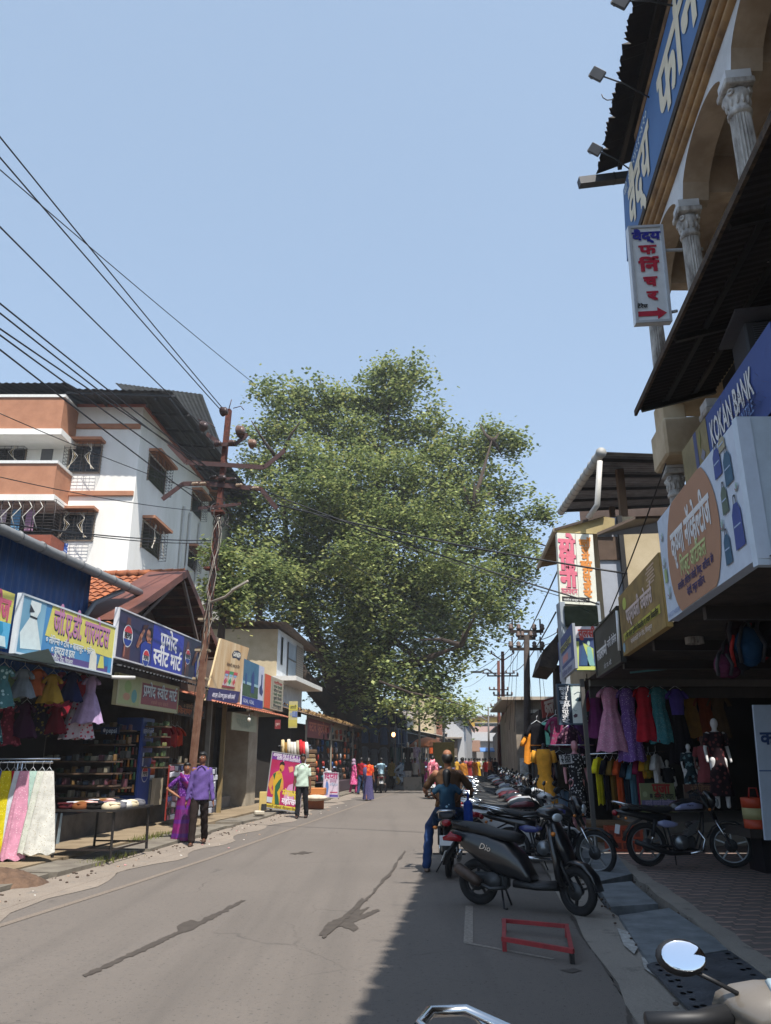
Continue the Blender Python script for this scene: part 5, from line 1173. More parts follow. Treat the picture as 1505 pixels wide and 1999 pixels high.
lg = MB(); lg.bar((.03, .09, -.06), (.03, .09, .5), .03, .03, P('6a4a3a')); lg.build('leg', t); lg = MB(); lg.bar((.58, .09, -.06), (.58, .09, .5), .03, .03, P('6a4a3a')); lg.build('leg', t)
# footwear stall signs
t, f = board([(600, 1398), (679, 1415), (678, 1447), (600, 1441)], c=-6.9, name='faded_stall_sign', label='long faded cream stall sign with a red swoosh under the leaf covered roof', base='9a8a74', th=.05)
f.poly([(0, 0), (0, .9), (.48, .85), (.62, .95), (.5, .5), (.46, 0)], P('7a2c34'), 1); f.text('स्टार फुटवेअर', .24, .5, .4, P('c06a50'), bold=.03, width=.42); f.text('जुने बस स्टँड, ड्रेस', .78, .35, .26, P('7a6a58'), bold=.01, width=.38); f.build('lettering', t)
t, f = board([(683, 1420), (722, 1428), (722, 1449), (683, 1448)], c=-6.9, name='floral_stall_sign', label='dim purple and orange picture board right of the faded cream sign', base='5a4048', th=.05)
f.rect(.05, .1, .45, .9, M('floral_print', '6a4466', .6, pattern='blotch', pscale=9, pcol='a06a70', pth=.5), 1); f.rect(.5, .1, .95, .9, M('orange_print', '8a4a2c', .6, pattern='blotch', pscale=9, pcol='b08a40', pth=.5), 1); f.build('picture', t)

# bare bulbs
for nm, px, py, Yb, on in (('bare bulb hanging beside the pale green board', 486, 1405, 24.2, 0), ('glowing orange lamp over the garment stalls under the tree', 768, 1434, 43, 1)):
    q = V(px, py, Yb); t = thing('light_bulb', nm, 'light bulb', q)
    m = MB(); r = .055 if not on else .10
    m.sph((0, 0, 0), (r, r, r*1.25), M('bulb_on', 'ffd9a0', .4, emit=('ffb070', 3.5)) if on else P('d8d2c4', .2), 12, 8); m.build('bulb', t)
    m = MB(); m.tube([(0, 0, r), (0, 0, r+.09)], .028, 8, P('3a3a3a')); m.tube([(0, 0, r+.09), (0, 0, .8)], .006, 4, P('1a1a1a')); m.build('socket', t)
# ------------------------------------------------------------------ poles and wires
def rusty_pole():
    B = V(385, 1560, 17.6); Y = 17.6; b = Vector((V(362, 1500, Y).x, Y, .1)); top = V(447, 797, 18.2)
    t = thing('utility_pole', 'tall rusty steel electricity pole with bent cross arms rising past the white block', 'utility pole', b)
    def P_(px, py, Yp): return V(px, py, Yp) - b
    m = MB(); a0 = P_(378, 1470, Y); a1 = P_(440, 870, 18.1); mid = P_(409, 1180, 17.85)
    m.bar((a0.x-.05, 0, 0), mid, .115, .13, M('rust_lower_pole', '5e3a2a', .85, col2='7a5c48', scale=6, detail=9)); m.bar(mid - Vector((0, 0, .05)), P_(447, 800, 18.2), .115, .13, RUST); m.build('shaft', t)
    for px, py in ((402, 1210), (413, 1110), (425, 1000), (391, 1325), (396, 1270)):
        c = MB(); q = P_(px, py, 17.9); c.bar(q+Vector((-.16, 0, 0)), q+Vector((.16, 0, .0)), .26, .05, RUST if py < 1200 else P('9a8a70')); c.build('clamp', t)
    def arm(pts, w=.10, d=0):
        c = MB(); qs = [P_(x, y, 18.0+d) for x, y in pts]
        for u, v_ in zip(qs, qs[1:]): c.bar(u, v_, w, w*.7, RUST)
        for u, v_ in zip(qs, qs[1:]): c.bar(u+Vector((0, -.05, -.03)), v_+Vector((0, -.05, -.03)), w*.25, w*1.1, P('3a1a14'))
        c.build('cross_arm', t)
    arm([(331, 866), (364, 902), (516, 912), (556, 879)]); arm([(318, 974), (358, 944), (400, 943), (510, 954), (541, 992)]); arm([(405, 847), (432, 867), (460, 867), (483, 848)], .09); arm([(388, 992), (470, 983)], .06)
    arm([(411, 932), (460, 935)], .06)
    def insul(px, py, r=.16, col='5a3a30', nm='insulator', ry=90):
        c = MB(); q = P_(px, py, 17.9); rt = Matrix.Rotation(R(ry), 3, 'Y') @ Matrix.Rotation(R(25), 3, 'X')
        c.lathe([(.02, -.10), (r*.45, -.09), (r, -.05), (r*.5, -.03), (r*.9, .0), (r*.5, .03), (r*.8, .06), (.02, .10)], q, 14, M('insulator_'+col, col, .35, var=.3, scale=12), rt); c.build(nm, t)
    for px, py, r, col in ((437, 803, .13, '4a3834'), (398, 832, .14, '4a3a36'), (470, 842, .17, '6a5248'), (493, 866, .13, '8a6a58'), (425, 866, .09, '4a3430'), (452, 864, .08, '5a4038'), (434, 934, .11, '3a2c2a'), (416, 931, .05, '2c2422'), (455, 936, .05, '2c2422'), (380, 944, .05, 'a08a72'), (396, 944, .05, 'a08a72'), (466, 947, .05, 'a08a72'), (498, 953, .05, 'a08a72'), (412, 995, .06, '2c2422')): insul(px, py, r, col)
    for q in range(5):
        c = MB(); rr = random.Random(q); o = P_(432 + rr.uniform(-6, 6), 1010 + rr.uniform(-12, 12), 17.9); c.torus(o, .14 + .03*q, .012, P('1c1816'), 18, 5, Matrix.Rotation(rr.uniform(0, 3), 3, 'X') @ Matrix.Rotation(rr.uniform(.6, 1.4), 3, 'Y')); c.build('cable_coil', t)
    for pts in (((447, 797), (452, 780)), ((455, 797), (470, 793), (476, 800)), ((392, 830), (386, 818), (412, 828), (420, 835))):
        c = MB(); c.tube([P_(x, y, 18.1) for x, y in pts], .012, 4, P('4a3430')); c.build('jumper_wire', t)
    # street lamp bracket
    c = MB(); c.tube([P_(400, 1180, 17.9), P_(440, 1165, 17.4), P_(458, 1150, 17.2), P_(484, 1134, 17.0)], .03, 6, P('a89a88')); c.build('lamp_arm', t)
    c = MB(); a = P_(452, 1152, 17.2); b2 = P_(484, 1134, 17.0); c.bar(a, b2, .05, .04, P('b0a898')); c.build('lamp_head', t)
    # tangled cables down the pole
    for q in range(7):
        rr = random.Random(20+q); c = MB(); pts = []
        for k in range(16):
            u = k/15; base = P_(428-50*u, 1010+420*u, 17.75); pts.append(base + Vector((.12*math.sin(k*1.1+q)*rr.uniform(.3, 1.2), 0, 0)))
        c.tube(pts, .009, 4, P('211c1a' if q % 3 else '9a9488')); c.build('loose_cable', t)
rusty_pole()

def wire(pts, r=.012, label='', sag=.35, mat=None, group='overhead wires'):
    """one cable hung between consecutive points with its own sag"""
    m = MB(); out = []
    for a, b in zip(pts, pts[1:]):
        a = Vector(a); b = Vector(b)
        for k in range(15): u = k/15; out.append(a.lerp(b, u) - Vector((0, 0, sag*4*u*(1-u)*(a-b).length/20)))
    out.append(Vector(pts[-1])); m.tube(out, r, 5, mat or P('16171a', .5))
    return m.build('overhead_wire', label=label, cat='wire', group=group)
# from the rusty pole towards and over the camera (left edge of the picture)
near = [((437, 800), (0, 258), 'wire from the pole top, highest where it leaves the picture on the left'), ((433, 803), (0, 298), 'wire to the pole top, second to leave the left edge'),
        ((500, 752), (-10, 314), 'wire running above the pole into the tree crown'), ((398, 835), (-5, 428), 'wire to the small left insulator below the pole top'),
        ((434, 934), (-5, 578), 'upper wire of the group crossing the tin roof'), ((416, 931), (-5, 597), 'second wire of the group crossing the tin roof'), ((425, 925), (-5, 628), 'third wire of the group crossing the tin roof'),
        ((412, 995), (-5, 668), 'lowest wire crossing the white block roof'), ((408, 945), (-5, 640), 'fourth wire crossing the tin roof close under the third')]
for (x0, y0), (x1, y1), lb in near:
    a = V(x0, y0, 18.0 if x0 < 480 else 30); b = V(x1, y1, 9.0 if x0 < 480 else 12); b2 = b + (b-a).normalized()*6
    wire([a, b2], .013, lb, .10)
for (x0, y0), (x1, y1), Ya, Yb, lb, r in (
    ((470, 985), (-5, 805), 18, 11, 'thin low wire in front of the middle balcony', .008), ((425, 1000), (-5, 930), 18, 11, 'thin slack wire over the lowest white storey', .008),
    ((420, 1055), (-5, 1020), 18, 11.5, 'slack cable close above the blue sheet roof', .012), ((415, 1060), (100, 1035), 18, 12, 'second slack cable above the tiled ridge', .010),
    ((541, 985), (1225, 1120), 18, 15, 'thick black cable crossing the crown to the pink sign', .020), ((515, 958), (1170, 1180), 18, 15.5, 'black cable from the bent arm to the house below the pink sign', .017),
    ((470, 947), (1140, 1178), 18, 16, 'thin cable crossing in front of the tree towards the right', .009), ((460, 1010), (900, 1260), 18, 40, 'thin twisted wire crossing the lower crown', .012), ((458, 935), (960, 1260), 18, 48, 'thin wire from the insulators down across the crown', .012)):
    wire([V(x0, y0, Ya), V(x1, y1, Yb)], r, lb, .25)

def far_pole(px, pytop, pybase, Y, r, lab, colr, arms, white=False, lamp=False):
    b = V(px, pybase, Y); b = Vector((b.x, Y, 0)); top = V(px - (2 if Y > 40 else -2), pytop, Y)
    t = thing('utility_pole', lab, 'utility pole', b); m = MB(); h = top.z
    m.tube([(0, 0, 0), (top.x-b.x, 0, h)], [r*1.15, r*.8], 10, colr); m.build('shaft', t)
    if white: m = MB(); m.tube([(0, 0, .02), (0, 0, V(px, 1480, Y).z)], [r*1.45, r*1.3], 12, M('lime_washed_concrete', '9c9c98', .9, col2='6f6d68', scale=9)); m.build('concrete_sleeve', t)
    for z, w, kind in arms:
        m = MB(); x0 = (top.x-b.x)*z/h
        if kind == 'v': m.bar((x0, 0, z-.35), (x0-w/2, 0, z+.15), .07, .07, RUST); m.bar((x0, 0, z-.35), (x0+w/2, 0, z+.15), .07, .07, RUST)
        else: m.bar((x0-w/2, 0, z), (x0+w/2, 0, z), .08, .08, P('2f2624'))
        if kind == 'h':
            for s_ in (-1, 1): m.bar((x0+s_*w*.42, 0, z-.1), (x0+s_*w*.42, 0, z+.35), .04, .04, P('2f2624'))
        m.build('cross_arm', t)
        for s_ in (-1, -.5, .5, 1):
            c = MB(); zz = z+(.22 if kind == 'v' else .12)
            if kind == 'v' and abs(s_) < 1: continue
            c.lathe([(.05, -.08), (.08, -.02), (.05, 0), (.07, .05), (.02, .1)], (x0+s_*w/2*.95, 0, zz), 8, P('6a5a54')); c.build('insulator', t)
    if lamp: m = MB(); m.tube([(0, 0, h*.8), (-.8, -.3, h*.86), (-1.2, -.4, h*.84)], .05, 6, P('8a8a88')); m.box((-1.45, -.45, h*.835), (.6, .2, .12), P('9a9a98')); m.build('street_lamp', t)
    return t
far_pole(1026, 1240, 1525, 22, .10, 'dark electricity pole with a lime washed foot among the parked motorcycles', M('tarred_pole', '453c38', .9, col2='2e2724', scale=5), [(5.05, .95, 'h'), (4.55, .95, 'h'), (4.85, .5, 'b')], True)
far_pole(983, 1272, 1520, 50, .13, 'taller rusty pole far down the right side with three V shaped insulators', RUST, [(7.9, 1.5, 'v'), (6.6, 2.0, 'b'), (5.4, 1.2, 'b'), (4.6, 1.0, 'b')], lamp=True)
far_pole(975, 1290, 1520, 58, .13, 'second far rusty pole, left of the tall one', RUST, [(7.6, 2.4, 'b'), (6.4, 1.4, 'b'), (5.2, 1.2, 'b')])
far_pole(955, 1380, 1510, 80, .10, 'thin distant pole with a street lamp head', P('5a5550'), [(5.6, 1.2, 'b')], lamp=True)
far_pole(820, 1392, 1520, 44, .07, 'thin pale pole in front of the brick house on the left', P('8f8878'), [])
far_pole(868, 1385, 1515, 55, .07, 'thin grey T shaped pole under the hanging twigs', P('7f7a70'), [(4.9, 1.9, 'b')])
def S2(px, py, Y): return V(px, py, Y)
for a, b, lb in (((1010, 1248, 22), (900, 1340, 70), 'wire from the dark pole running down the street'), ((1046, 1250, 22), (1100, 1225, 15.9), 'wire from the dark pole to the corner light box'), ((984, 1275, 50), (860, 1345, 40), 'thin wire over the street ending in the hanging twigs'),
                 ((1000, 1310, 50), (1085, 1195, 16), 'wire from the far pole to the parlour window'), ((975, 1320, 58), (1095, 1100, 16), 'wire from the left far pole up to the pink sign'), ((1010, 1262, 22), (860, 1190, 50), 'wire crossing the sky gap into the tree'),
                 ((1046, 1263, 22), (1235, 1180, 12.5), 'lower cable from the dark pole to the black boutique sign'), ((1190, 1195, 12.3), (1300, 905, 9.0), 'steep cable rising past the yellow sign to the column')):
    wire([V(*a), V(*b)], .010 if a[2] < 40 else .018, lb, .2)
for q in range(9):
    rr = random.Random(50+q); x = 1003 + rr.uniform(-6, 50); wire([V(x, 1262+rr.uniform(-5, 20), 22), V(x + rr.uniform(-14, 30), 1400+rr.uniform(-20, 40), 22.3)], .006, 'thin service wire hanging from the dark pole' + (' at the sleeve side', ' nearest its shaft', ', leftmost', ', rightmost', ' with a wide slant', ' ending lowest', ' ending highest', ' behind the others', ' in the middle')[q], .1, group='service wires dangling from the dark pole')
# ------------------------------------------------------------------ the big peepal tree
def leafmat(name, c, c2):
    m = M(name, c, .6, col2=c2, scale=.6, spec=.25); n = m.node_tree.nodes; l = m.node_tree.links
    b = n['Principled BSDF']; out = n['Material Output']; tr = n.new('ShaderNodeBsdfTranslucent'); src = b.inputs['Base Color'].links[0].from_socket
    mxx = n.new('ShaderNodeMixShader'); mxx.inputs[0].default_value = .38; l.new(src, tr.inputs[0]); l.new(b.outputs[0], mxx.inputs[1]); l.new(tr.outputs[0], mxx.inputs[2]); l.new(mxx.outputs[0], out.inputs[0]); return m
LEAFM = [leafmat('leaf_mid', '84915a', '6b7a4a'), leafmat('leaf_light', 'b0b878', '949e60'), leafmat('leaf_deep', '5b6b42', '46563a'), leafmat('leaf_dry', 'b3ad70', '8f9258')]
BARK = M('bark', '4a3d33', .95, col2='2d2520', scale=3, stretch=(1, 1, .3), bump=.6)
def leaves(mb, c, rad, n, rnd, size=.2, squash=1.0, mats=LEAFM, w=(.5, .25, .2, .05), keep=None):
    """clumps of pointed leaves filling the shell of one crown lobe, with gaps"""
    c = Vector(c); nc = max(3, n//9)
    for _ in range(nc):
        d = Vector((rnd.gauss(0, 1), rnd.gauss(0, 1), rnd.gauss(0, 1)*squash)).normalized()
        rr = rad * (rnd.random()**.33) * rnd.uniform(.75, 1.08); cc = c + Vector((d.x, d.y, d.z*squash))*rr
        mi = rnd.choices(range(4), w)[0]; cs = size*rnd.uniform(.8, 2.6)
        for _ in range(9):
            p = cc + Vector((rnd.gauss(0, cs), rnd.gauss(0, cs), rnd.gauss(0, cs*.7)))
            if keep and not keep(p): continue
            a = rnd.uniform(0, 6.283); t = rnd.uniform(-.9, .5); L = size*rnd.uniform(.7, 1.25)
            u = Vector((math.cos(a)*math.cos(t), math.sin(a)*math.cos(t), math.sin(t)))*L; s = Vector((-math.sin(a), math.cos(a), rnd.uniform(-.35, .35)))*L*.45
            mb.add([p, p+u*.45+s, p+u*1.1, p+u*.45-s], [(0, 1, 2, 3)], mats[mi if rnd.random() < .8 else rnd.choice((0, 1, 2))])
def peepal():
    Y = 46.0; b = Vector((V(662, 1400, Y).x, Y, 0)); rnd = random.Random(21)
    t = thing('peepal_tree', 'huge spreading green peepal tree rising behind the footwear stalls over the street', 'tree', b)
    def P_(px, py, dy=0): return V(px, py, Y+dy) - b
    tr = MB(); base = P_(660, 1478); 
    tr.tube([(0, 0, -.2), P_(664, 1430)*1.0, P_(672, 1380), P_(685, 1320), P_(700, 1240)], [1.5, 1.25, 1.15, .95, .75], 14, BARK)
    for k in range(7):
        a = k*.9; tr.tube([(math.cos(a)*1.9, math.sin(a)*1.2, -.1), (math.cos(a)*1.1, math.sin(a)*.9, 1.2), (math.cos(a)*.5, math.sin(a)*.4, 3.4)], [.35, .4, .3], 8, BARK)
    tr.build('trunk', t)
    limbs = [[(672, 1400, 0), (640, 1300, -1), (590, 1180, -2), (560, 1060, -2), (545, 900, -2)], [(690, 1320, 0), (720, 1200, 1), (735, 1050, 0), (745, 880, 0), (770, 740, 0)], [(690, 1330, 0), (770, 1230, -2), (850, 1120, -3), (920, 1000, -3), (960, 860, -3)],
             [(700, 1260, 0), (680, 1100, 2), (650, 950, 2), (640, 800, 1)], [(680, 1370, 0), (750, 1310, -4), (820, 1290, -5), (900, 1260, -6)], [(665, 1400, 0), (600, 1330, -3), (530, 1250, -3), (470, 1130, -3)], [(720, 1200, 0), (820, 1130, 3), (930, 1080, 3), (1010, 1050, 1)],
             [(735, 1050, 0), (800, 950, 0), (840, 850, 1)], [(590, 1180, -2), (500, 1080, 0), (440, 1060, 1)]]
    for L in limbs:
        lb = MB(); n = len(L); pts = [P_(x, y, d) for x, y, d in L]; lb.tube(pts, [.55*(1-i/(n-1))+.04 for i in range(n)], 8, BARK)
        for i in range(1, n):
            for q in range(3):
                e = pts[i] + Vector((rnd.uniform(-2.4, 2.4), rnd.uniform(-2, 2), rnd.uniform(-.4, 2.2))); mid = (pts[i]+e)/2 + Vector((0, 0, rnd.uniform(-.3, .4)))
                lb.tube([pts[i], mid, e], [.16, .09, .03], 6, BARK)
        lb.build('limb', t)
    blobs = [(752, 730, 42, 0), (800, 735, 38, 0), (775, 775, 55, 0), (735, 790, 40, 1), (640, 775, 38, 0), (690, 790, 48, 1), (560, 790, 48, 0), (620, 830, 60, 1), (700, 850, 70, 0), (780, 850, 60, 1), (840, 830, 40, 0), (530, 850, 52, 0), (520, 760, 20, 0), (590, 770, 25, 0),
             (860, 880, 50, 0), (600, 900, 70, -2), (500, 910, 48, 0), (690, 930, 85, -3), (790, 930, 75, -2), (880, 940, 60, 0), (960, 850, 48, 0), (990, 870, 30, 0), (930, 880, 42, 0), (925, 960, 50, -1), (540, 970, 70, -2), (620, 1010, 85, -4), (460, 990, 45, 0),
             (720, 1030, 90, -4), (820, 1030, 80, -4), (910, 1030, 70, -3), (980, 960, 42, 0), (992, 1020, 40, 0), (1020, 1045, 30, 0), (985, 1080, 52, -1), (1045, 1000, 20, 0), (1060, 1010, 10, 0), (420, 1050, 42, 2), (480, 1080, 60, 0), (560, 1090, 75, -3), (650, 1120, 80, -3), (740, 1130, 85, -4), (830, 1130, 85, -4),
             (920, 1130, 68, -3), (990, 1150, 50, 0), (1008, 1120, 30, 0), (405, 1120, 34, 2), (430, 1170, 42, 0), (510, 1170, 55, -1), (600, 1190, 62, -3), (690, 1210, 75, -4), (790, 1210, 80, -5), (880, 1200, 65, -4), (950, 1190, 48, -2), (460, 1215, 30, 0), (980, 1200, 30, 0),
             (560, 1215, 30, 1), (640, 1275, 62, 2), (720, 1290, 65, -4), (770, 1320, 50, -6), (830, 1280, 55, -5), (890, 1245, 40, -4), (905, 1270, 22, -3), (800, 1350, 34, -6), (700, 1350, 50, 3), (650, 1345, 42, 4), (745, 1370, 24, -6), (835, 1325, 28, -5), (860, 1340, 22, -5), (930, 1250, 16, -3), (880, 1370, 20, -6), (905, 1385, 14, -6), (845, 1390, 14, -6), (600, 1290, 38, 3), (820, 1200, 60, 4), (700, 1000, 90, 4), (600, 1100, 90, 4), (850, 1000, 80, 4), (700, 1150, 90, 5), (480, 1020, 40, -1), (870, 1110, 40, -8), (560, 1130, 45, -8), (690, 1090, 50, -9), (640, 950, 45, -7)]
    cr = MB(); K_ = Y/1503
    for px, py, r, d in blobs:
        c = P_(px, py, d*.8); R0 = r*K_*1.02; n = int(1500*(r/50)**2.1)
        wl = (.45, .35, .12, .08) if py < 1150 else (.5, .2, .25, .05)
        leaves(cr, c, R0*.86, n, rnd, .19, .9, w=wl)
        for q in range(4):                                     # uneven outline: small tufts standing out of the lobe
            a = rnd.uniform(0, 6.28); e = c + Vector((math.cos(a), rnd.uniform(-.5, .5), math.sin(a)))*R0*rnd.uniform(.95, 1.2); leaves(cr, e, R0*.22+.2, int(50+n*.02), rnd, .24, 1)
    o = cr.build('crown', t); print('leaves', len(cr.f))
peepal()
def shrub_tree(px, pyt, pyb, Y, rpx, label, name='leafy_tree', mats=LEAFM, n=1800, size=.2, spots=6):
    b = V(px, pyb, Y); t = thing(name, label, 'tree', (b.x, Y, max(0, b.z))); rnd = random.Random(px); zt = V(px, pyt, Y).z - t.location.z; rr = rpx*Y/1503
    m = MB(); m.tube([(0, 0, -.3), (rr*.1, 0, zt*.4), (-rr*.1, 0, zt*.8)], [.16, .12, .05], 8, BARK)
    for k in range(5): m.tube([(0, 0, zt*.35), (rnd.uniform(-rr, rr)*.7, rnd.uniform(-.5, .5), zt*rnd.uniform(.6, .9))], [.07, .03], 6, BARK)
    m.build('trunk', t); c = MB()
    for k in range(spots): leaves(c, (rnd.uniform(-rr, rr)*.6, rnd.uniform(-rr, rr)*.5, zt*rnd.uniform(.35, .85)), rr*.5, n//spots, rnd, size, 1.1, mats)
    c.build('crown', t); return t
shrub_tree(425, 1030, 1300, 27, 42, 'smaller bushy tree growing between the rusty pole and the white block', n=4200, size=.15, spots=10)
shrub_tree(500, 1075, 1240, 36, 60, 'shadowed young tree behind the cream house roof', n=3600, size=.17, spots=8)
# hanging twigs over the street
t = thing('hanging_branch', 'thin leafy branch reaching over the street near the tin roofs', 'branch', V(800, 1370, 38)); rnd = random.Random(5)
m = MB(); q = [V(x, y, 38)-t.location for x, y in ((740, 1330), (800, 1352), (850, 1362), (900, 1376), (918, 1392))]; m.tube(q, [.07, .06, .045, .03, .015], 6, BARK); m.build('stem', t)
c = MB()
for x, y, r in ((790, 1375, 14), (820, 1385, 16), (845, 1375, 14), (870, 1380, 16), (890, 1385, 12), (905, 1378, 14), (915, 1390, 12), (760, 1375, 12), (880, 1400, 8)): leaves(c, V(x, y, 38)-t.location, r*38/1503, 130, rnd, .15, 1, w=(.2, .6, .05, .15))
c.build('foliage', t)

# ------------------------------------------------------------------ far buildings
def block(name, label, px0, px1, pyt, Y, depth, wall, roof=None, z0=0, windows=(), parts=None, rise=1.0, eave=.4, floorh=0):
    a = V(px0, pyt, Y); b = V(px1, pyt, Y); h = a.z
    t = thing(name, label, 'building', (a.x, Y, z0)); w = b.x-a.x; h -= z0
    m = MB(); m.add([(0, 0, 0), (w, 0, 0), (w, 0, h), (0, 0, h), (w+K*depth, depth, 0), (w+K*depth, depth, h), (K*depth, depth, 0), (K*depth, depth, h)], [(0, 1, 2, 3), (1, 4, 5, 2), (4, 6, 7, 5), (6, 0, 3, 7)], wall); m.build('wall', t)
    if roof:
        r = MB(); kind, mat = roof
        if kind == 'gable':
            p = [(-eave, -eave, h-.15), (w/2, -eave, h+rise), (w+eave, -eave, h-.15)]; q = [(x+K*depth, depth+eave, z) for x, y, z in p]
            r.add(p+q, [(0, 1, 4, 3), (1, 2, 5, 4)], mat); r.add([(x, y, z+.12) for x, y, z in p+q], [(0, 1, 4, 3), (1, 2, 5, 4)], mat); r.build('roof', t)
            g = MB(); g.add([(0, 0, h-.003), (w, 0, h-.003), (w/2, 0, h+rise-.15)], [(0, 1, 2)], wall); g.build('gable', t)
        elif kind == 'lean':
            r.add([(-eave, -eave, h-.1), (w+eave, -eave, h-.1), (w+eave+K*depth, depth, h+rise), (-eave+K*depth, depth, h+rise), (-eave, -eave, h), (w+eave, -eave, h), (w+eave+K*depth, depth, h+rise+.1), (-eave+K*depth, depth, h+rise+.1)], [(0, 1, 2, 3), (4, 5, 6, 7), (0, 1, 5, 4), (1, 2, 6, 5), (0, 3, 7, 4)], mat); r.build('roof', t)
        else: r.bb((-eave, -eave, h), (w+eave, depth, h+.25), mat); r.build('roof', t)
    for x0, z_, x1, z1 in windows:
        f = MB(); f.bb((w*x0, -.06, h*z_), (w*x1, -.004, h*z1), GLASSD); g = MB()
        f.build('window', t); g.bb((w*x0-.06, -.12, h*z1), (w*x1+.06, -.004, h*z1+.1), P('b0aba0')); g.build('window_lintel', t)
    return t
BRK = M('old_brick', '8a5240', .9, col2='6a3c30', scale=4, pattern='z', pscale=2.5, pcol='9c8a7c', pth=.12)
YELW = M('yellow_wall', 'c9a23c', .8, col2='b8903a', scale=.5); PINKW = M('pinkish_wall', 'b89a90', .85, scale=.4)
block('brick_gable_house', 'brick gabled house showing under the right edge of the tree crown', 790, 862, 1392, 74, 14, BRK, ('gable', P('6a5a52')), rise=1.3, windows=((.15, .35, .3, .55), (.6, .35, .8, .55)))
block('grey_shuttered_house', 'grey house front with a pale awning left of the brick gable', 740, 795, 1402, 64, 8, M('grey_blue_front', '8c949a', .85, var=.25, scale=1), ('lean', P('8a8078')), windows=((.1, .5, .35, .7), (.5, .5, .9, .75)))
block('pale_upper_house', 'tall cream house rising just above the brick gable', 802, 846, 1345, 70, 12, M('pale_cream_wall', 'c4b496', .85, scale=.5), ('flat', P('b0a48c')), windows=((.2, .75, .4, .88), (.6, .75, .8, .88)))  # upper house wall in one pale cream base
block('blue_roof_house', 'pale house with a bright blue tin roof beyond the brick house', 850, 905, 1412, 76, 14, P('b9bcc0', .8), ('gable', P('2f7fb8', .5)), rise=1.5, windows=((.2, .6, .4, .8),))
block('yellow_end_building', 'yellow and pink three storey building closing the end of the street', 880, 1010, 1400, 130, 12, YELW, ('flat', P('8f8578')), windows=((.18, .70, .30, .88), (.36, .70, .70, .88), (.45, .36, .54, .56), (.62, .36, .7, .56), (.2, .36, .3, .56)))
e = block('pink_storey_house', 'pinkish house wall below the yellow building at the street end', 915, 1010, 1418, 126, 3, PINKW, None, windows=((.25, .3, .38, .62), (.5, .3, .63, .62)))
block('grey_gable_house', 'small grey gabled house in the middle distance, left of the street end', 892, 920, 1424, 95, 10, P('8a8c90', .8), ('gable', P('9ea4aa', .5)), rise=1.6, windows=((.3, .5, .6, .7),))
block('tin_roofed_hall', 'low hall with a wide pale tin roof at the end of the street', 905, 965, 1446, 118, 8, M('grey_hall_wall', '98928c', .9, var=.3), ('lean', P('8f8e8c', .5)), rise=1.4)  # hall wall in one mid-grey base
block('dark_low_shop', 'small brown shop with a tiled roof at the end of the street', 898, 930, 1466, 100, 6, M('mid_brown_wall', '7a6a5a', .9, var=.4), ('lean', M('brown_tiles_far', '7a5c48', .9, var=.35)), rise=1.3, eave=.5)
block('pale_kiosk', 'pale kiosk with a blue awning beside the far crowd', 944, 966, 1466, 88, 4, P('bdb8ae', .8), ('lean', P('5a86c0', .6)), rise=.3, windows=((.35, .1, .62, .75),))
block('roadside_stall_row', 'row of open stalls with tin awnings on the far left of the street', 866, 892, 1440, 74, 22, M('stall_boards', '6a5e52', .9, var=.4, scale=1), ('lean', P('7f756a')), windows=((.1, .1, .45, .5), (.55, .1, .9, .5), (.1, .6, .4, .8)))
block('brown_corner_house', 'brownish weathered house over the stalls left of the street end', 872, 896, 1415, 92, 12, M('brown_boards_far', '8a7866', .9, var=.35, scale=1), ('gable', P('6a5f58')), windows=((.2, .6, .5, .8),))
# right side beyond the terrace building
block('tin_roof_row_house', 'weathered low house with a sagging pale tin roof behind the dark pole', 1004, 1100, 1362, 26, 16, M('weathered_cream_boards', '9c9080', .9, col2='6c6156', scale=1.5), ('lean', P('b0a494', .6)), rise=.4, windows=((.28, .62, .48, .86), (.55, .62, .92, .86)), eave=.5)
block('cream_row_house', 'narrow cream wall with a blue door frame left of the dark pole', 1003, 1030, 1372, 34, 14, M('cream_far_wall', 'b5ab98', .85, var=.25), ('lean', P('8a7f72')), rise=.5, windows=((.3, .55, .8, .85),))
block('far_right_house', 'brown low houses beyond the two rusty poles', 985, 1010, 1410, 55, 40, M('far_brown_wall', '8c7a68', .9, var=.35), ('lean', P('6f6258')), rise=.5, windows=((.3, .5, .7, .8),))
block('shuttered_side_shop', 'dark shop with a red painted board between the pole and the parlour sign', 1052, 1150, 1385, 20.5, 6, M('shop_dark_front', '3a3330', .9, var=.4), None)
t, f = board([(1057, 1368), (1090, 1352), (1092, 1392), (1060, 1402)], Y=19.8, name='red_shop_board', label='weathered red shop board with white letters behind the dark pole', base='8c342c', rect=False)
f.text('कला', .45, .5, .35, P('c9b8ac'), bold=.04, width=.6); f.build('lettering', t)
# dark thatch-like overhanging roof against the sky, right
t = thing('overhanging_eave', 'black ragged wooden eave jutting out beside the corner light box', 'roof', V(1075, 1260, 17.5)); m = MB()
pp = [V(x, y, Y)-t.location for x, y, Y in ((1052, 1300, 17), (1060, 1270, 17), (1080, 1248, 17), (1098, 1222, 17), (1100, 1262, 17), (1085, 1305, 17))]
m.add(pp + [p+Vector((.3, 2.5, 0)) for p in pp], [(0, 1, 2, 3, 4, 5), (6, 7, 8, 9, 10, 11)] + [(i, (i+1) % 6, 6+(i+1) % 6, 6+i) for i in range(6)], MOSS); m.build('eave', t)
m = MB(); m.bar((V(1092, 1300, 17.2)-t.location), (V(1095, 1420, 17.2)-t.location), .25, .25, M('dark_post_wood', '2c2420', .95, var=.4)); m.build('post', t)
m = MB(); q = V(1098, 1232, 16.8)-t.location; m.sph(q, (.13, .1, .12), M('log_end', '8a6a48', .9, var=.4, scale=20), 10, 8); m.build('log_end', t)
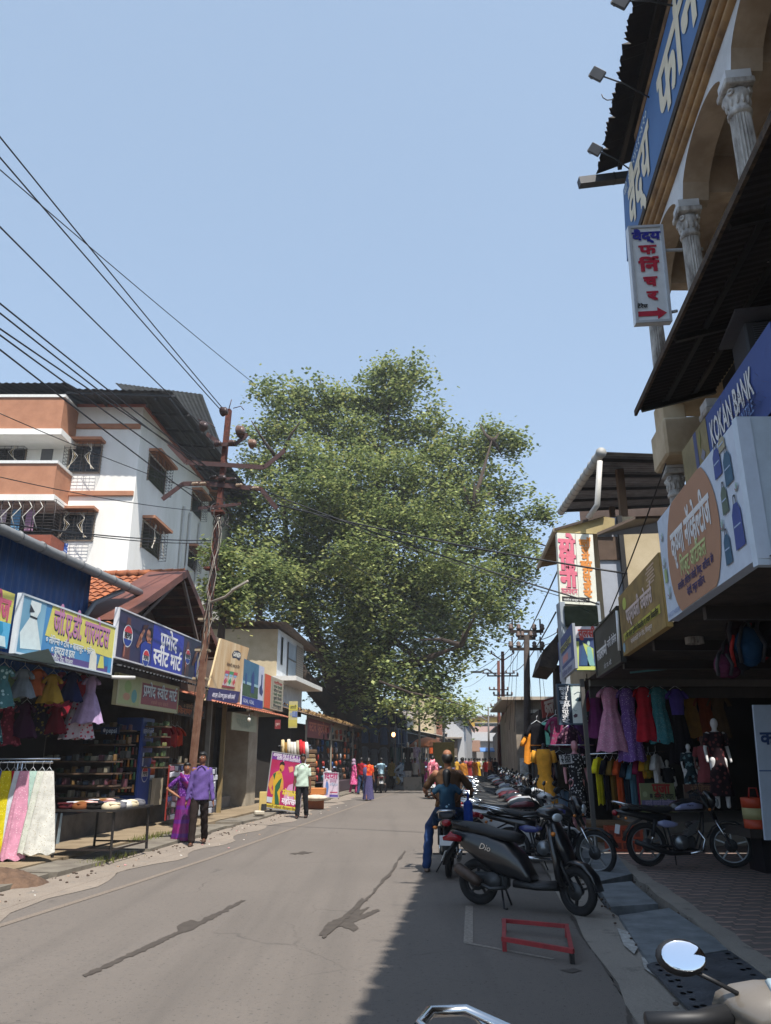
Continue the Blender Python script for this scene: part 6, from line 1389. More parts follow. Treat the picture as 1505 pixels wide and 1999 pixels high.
# ------------------------------------------------------------------ two-wheelers. Local frame: x forwards, rear tyre touches the ground at the origin
TYRE = M('tyre_rubber', '18181a', .85, var=.3, scale=20, bump=.2); CHR = M('chrome', 'c8ccd0', .18, metal=1, var=.08); BLKP = M('black_plastic', '17181b', .55, var=.2, scale=8)
ALU = M('alloy', '8f9498', .35, metal=.8, var=.2); ENG = M('engine_metal', '4c4e50', .5, metal=.6, var=.4, scale=12); SEAT = M('black_seat_vinyl', '141416', .6, var=.25, bump=.1); REDL = M('red_lamp_lens', '8c1420', .25, var=.15)
MIRG = M('mirror_face', 'dfe6ee', .03, metal=1, var=.02); LENS = M('lamp_glass', 'c0c8cc', .1, var=.1, metal=.3); AMB = P('c8782c', .3)
def paintm(h): return M('bike_paint_' + h, h, .28, var=.12, scale=4, coat=.6)
RX90 = Matrix.Rotation(R(90), 3, 'X')
def wheel(t, x, R0, r, spokes, st=None, rimcol=None):
    rc = rimcol or ALU; w = MB(); w.torus((0, 0, 0), R0-r, r, TYRE, 34, 9, RX90, 1.05); w.xf(st or Matrix.Translation((x, 0, R0))); o = w.build('wheel', t)
    m = MB(); m.torus((0, 0, 0), R0-2*r+.004, .014, rc, 30, 6, RX90, 1.8)
    m.tube([(0, -.05, 0), (0, .05, 0)], .05, 12, ENG)
    for i in range(spokes):
        a = 2*math.pi*i/spokes + .3; e = (math.cos(a)*(R0-2*r), 0, math.sin(a)*(R0-2*r)); m.bar((math.cos(a)*.03, 0, math.sin(a)*.03), e, .03, .022, rc)
    m.tube([(0, -.055, 0), (0, -.045, 0)], [.09, .09], 20, ENG); m.xf(st or Matrix.Translation((x, 0, R0))); m.build('rim', o)
def mirrors(t, x, z, y, up, st, faceback=True, tilt=0):
    for s in (1, -1):
        m = MB(); m.tube([(x, s*y, z), (x-.01, s*(y+.05), z+up*.5), (x-.03, s*(y+.10), z+up)], .006, 6, BLKP); m.xf(st); o = m.build('mirror_stem', t)
        h = MB(); rt = Matrix.Rotation(R(21+tilt), 3, 'Y') @ Matrix.Rotation(R(s*8), 3, 'Z'); c = (x-.03, s*(y+.13), z+up+.03)
        h.sph(c, (.022, .062, .042), BLKP, 20, 10, rt); c2 = Vector(c) + rt @ Vector((-.0235, 0, 0)); h.sph(c2, (.0025, .053, .034), MIRG, 32, 12, rt); h.xf(st); h.build('mirror', o)
def steermat(hx, ang): return Matrix.Translation((hx, 0, 0)) @ Matrix.Rotation(ang, 4, 'Z') @ Matrix.Translation((-hx, 0, 0))
def scooter(label, col, loc, rz, steer=0, group=None, plate=None, word=None, second='17181b', mirrorup=.13):
    t = thing('scooter', label, 'scooter', loc, rz, group); PM = paintm(col); P2 = paintm(second); st = steermat(.92, steer)
    wheel(t, 0, .245, .05, 5, None, BLKP); wheel(t, 1.22, .245, .045, 3, st @ Matrix.Translation((1.22, 0, .245)), BLKP)
    m = MB(); m.slab([(-.34, .77, .035, .02), (-.24, .745, .10, .065), (-.08, .69, .15, .125), (.12, .61, .17, .175), (.32, .53, .175, .19), (.50, .43, .17, .15), (.62, .34, .15, .07), (.68, .30, .14, .03)], PM, 18, 3.2); m.build('body_panel', t)
    m = MB(); m.slab([(-.30, .83, .06, .02), (-.16, .835, .13, .055), (.08, .80, .15, .065), (.25, .765, .15, .05), (.42, .745, .14, .055), (.56, .72, .09, .045)], SEAT, 16, 2.8); m.build('seat', t)
    m = MB(); m.slab([(.48, .27, .17, .045), (.75, .25, .185, .035), (.98, .27, .17, .045)], BLKP, 12, 4); m.build('floorboard', t)
    m = MB(); m.slab([(1.04, .26, .12, .03), (1.0, .36, .19, .04), (.985, .55, .20, .045), (.94, .75, .17, .045), (.90, .90, .10, .04)], P2, 16, 3.4); m.build('leg_shield', t)
    m = MB(); m.slab([(1.14, .44, .04, .02), (1.10, .52, .13, .05), (1.04, .68, .16, .065), (.98, .83, .13, .05), (.93, .95, .08, .03)], PM, 16, 2.6); m.build('front_cowl', t)
    m = MB(); m.slab([(.78, 1.00, .10, .03), (.86, 1.02, .19, .06), (.94, .99, .15, .06), (.99, .95, .08, .035)], PM, 16, 2.4); m.xf(st); m.build('handlebar_cowl', t)
    m = MB(); m.sph((1.0, 0, .965), (.035, .085, .045), LENS, 12, 8); m.xf(st); m.build('headlight', t)
    m = MB(); m.slab([(.79, 1.035, .05, .008), (.86, 1.075, .06, .012)], P('9fb0b8', .2), 10, 3); m.xf(st); m.build('speedometer', t)
    for s in (1, -1):
        m = MB(); m.tube([(.85, s*.16, 1.0), (.80, s*.24, 1.0), (.77, s*.36, 1.0)], [.028, .019, .019], 10, BLKP); m.xf(st); m.build('grip', t)
        m = MB(); m.tube([(.87, s*.18, .99), (.85, s*.27, .985), (.81, s*.35, .98)], .007, 5, ALU); m.xf(st); m.build('brake_lever', t)
        m = MB(); m.sph((.97, s*.13, .80) if s else 0, (.03, .035, .025), AMB, 8, 6); m.build('indicator', t)
    mirrors(t, .84, 1.05, .13, mirrorup, st)
    m = MB(); m.slab([(1.22+.29*math.cos(R(a)), .245+.285*math.sin(R(a)), .065, .02) for a in (5, 35, 65, 95, 125, 150)], PM, 12, 3); m.xf(st); m.build('front_mudguard', t)
    m = MB()
    for s in (1, -1): m.tube([(1.0, s*.07, .62), (1.22, s*.075, .25)], .018, 8, BLKP)
    m.xf(st); m.build('fork', t)
    m = MB(); m.sph((-.315, 0, .72), (.05, .10, .06), REDL, 12, 8, Matrix.Rotation(R(20), 3, 'Y')); m.build('tail_light', t)
    for s in (1, -1): m = MB(); m.slab([(-.36, .70, .012, .02), (-.26, .72, .012, .045), (-.14, .70, .01, .03)], REDL, 8, 2); m.xf(Matrix.Translation((0, s*.115, 0)) @ Matrix.Rotation(R(-s*14), 4, 'Z')); m.build('tail_lens', t)
    m = MB(); m.slab([(-.26, .66, .08, .02), (-.37, .53, .08, .015), (-.43, .40, .06, .012)], BLKP, 10, 4); m.build('rear_mudguard', t)
    m = MB(); m.box((-.40, 0, .50), (.008, .20, .12), P('c8c8c4', .5), 0, 0, ry=R(25)); m.build('number_plate', t)
    m = MB(); m.tube([(.38, -.12, .22), (.2, -.15, .2), (.06, -.165, .26)], .02, 8, ENG); m.tube([(.10, -.17, .25), (.02, -.175, .29), (-.16, -.18, .39), (-.20, -.18, .41)], [.045, .062, .062, .05], 14, M('sooty_silencer', '5a4c44', .5, metal=.5, var=.5, scale=8)); m.build('exhaust', t)
    m = MB(); m.box((.16, 0, .27), (.42, .17, .17), ENG, 0, .03); m.tube([(.22, -.13, .27), (.22, -.06, .27)], .10, 16, ENG); m.tube([(.05, .13, .27), (.05, .06, .27)], .09, 16, ENG); m.build('engine', t)
    m = MB(); m.tube([(.30, .05, .2), (.33, .16, 0)], .012, 6, BLKP); m.tube([(.30, -.05, .2), (.36, -.14, .01), (.40, -.14, .01)], .012, 6, BLKP); m.build('stand', t)
    m = MB(); m.tube([(-.05, .15, .83), (-.25, .13, .87), (-.33, .0, .87), (-.25, -.13, .87), (-.05, -.15, .83)], .012, 8, BLKP if col == '17191d' else CHR); m.build('grab_rail', t)
    if word:
        f = Face((.16, -.174, .60), (-.0 + 1, 0, -.25), (.25, 0, 1), .3, .1); f.text(word, .0, .3, .07, CHR, bold=.01, slant=.2); f.build('badge', t)
    return t
def motorcycle(label, col, loc, rz, steer=0, group=None, word=None, stripe='6f7aa8', rack=True, plate=None, mirrorup=.16):
    t = thing('motorcycle', label, 'motorcycle', loc, rz, group); PM = paintm(col); PS = paintm(stripe); st = steermat(.92, steer)
    wheel(t, 0, .305, .042, 5); wheel(t, 1.26, .305, .038, 5, st @ Matrix.Translation((1.26, 0, .305)))
    m = MB(); m.slab([(.40, .80, .08, .035), (.48, .825, .115, .07), (.62, .85, .14, .095), (.78, .85, .14, .10), (.90, .82, .10, .07), (.96, .80, .06, .03)], PM, 18, 2.4); tk = m.build('tank', t)
    for s in (1, -1): m = MB(); m.slab([(.44, .80, .004, .015), (.55, .835, .02, .04), (.72, .85, .024, .05), (.86, .84, .012, .03)], PS, 12, 2); m.xf(Matrix.Translation((0, s*.128, 0))); m.build('tank_stripe', tk)
    m = MB(); m.slab([(-.34, .80, .07, .02), (-.22, .82, .12, .04), (0, .815, .135, .045), (.2, .785, .13, .05), (.36, .79, .11, .045), (.46, .82, .07, .03)], SEAT, 16, 2.8); m.build('seat', t)
    m = MB(); m.slab([(-.44, .775, .03, .02), (-.30, .75, .08, .04), (-.05, .71, .11, .05), (.2, .66, .11, .08), (.38, .62, .08, .09)], PM, 14, 2.6); m.build('tail_panel', t)
    for s in (1, -1): m = MB(); m.slab([(.16, .61, .015, .02), (.26, .60, .02, .055), (.40, .59, .015, .04), (.46, .59, .008, .015)], PS, 12, 2.2); m.xf(Matrix.Translation((0, s*.115, 0))); m.build('side_panel', t)
    m = MB(); m.sph((-.44, 0, .745), (.04, .07, .045), REDL, 10, 6); m.build('tail_light', t)
    m = MB(); m.slab([(.02+.36*math.cos(R(a)), .305+.36*math.sin(R(a)), .06, .012) for a in (70, 100, 130, 155, 172)], BLKP, 10, 4); m.build('rear_mudguard', t)
    m = MB(); m.box((-.42, 0, .52), (.008, .20, .13), P('c4c6c8', .5), ry=R(12)); m.build('number_plate', t)
    m = MB(); m.box((.56, 0, .33), (.34, .20, .20), ENG, 0, .04); m.tube([(.50, -.14, .34), (.50, .14, .34)], .095, 18, ALU)
    for k in range(7): m.box((.66+k*.012, 0, .44+k*.026), (.17, .17, .012), ALU, ry=R(-25))
    m.box((.70, 0, .53), (.10, .12, .18), ENG, 0, .02, ry=R(-25)); m.build('engine', t)
    m = MB(); m.tube([(.78, -.07, .50), (.86, -.09, .38), (.80, -.11, .22), (.6, -.13, .19)], .018, 10, CHR); m.tube([(.6, -.13, .19), (.3, -.14, .20), (.15, -.15, .24), (-.22, -.17, .36)], [.02, .035, .042, .036], 12, BLKP if col == '141519' else CHR); m.build('exhaust', t)
    m = MB()
    for s in (1, -1):
        m.tube([(.90, s*.03, .78), (.86, s*.06, .5), (.76, s*.07, .24), (.38, s*.08, .22), (.30, s*.09, .6)], .015, 8, BLKP); m.tube([(0, s*.09, .305), (.36, s*.09, .28)], .018, 8, BLKP)
    m.build('frame', t)
    for s in (1, -1): m = MB(); m.tube([(.02, s*.12, .32), (.10, s*.12, .50)], .016, 8, CHR); m.tube([(.06, s*.12, .42), (.13, s*.12, .66)], .03, 10, BLKP); m.build('shock_absorber', t)
    m = MB()
    for s in (1, -1): m.tube([(.93, s*.08, .98), (1.08, s*.08, .66)], .022, 8, BLKP); m.tube([(1.08, s*.08, .66), (1.26, s*.08, .305)], .016, 8, CHR)
    m.xf(st); m.build('fork', t)
    m = MB(); m.slab([(1.02, .80, .05, .04), (1.07, .90, .10, .08), (1.02, 1.0, .09, .06), (.96, 1.05, .05, .03)], PM, 14, 2.4); m.xf(st); m.build('headlight_cowl', t)
    m = MB(); m.sph((1.125, 0, .89), (.03, .075, .065), LENS, 12, 8); m.xf(st); m.build('headlight', t)
    m = MB(); m.tube([(.80, .36, 1.04), (.84, .24, 1.06), (.92, .12, 1.0), (.93, 0, .98), (.92, -.12, 1.0), (.84, -.24, 1.06), (.80, -.36, 1.04)], .012, 8, CHR if col == '141519' else BLKP)
    for s in (1, -1): m.tube([(.83, s*.25, 1.058), (.795, s*.37, 1.04)], .018, 8, BLKP); m.tube([(.86, s*.22, 1.05), (.85, s*.36, 1.03)], .006, 5, ALU)
    m.xf(st); m.build('handlebar', t)
    for x, z in ((-.33, .68), (1.04, .80)):
        for s in (1, -1): m = MB(); m.tube([(x, s*.06, z), (x, s*.13, z)], .008, 5, BLKP); m.sph((x, s*.16, z), (.022, .035, .022), AMB, 8, 6); (m.xf(st) if x > 0 else None); m.build('indicator', t)
    mirrors(t, .86, 1.05, .17, mirrorup, st)
    m = MB(); m.slab([(1.26+.335*math.cos(R(a)), .305+.335*math.sin(R(a)), .055, .012) for a in (15, 45, 75, 105, 135, 165)], BLKP, 10, 3); m.xf(st); m.build('front_mudguard', t)
    if rack: m = MB(); m.tube([(.0, .13, .82), (-.25, .125, .87), (-.42, .10, .90), (-.47, 0, .905), (-.42, -.10, .90), (-.25, -.125, .87), (0, -.13, .82)], .016, 8, CHR); m.tube([(-.40, .10, .90), (-.20, .11, .79)], .010, 6, CHR); m.tube([(-.40, -.10, .90), (-.20, -.11, .79)], .010, 6, CHR); m.build('grab_rail', t)
    m = MB(); m.tube([(.45, .08, .2), (.50, .2, .0)], .010, 6, BLKP); m.tube([(.42, -.24, .26), (.42, .24, .26)], .012, 6, BLKP); m.build('stand', t)
    if word: 
        for s in (-1,): f = Face((.66, s*.156, .845), (1, 0, 0), (0, 0, 1), .2, .05); f.text(word, 0, .3, .035, P('1c2038'), bold=.02); f.build('badge', tk)
    return t
def head(a, b): return math.atan2(b.y-a.y, b.x-a.x)
a = G(936, 1766); b = G(1120, 1772)
scooter('black scooter parked nearest, rear wheel on the asphalt and front wheel turned at the drain', '17191d', a, head(a, G(1140, 1786)), R(-22), word='Dio', mirrorup=.16)
a = G(1000, 1700); motorcycle('black motorcycle parked close behind the black scooter, bluish side panel', '16171b', a, head(a, G(1158, 1708)), R(-14), stripe='3a3f7a')
a = G(1266, 1692, .07); b = G(1432, 1691, .07)
motorcycle('black and silver commuter motorcycle standing alone on the brick pavement', '141519', a, head(a, b), R(-32), word='Hero', stripe='8d93b8')
# the pair cut by the lower edge
scooter('beige scooter cut by the lower right corner, left mirror and grip in view', '6e675e', Vector((.91, 1.30, 0)), R(84), R(-4), second='5a5248', mirrorup=.05)
motorcycle('motorcycle cut by the lower edge, only its chrome grab rail and seat tail in view', '202126', Vector((.455, 2.21, -.0)), R(-46), stripe='50525a')
# the kerb row
RG = 'two-wheelers parked along the right kerb'; rnd = random.Random(77)
protoM = [('black', '17181c', '6a2a34'), ('silver grey', 'a4a8ac', 'a02830'), ('dark red', '5c161c', '2a2a2e'), ('dark blue', '1e2a50', '8a9098')]
protoS = [('white', 'd0d2d4', '8a8c90'), ('grey', '8a9096', '303134'), ('red', '8a2028', '1c1c1f'), ('pearl black', '1b1c22', '141518')]
bank = []; y = 12.9; i = 0
ordn = ['third', 'fourth', 'fifth', 'sixth', 'seventh', 'eighth', 'ninth', 'tenth', 'eleventh', 'twelfth', 'thirteenth', 'fourteenth', 'fifteenth', 'sixteenth', 'seventeenth', 'eighteenth', 'nineteenth', 'twentieth', 'twenty-first', 'twenty-second', 'twenty-third', 'twenty-fourth', 'twenty-fifth', 'twenty-sixth', 'twenty-seventh', 'twenty-eighth', 'twenty-ninth', 'thirtieth']
made = {}
seq = ['S0', 'M0', 'M1', 'S0', 'M0', 'S1', 'M2', 'S0', 'M1', 'S2', 'M0', 'S0', 'M3', 'S3', 'M1', 'S0', 'S1', 'M0', 'M2', 'S0', 'M1', 'S2', 'M0', 'S1', 'S0', 'M3', 'M1', 'S0']
for i, k in enumerate(seq):
    y += rnd.uniform(.62, .80) * (1 if i < 16 else 1.25); c = rnd.uniform(.0, .22) + (.15 if i == 0 else 0); p = S(c, y); rz = math.atan2(-.112, 1) + rnd.uniform(-.12, .16) - .02
    q = (protoM if k[0] == 'M' else protoS)[int(k[1])]; lb = '%s %s, %s in the kerb row counted from the near end' % (q[0], 'motorcycle' if k[0] == 'M' else 'scooter', ordn[i])
    if k not in made: made[k] = (motorcycle(lb, q[1], p, rz, R(rnd.uniform(-25, 25)), RG, stripe=q[2]) if k[0] == 'M' else scooter(lb, q[1], p, rz, R(rnd.uniform(-25, 25)), RG, second=q[2]))
    else: dup(made[k], p, rz, lb, RG)
# helmet resting on a mirror in the row
q = V(1030, 1522, 16.4); t = thing('helmet', 'glossy black helmet resting on a parked two-wheeler beside the dark pole', 'helmet', q)
m = MB(); m.sph((0, 0, 0), (.13, .15, .14), paintm('0f1012'), 18, 12); m.build('shell', t); m = MB(); m.sph((0, -.035, -.01), (.115, .12, .07), M('visor', '20262c', .1), 14, 8); m.build('visor', t)

# red square steel frame on the road
t = thing('steel_frame', 'red square steel frame lying on the road near the parking line', 'frame'); RF = M('red_box_steel', '9c2a2e', .55, col2='7a2226', scale=9)
H = .095; c4 = [G(x, y, H) for x, y in ((984, 1797), (1106, 1808), (1116, 1856), (984, 1833))]
for i in range(4): m = MB(); a, b = c4[i], c4[(i+1) % 4]; d = (b-a).normalized()*.018; m.bar(a-d if i % 2 == 0 else a+d, b+d if i % 2 == 0 else b-d, .035, .035, RF); m.build('rail', t)
for i in (0, 1, 2, 3): m = MB(); a = c4[i]; m.bar((a.x, a.y, .0), (a.x, a.y, H-.018), .035, .035, RF if i != 2 else P('1c1a1a')); m.build('leg', t)
# ------------------------------------------------------------------ people. Local frame: facing +Y, feet at z = 0
def limb(mb, pts, rs, m=None):
    mb.tube(pts, rs, 12, m)
    for p, r in zip(pts, rs): mb.sph(p, r*1.0, m, 12, 8)
SKIN = {k: M('skin_'+k, {'7a4e38': '94654a', '5c3a2a': '7d5440', '8a5c42': 'a07254', '4a2e22': '6a4636'}[k], .55, var=.12, scale=12, spec=.3) for k in ('7a4e38', '5c3a2a', '8a5c42', '4a2e22')}
HAIRM = M('black_hair', '14110f', .5, var=.3, scale=40)
def person(label, loc, rz, h=1.7, skin='7a4e38', hands=None, feet=None, elbows=None, knees=None, seat=None, lean=0, voxel=.014, top=None, bottom=None,
           shoes='3a2a20', hair='short', shirt_len=.0, sleeve='short', head_turn=0, extras=None, cat='person', nm='person', fat=1.0, group=None, bald=False, fingers=True):
    s = h/1.7; t = thing(nm, label, cat, loc, rz, group); sk = SKIN.get(skin) or P(skin, .5)
    V3 = lambda p: Vector(p)*s
    hz = seat if seat is not None else .90
    hip = Vector((0, 0, hz)); L = lean
    up = Vector((0, math.sin(L), math.cos(L)))
    ch = hip + up*.40; nk = hip + up*.56; hd = hip + up*.50 + Vector((0, math.sin(L*.5), math.cos(L*.5)))*.203; fw = Vector((math.sin(head_turn), math.cos(head_turn), 0))
    sh = {q: ch + up*.075 + Vector((q*.155*min(fat, 1.15), 0, 0)) for q in (-1, 1)}
    hands = hands or {1: (.24, .04, .78), -1: (-.24, .04, .78)}; feet = feet or ({1: (.07, .03, 0), -1: (-.07, -.03, 0)} if bottom is None else {1: (.10, .12, 0), -1: (-.10, -.12, 0)})
    b = MB(); b.mats = [sk]
    b.tube([V3(hip-up*.06), V3(hip+up*.18), V3(ch), V3(ch+up*.11)], [.10*s*fat, .092*s*fat, .10*s*fat, .075*s], 16, sk, flat=1.42)
    b.sph(V3(hip), (.15*s*fat, .11*s*fat, .10*s), sk, 14, 8)
    b.sph(V3(ch+up*.075), (.155*s*fat, .085*s, .06*s), sk, 14, 8); limb(b, [V3(nk-up*.04), V3(nk+up*.06)], [.055*s, .05*s], sk)
    b.sph(V3(hd), (.078*s, .097*s, .113*s), sk, 16, 12); b.sph(V3(hd+fw*.03-Vector((0, 0, .055))), (.052*s, .058*s, .05*s), sk, 12, 8)
    b.sph(V3(hd+fw*.092-Vector((0, 0, .02))), (.013*s, .016*s, .024*s), sk, 8, 6)
    side = Vector((fw.y, -fw.x, 0))
    for q in (-1, 1): b.sph(V3(hd+side*q*.075-Vector((0, 0, .015))), (.012*s, .018*s, .03*s), sk, 8, 6)
    el = {}; kn = {}; arms = {}
    for q in (-1, 1):
        a = sh[q]; w = Vector(hands[q]); d = w-a; Lm = .27; e0 = (a+w)/2; off = math.sqrt(max(0, Lm*Lm-(d.length/2)**2))
        e = Vector(elbows[q]) if elbows and q in elbows else e0 + Vector((q*.5, -.8, 0)).normalized()*off
        el[q] = e; limb(b, [V3(a), V3(a.lerp(e, .5)), V3(e), V3(e.lerp(w, .5)), V3(w)], [.052*s*fat, .043*s, .037*s, .034*s, .025*s], sk)
        dr = (w-e).normalized(); b.sph(V3(w+dr*.045), (.022*s, .022*s, .04*s), sk, 10, 8, dr.to_track_quat('Z', 'Y')); arms[q] = (w, dr)
        f = Vector(feet[q]); hp = hip + Vector((q*.085, 0, -.02)); ank = f + Vector((0, -.03, .075)); d = ank-hp; Ll = .425 if seat is None else .43
        off = math.sqrt(max(0, Ll*Ll-(d.length/2)**2)); off = min(off, .035) if seat is None else off; k = Vector(knees[q]) if knees and q in knees else (hp+ank)/2 + Vector((0, 1, 0))*off
        kn[q] = k; limb(b, [V3(hp), V3(hp.lerp(k, .5)), V3(k), V3(k.lerp(ank, .4)), V3(ank)], [.085*s*fat, .072*s, .052*s, .05*s, .034*s], sk)
        b.sph(V3(f+Vector((0, .05, .035))), (.04*s, .12*s, .034*s), sk, 12, 8)
    body = remesh(b, voxel)
    EY = P('f0ece6', .3); DK = P('1a1210', .4)
    for q in (-1, 1):
        c = hd + fw*.083 + side*q*.030 + Vector((0, 0, .008)); body.sph(V3(c), (.014*s, .008*s, .008*s), EY, 8, 6); body.sph(V3(c+fw*.006), (.006*s, .005*s, .007*s), DK, 6, 4)
        c = hd + fw*.086 + side*q*.031 + Vector((0, 0, .030)); body.sph(V3(c), (.019*s, .007*s, .004*s), DK, 8, 4)
        if fingers:
            w, dr = arms[q]; ax = Vector((0, 1, 0)); ax = (ax - dr*ax.dot(dr)).normalized(); nn = dr.cross(ax)
            for i, (o_, ln) in enumerate(((-.024, .055), (-.008, .065), (.008, .068), (.023, .060))):
                p0 = w + dr*.065 + ax*o_; p1 = p0 + dr*ln*.5; p2 = p1 + dr*ln*.45 - nn*q*.018; body.tube([V3(p0), V3(p1), V3(p2)], [.0095*s, .0088*s, .0075*s], 7, sk)
            p0 = w + dr*.03 + ax*.022; body.tube([V3(p0), V3(p0+ax*.025+dr*.02), V3(p0+ax*.032+dr*.05)], [.011*s, .010*s, .008*s], 7, sk)
    body.sph(V3(hd+fw*.088-Vector((0, 0, .058))), (.024*s, .006*s, .006*s), P('6a3830', .5), 8, 4)
    body.build('body', t)
    # hair
    if hair:
        hm = MB(); back = -fw
        if bald: 
            hm.sph(V3(hd+back*.018+Vector((0, 0, .002))), (.086*s, .098*s, .094*s), HAIRM, 18, 12); hm.sph(V3(hd+back*.012+Vector((0, 0, .052))), (.070*s, .088*s, .072*s), sk, 16, 10)
        else:
            hm.sph(V3(hd+back*.014+Vector((0, 0, .022))), (.091*s, .108*s, .108*s), HAIRM, 16, 10)
            hm.sph(V3(hd+fw*.055+Vector((0, 0, .075))), (.070*s, .050*s, .038*s), HAIRM, 12, 8)
            if hair == 'bun': hm.sph(V3(hd+back*.115-Vector((0, 0, .02))), (.05*s, .045*s, .05*s), HAIRM, 10, 8)
            if hair == 'long': limb(hm, [V3(hd+back*.04), V3(hd+back*.06-Vector((0, 0, .12))), V3(hd+back*.08-Vector((0, 0, .22)))], [.085*s, .075*s, .045*s], HAIRM)
        # keep the face clear
        g = remesh(hm, max(.012, voxel)) if not bald else hm; cut = V3(hd)
        if not bald:
            g2 = MB(); keepv = [not ((Vector(v)-cut).dot(fw) > .045*s and Vector(v).z < cut.z+.040*s) for v in g.v]
            mp = {}; vs = []
            for i, v in enumerate(g.v):
                if keepv[i]: mp[i] = len(vs); vs.append(v)
            g2.add(vs, [tuple(mp[i] for i in f) for f in g.f if all(keepv[i] for i in f)], HAIRM, True); g = g2
        g.build('hair', t)
    def cloth(mb, mat, name, vx=None):
        mb.mats = [mat]; mb.mi = [0]*len(mb.f); o = remesh(mb, vx or voxel, 3); rr = random.Random(len(o.v)); ph = rr.uniform(0, 9)
        o.v = [(x + .004*math.sin(z*38+y*22+ph), y + .005*math.sin(z*31+x*27+ph), z) for x, y, z in o.v]; return o.build(name, t)
    info = dict(hip=hip, up=up, ch=ch, nk=nk, hd=hd, sh=sh, el=el, kn=kn, feet=feet, s=s, t=t, V3=V3, cloth=cloth, fw=fw, side=side, arms=arms, fat=fat)
    if bottom in ('trousers', 'jeans') or (isinstance(bottom, tuple) and bottom[0] == 'trousers'):
        m = MB(); mat = bottom[1] if isinstance(bottom, tuple) else CL('2c2624')
        m.tube([V3(hip+up*.10), V3(hip), V3(hip-up*.08)], [.096*s*fat, .108*s*fat, .10*s*fat], 16, None, flat=1.38)
        for q in (-1, 1):
            hp = hip+Vector((q*.085, 0, -.02)); f = Vector(feet[q]); ank = f+Vector((0, -.03, .10)); limb(m, [V3(hp), V3(hp.lerp(kn[q], .5)), V3(kn[q]), V3(kn[q].lerp(ank, .5)), V3(ank)], [.088*s*fat, .088*s, .074*s, .070*s, .068*s])
        cloth(m, mat, 'trousers')
    if isinstance(top, tuple):
        m = MB(); mat = top[1]; ln = shirt_len
        m.tube([V3(hip-up*ln), V3(hip+up*.05), V3(hip+up*.2), V3(ch), V3(ch+up*.07), V3(ch+up*.125), V3(ch+up*.155)], [(.124+ln*.12)*s*fat, .121*s*fat, .113*s*fat, .118*s*fat, .108*s*fat, .075*s*fat, .05*s], 18, None, flat=1.38)
        if fat > 1.2: m.sph(V3(hip+up*.16+Vector((0, .03, 0))), (.19*s, .16*s, .17*s), None, 14, 8)
        for q in (-1, 1):
            a, e = sh[q], el[q]; w = arms[q][0]
            if sleeve == 'short': limb(m, [V3(a), V3(a.lerp(e, .75))], [.056*s, .060*s])
            elif sleeve == 'long': limb(m, [V3(a), V3(e), V3(e.lerp(w, .86))], [.055*s, .048*s, .040*s])
        cloth(m, mat, 'shirt' if top[0] == 'shirt' else top[0])
        if top[0] == 'shirt':
            for q in (-1, 1):
                c = MB(); c.slab([(0, 0, .02, .008), (.05, -.03, .03, .01), (.08, -.08, .015, .01)], mat, 8, 3)
                c.v = [tuple(V3(nk + Vector((x*q, .075+y*.6-(z*.3), z)))) for x, y, z in c.v]; c.build('collar', t)
    if shoes:
        for q in (-1, 1):
            f = Vector(feet[q]); m = MB(); m.sph(V3(f+Vector((0, .05, .03))), (.049*s, .135*s, .036*s), P(shoes, .6), 12, 8); m.sph(V3(f+Vector((0, -.03, .05))), (.042*s, .05*s, .045*s), P(shoes, .6), 10, 8); m.build('shoe', t)
    if extras: extras(info)
    return t
def skirt(i, mat, zt, zb, rt, rb, name='skirt', sway=(0, 0), folds=9, n=44):
    m = MB(); s = i['s']; vs = []; fs = []; lv = 12; c = i['V3'](i['hip'])
    for j in range(lv+1):
        u = j/lv; z = (zt + (zb-zt)*u)*s; r = (rt + (rb-rt)*u**1.2)*s
        for k in range(n):
            a = 2*math.pi*k/n; q = r*(1 + .08*u*math.sin(a*folds+u*1.5) + .04*u*math.sin(a*17)); vs.append((c.x+sway[0]*u+q*math.cos(a), c.y+sway[1]*u+q*.88*math.sin(a), z))
    for j in range(lv):
        for k in range(n): fs.append((j*n+k, j*n+(k+1) % n, (j+1)*n+(k+1) % n, (j+1)*n+k))
    m.add(vs, fs, mat, True); m.build(name, i['t'])
def drape(i, mat, pts, w, name='sari_end', th=.012):
    m = MB(); P3 = [Vector(p)*i['s'] for p in pts]; m.tube(P3, [x*i['s'] for x in w], 10, mat, flat=.35); m.build(name, i['t'])
toC = R(180)                                            # facing the camera
CHECKP = CL('5e4a86', pattern='x', pscale=30, pcol='6e5a98', pth=.3)
# 1 man in the violet shirt
person('man in an untucked violet shirt and dark trousers walking towards the camera', G(384, 1650), toC+.12, 1.70, '5c3a2a', hands={1: (.25, .02, .80), -1: (-.26, .06, .80)}, feet={1: (.09, .22, 0), -1: (-.11, -.22, .03)},
       top=('shirt', CHECKP), bottom=('trousers', CL('2b2321')), sleeve='long', shirt_len=.08, shoes='4a3020', voxel=.012, head_turn=.15)
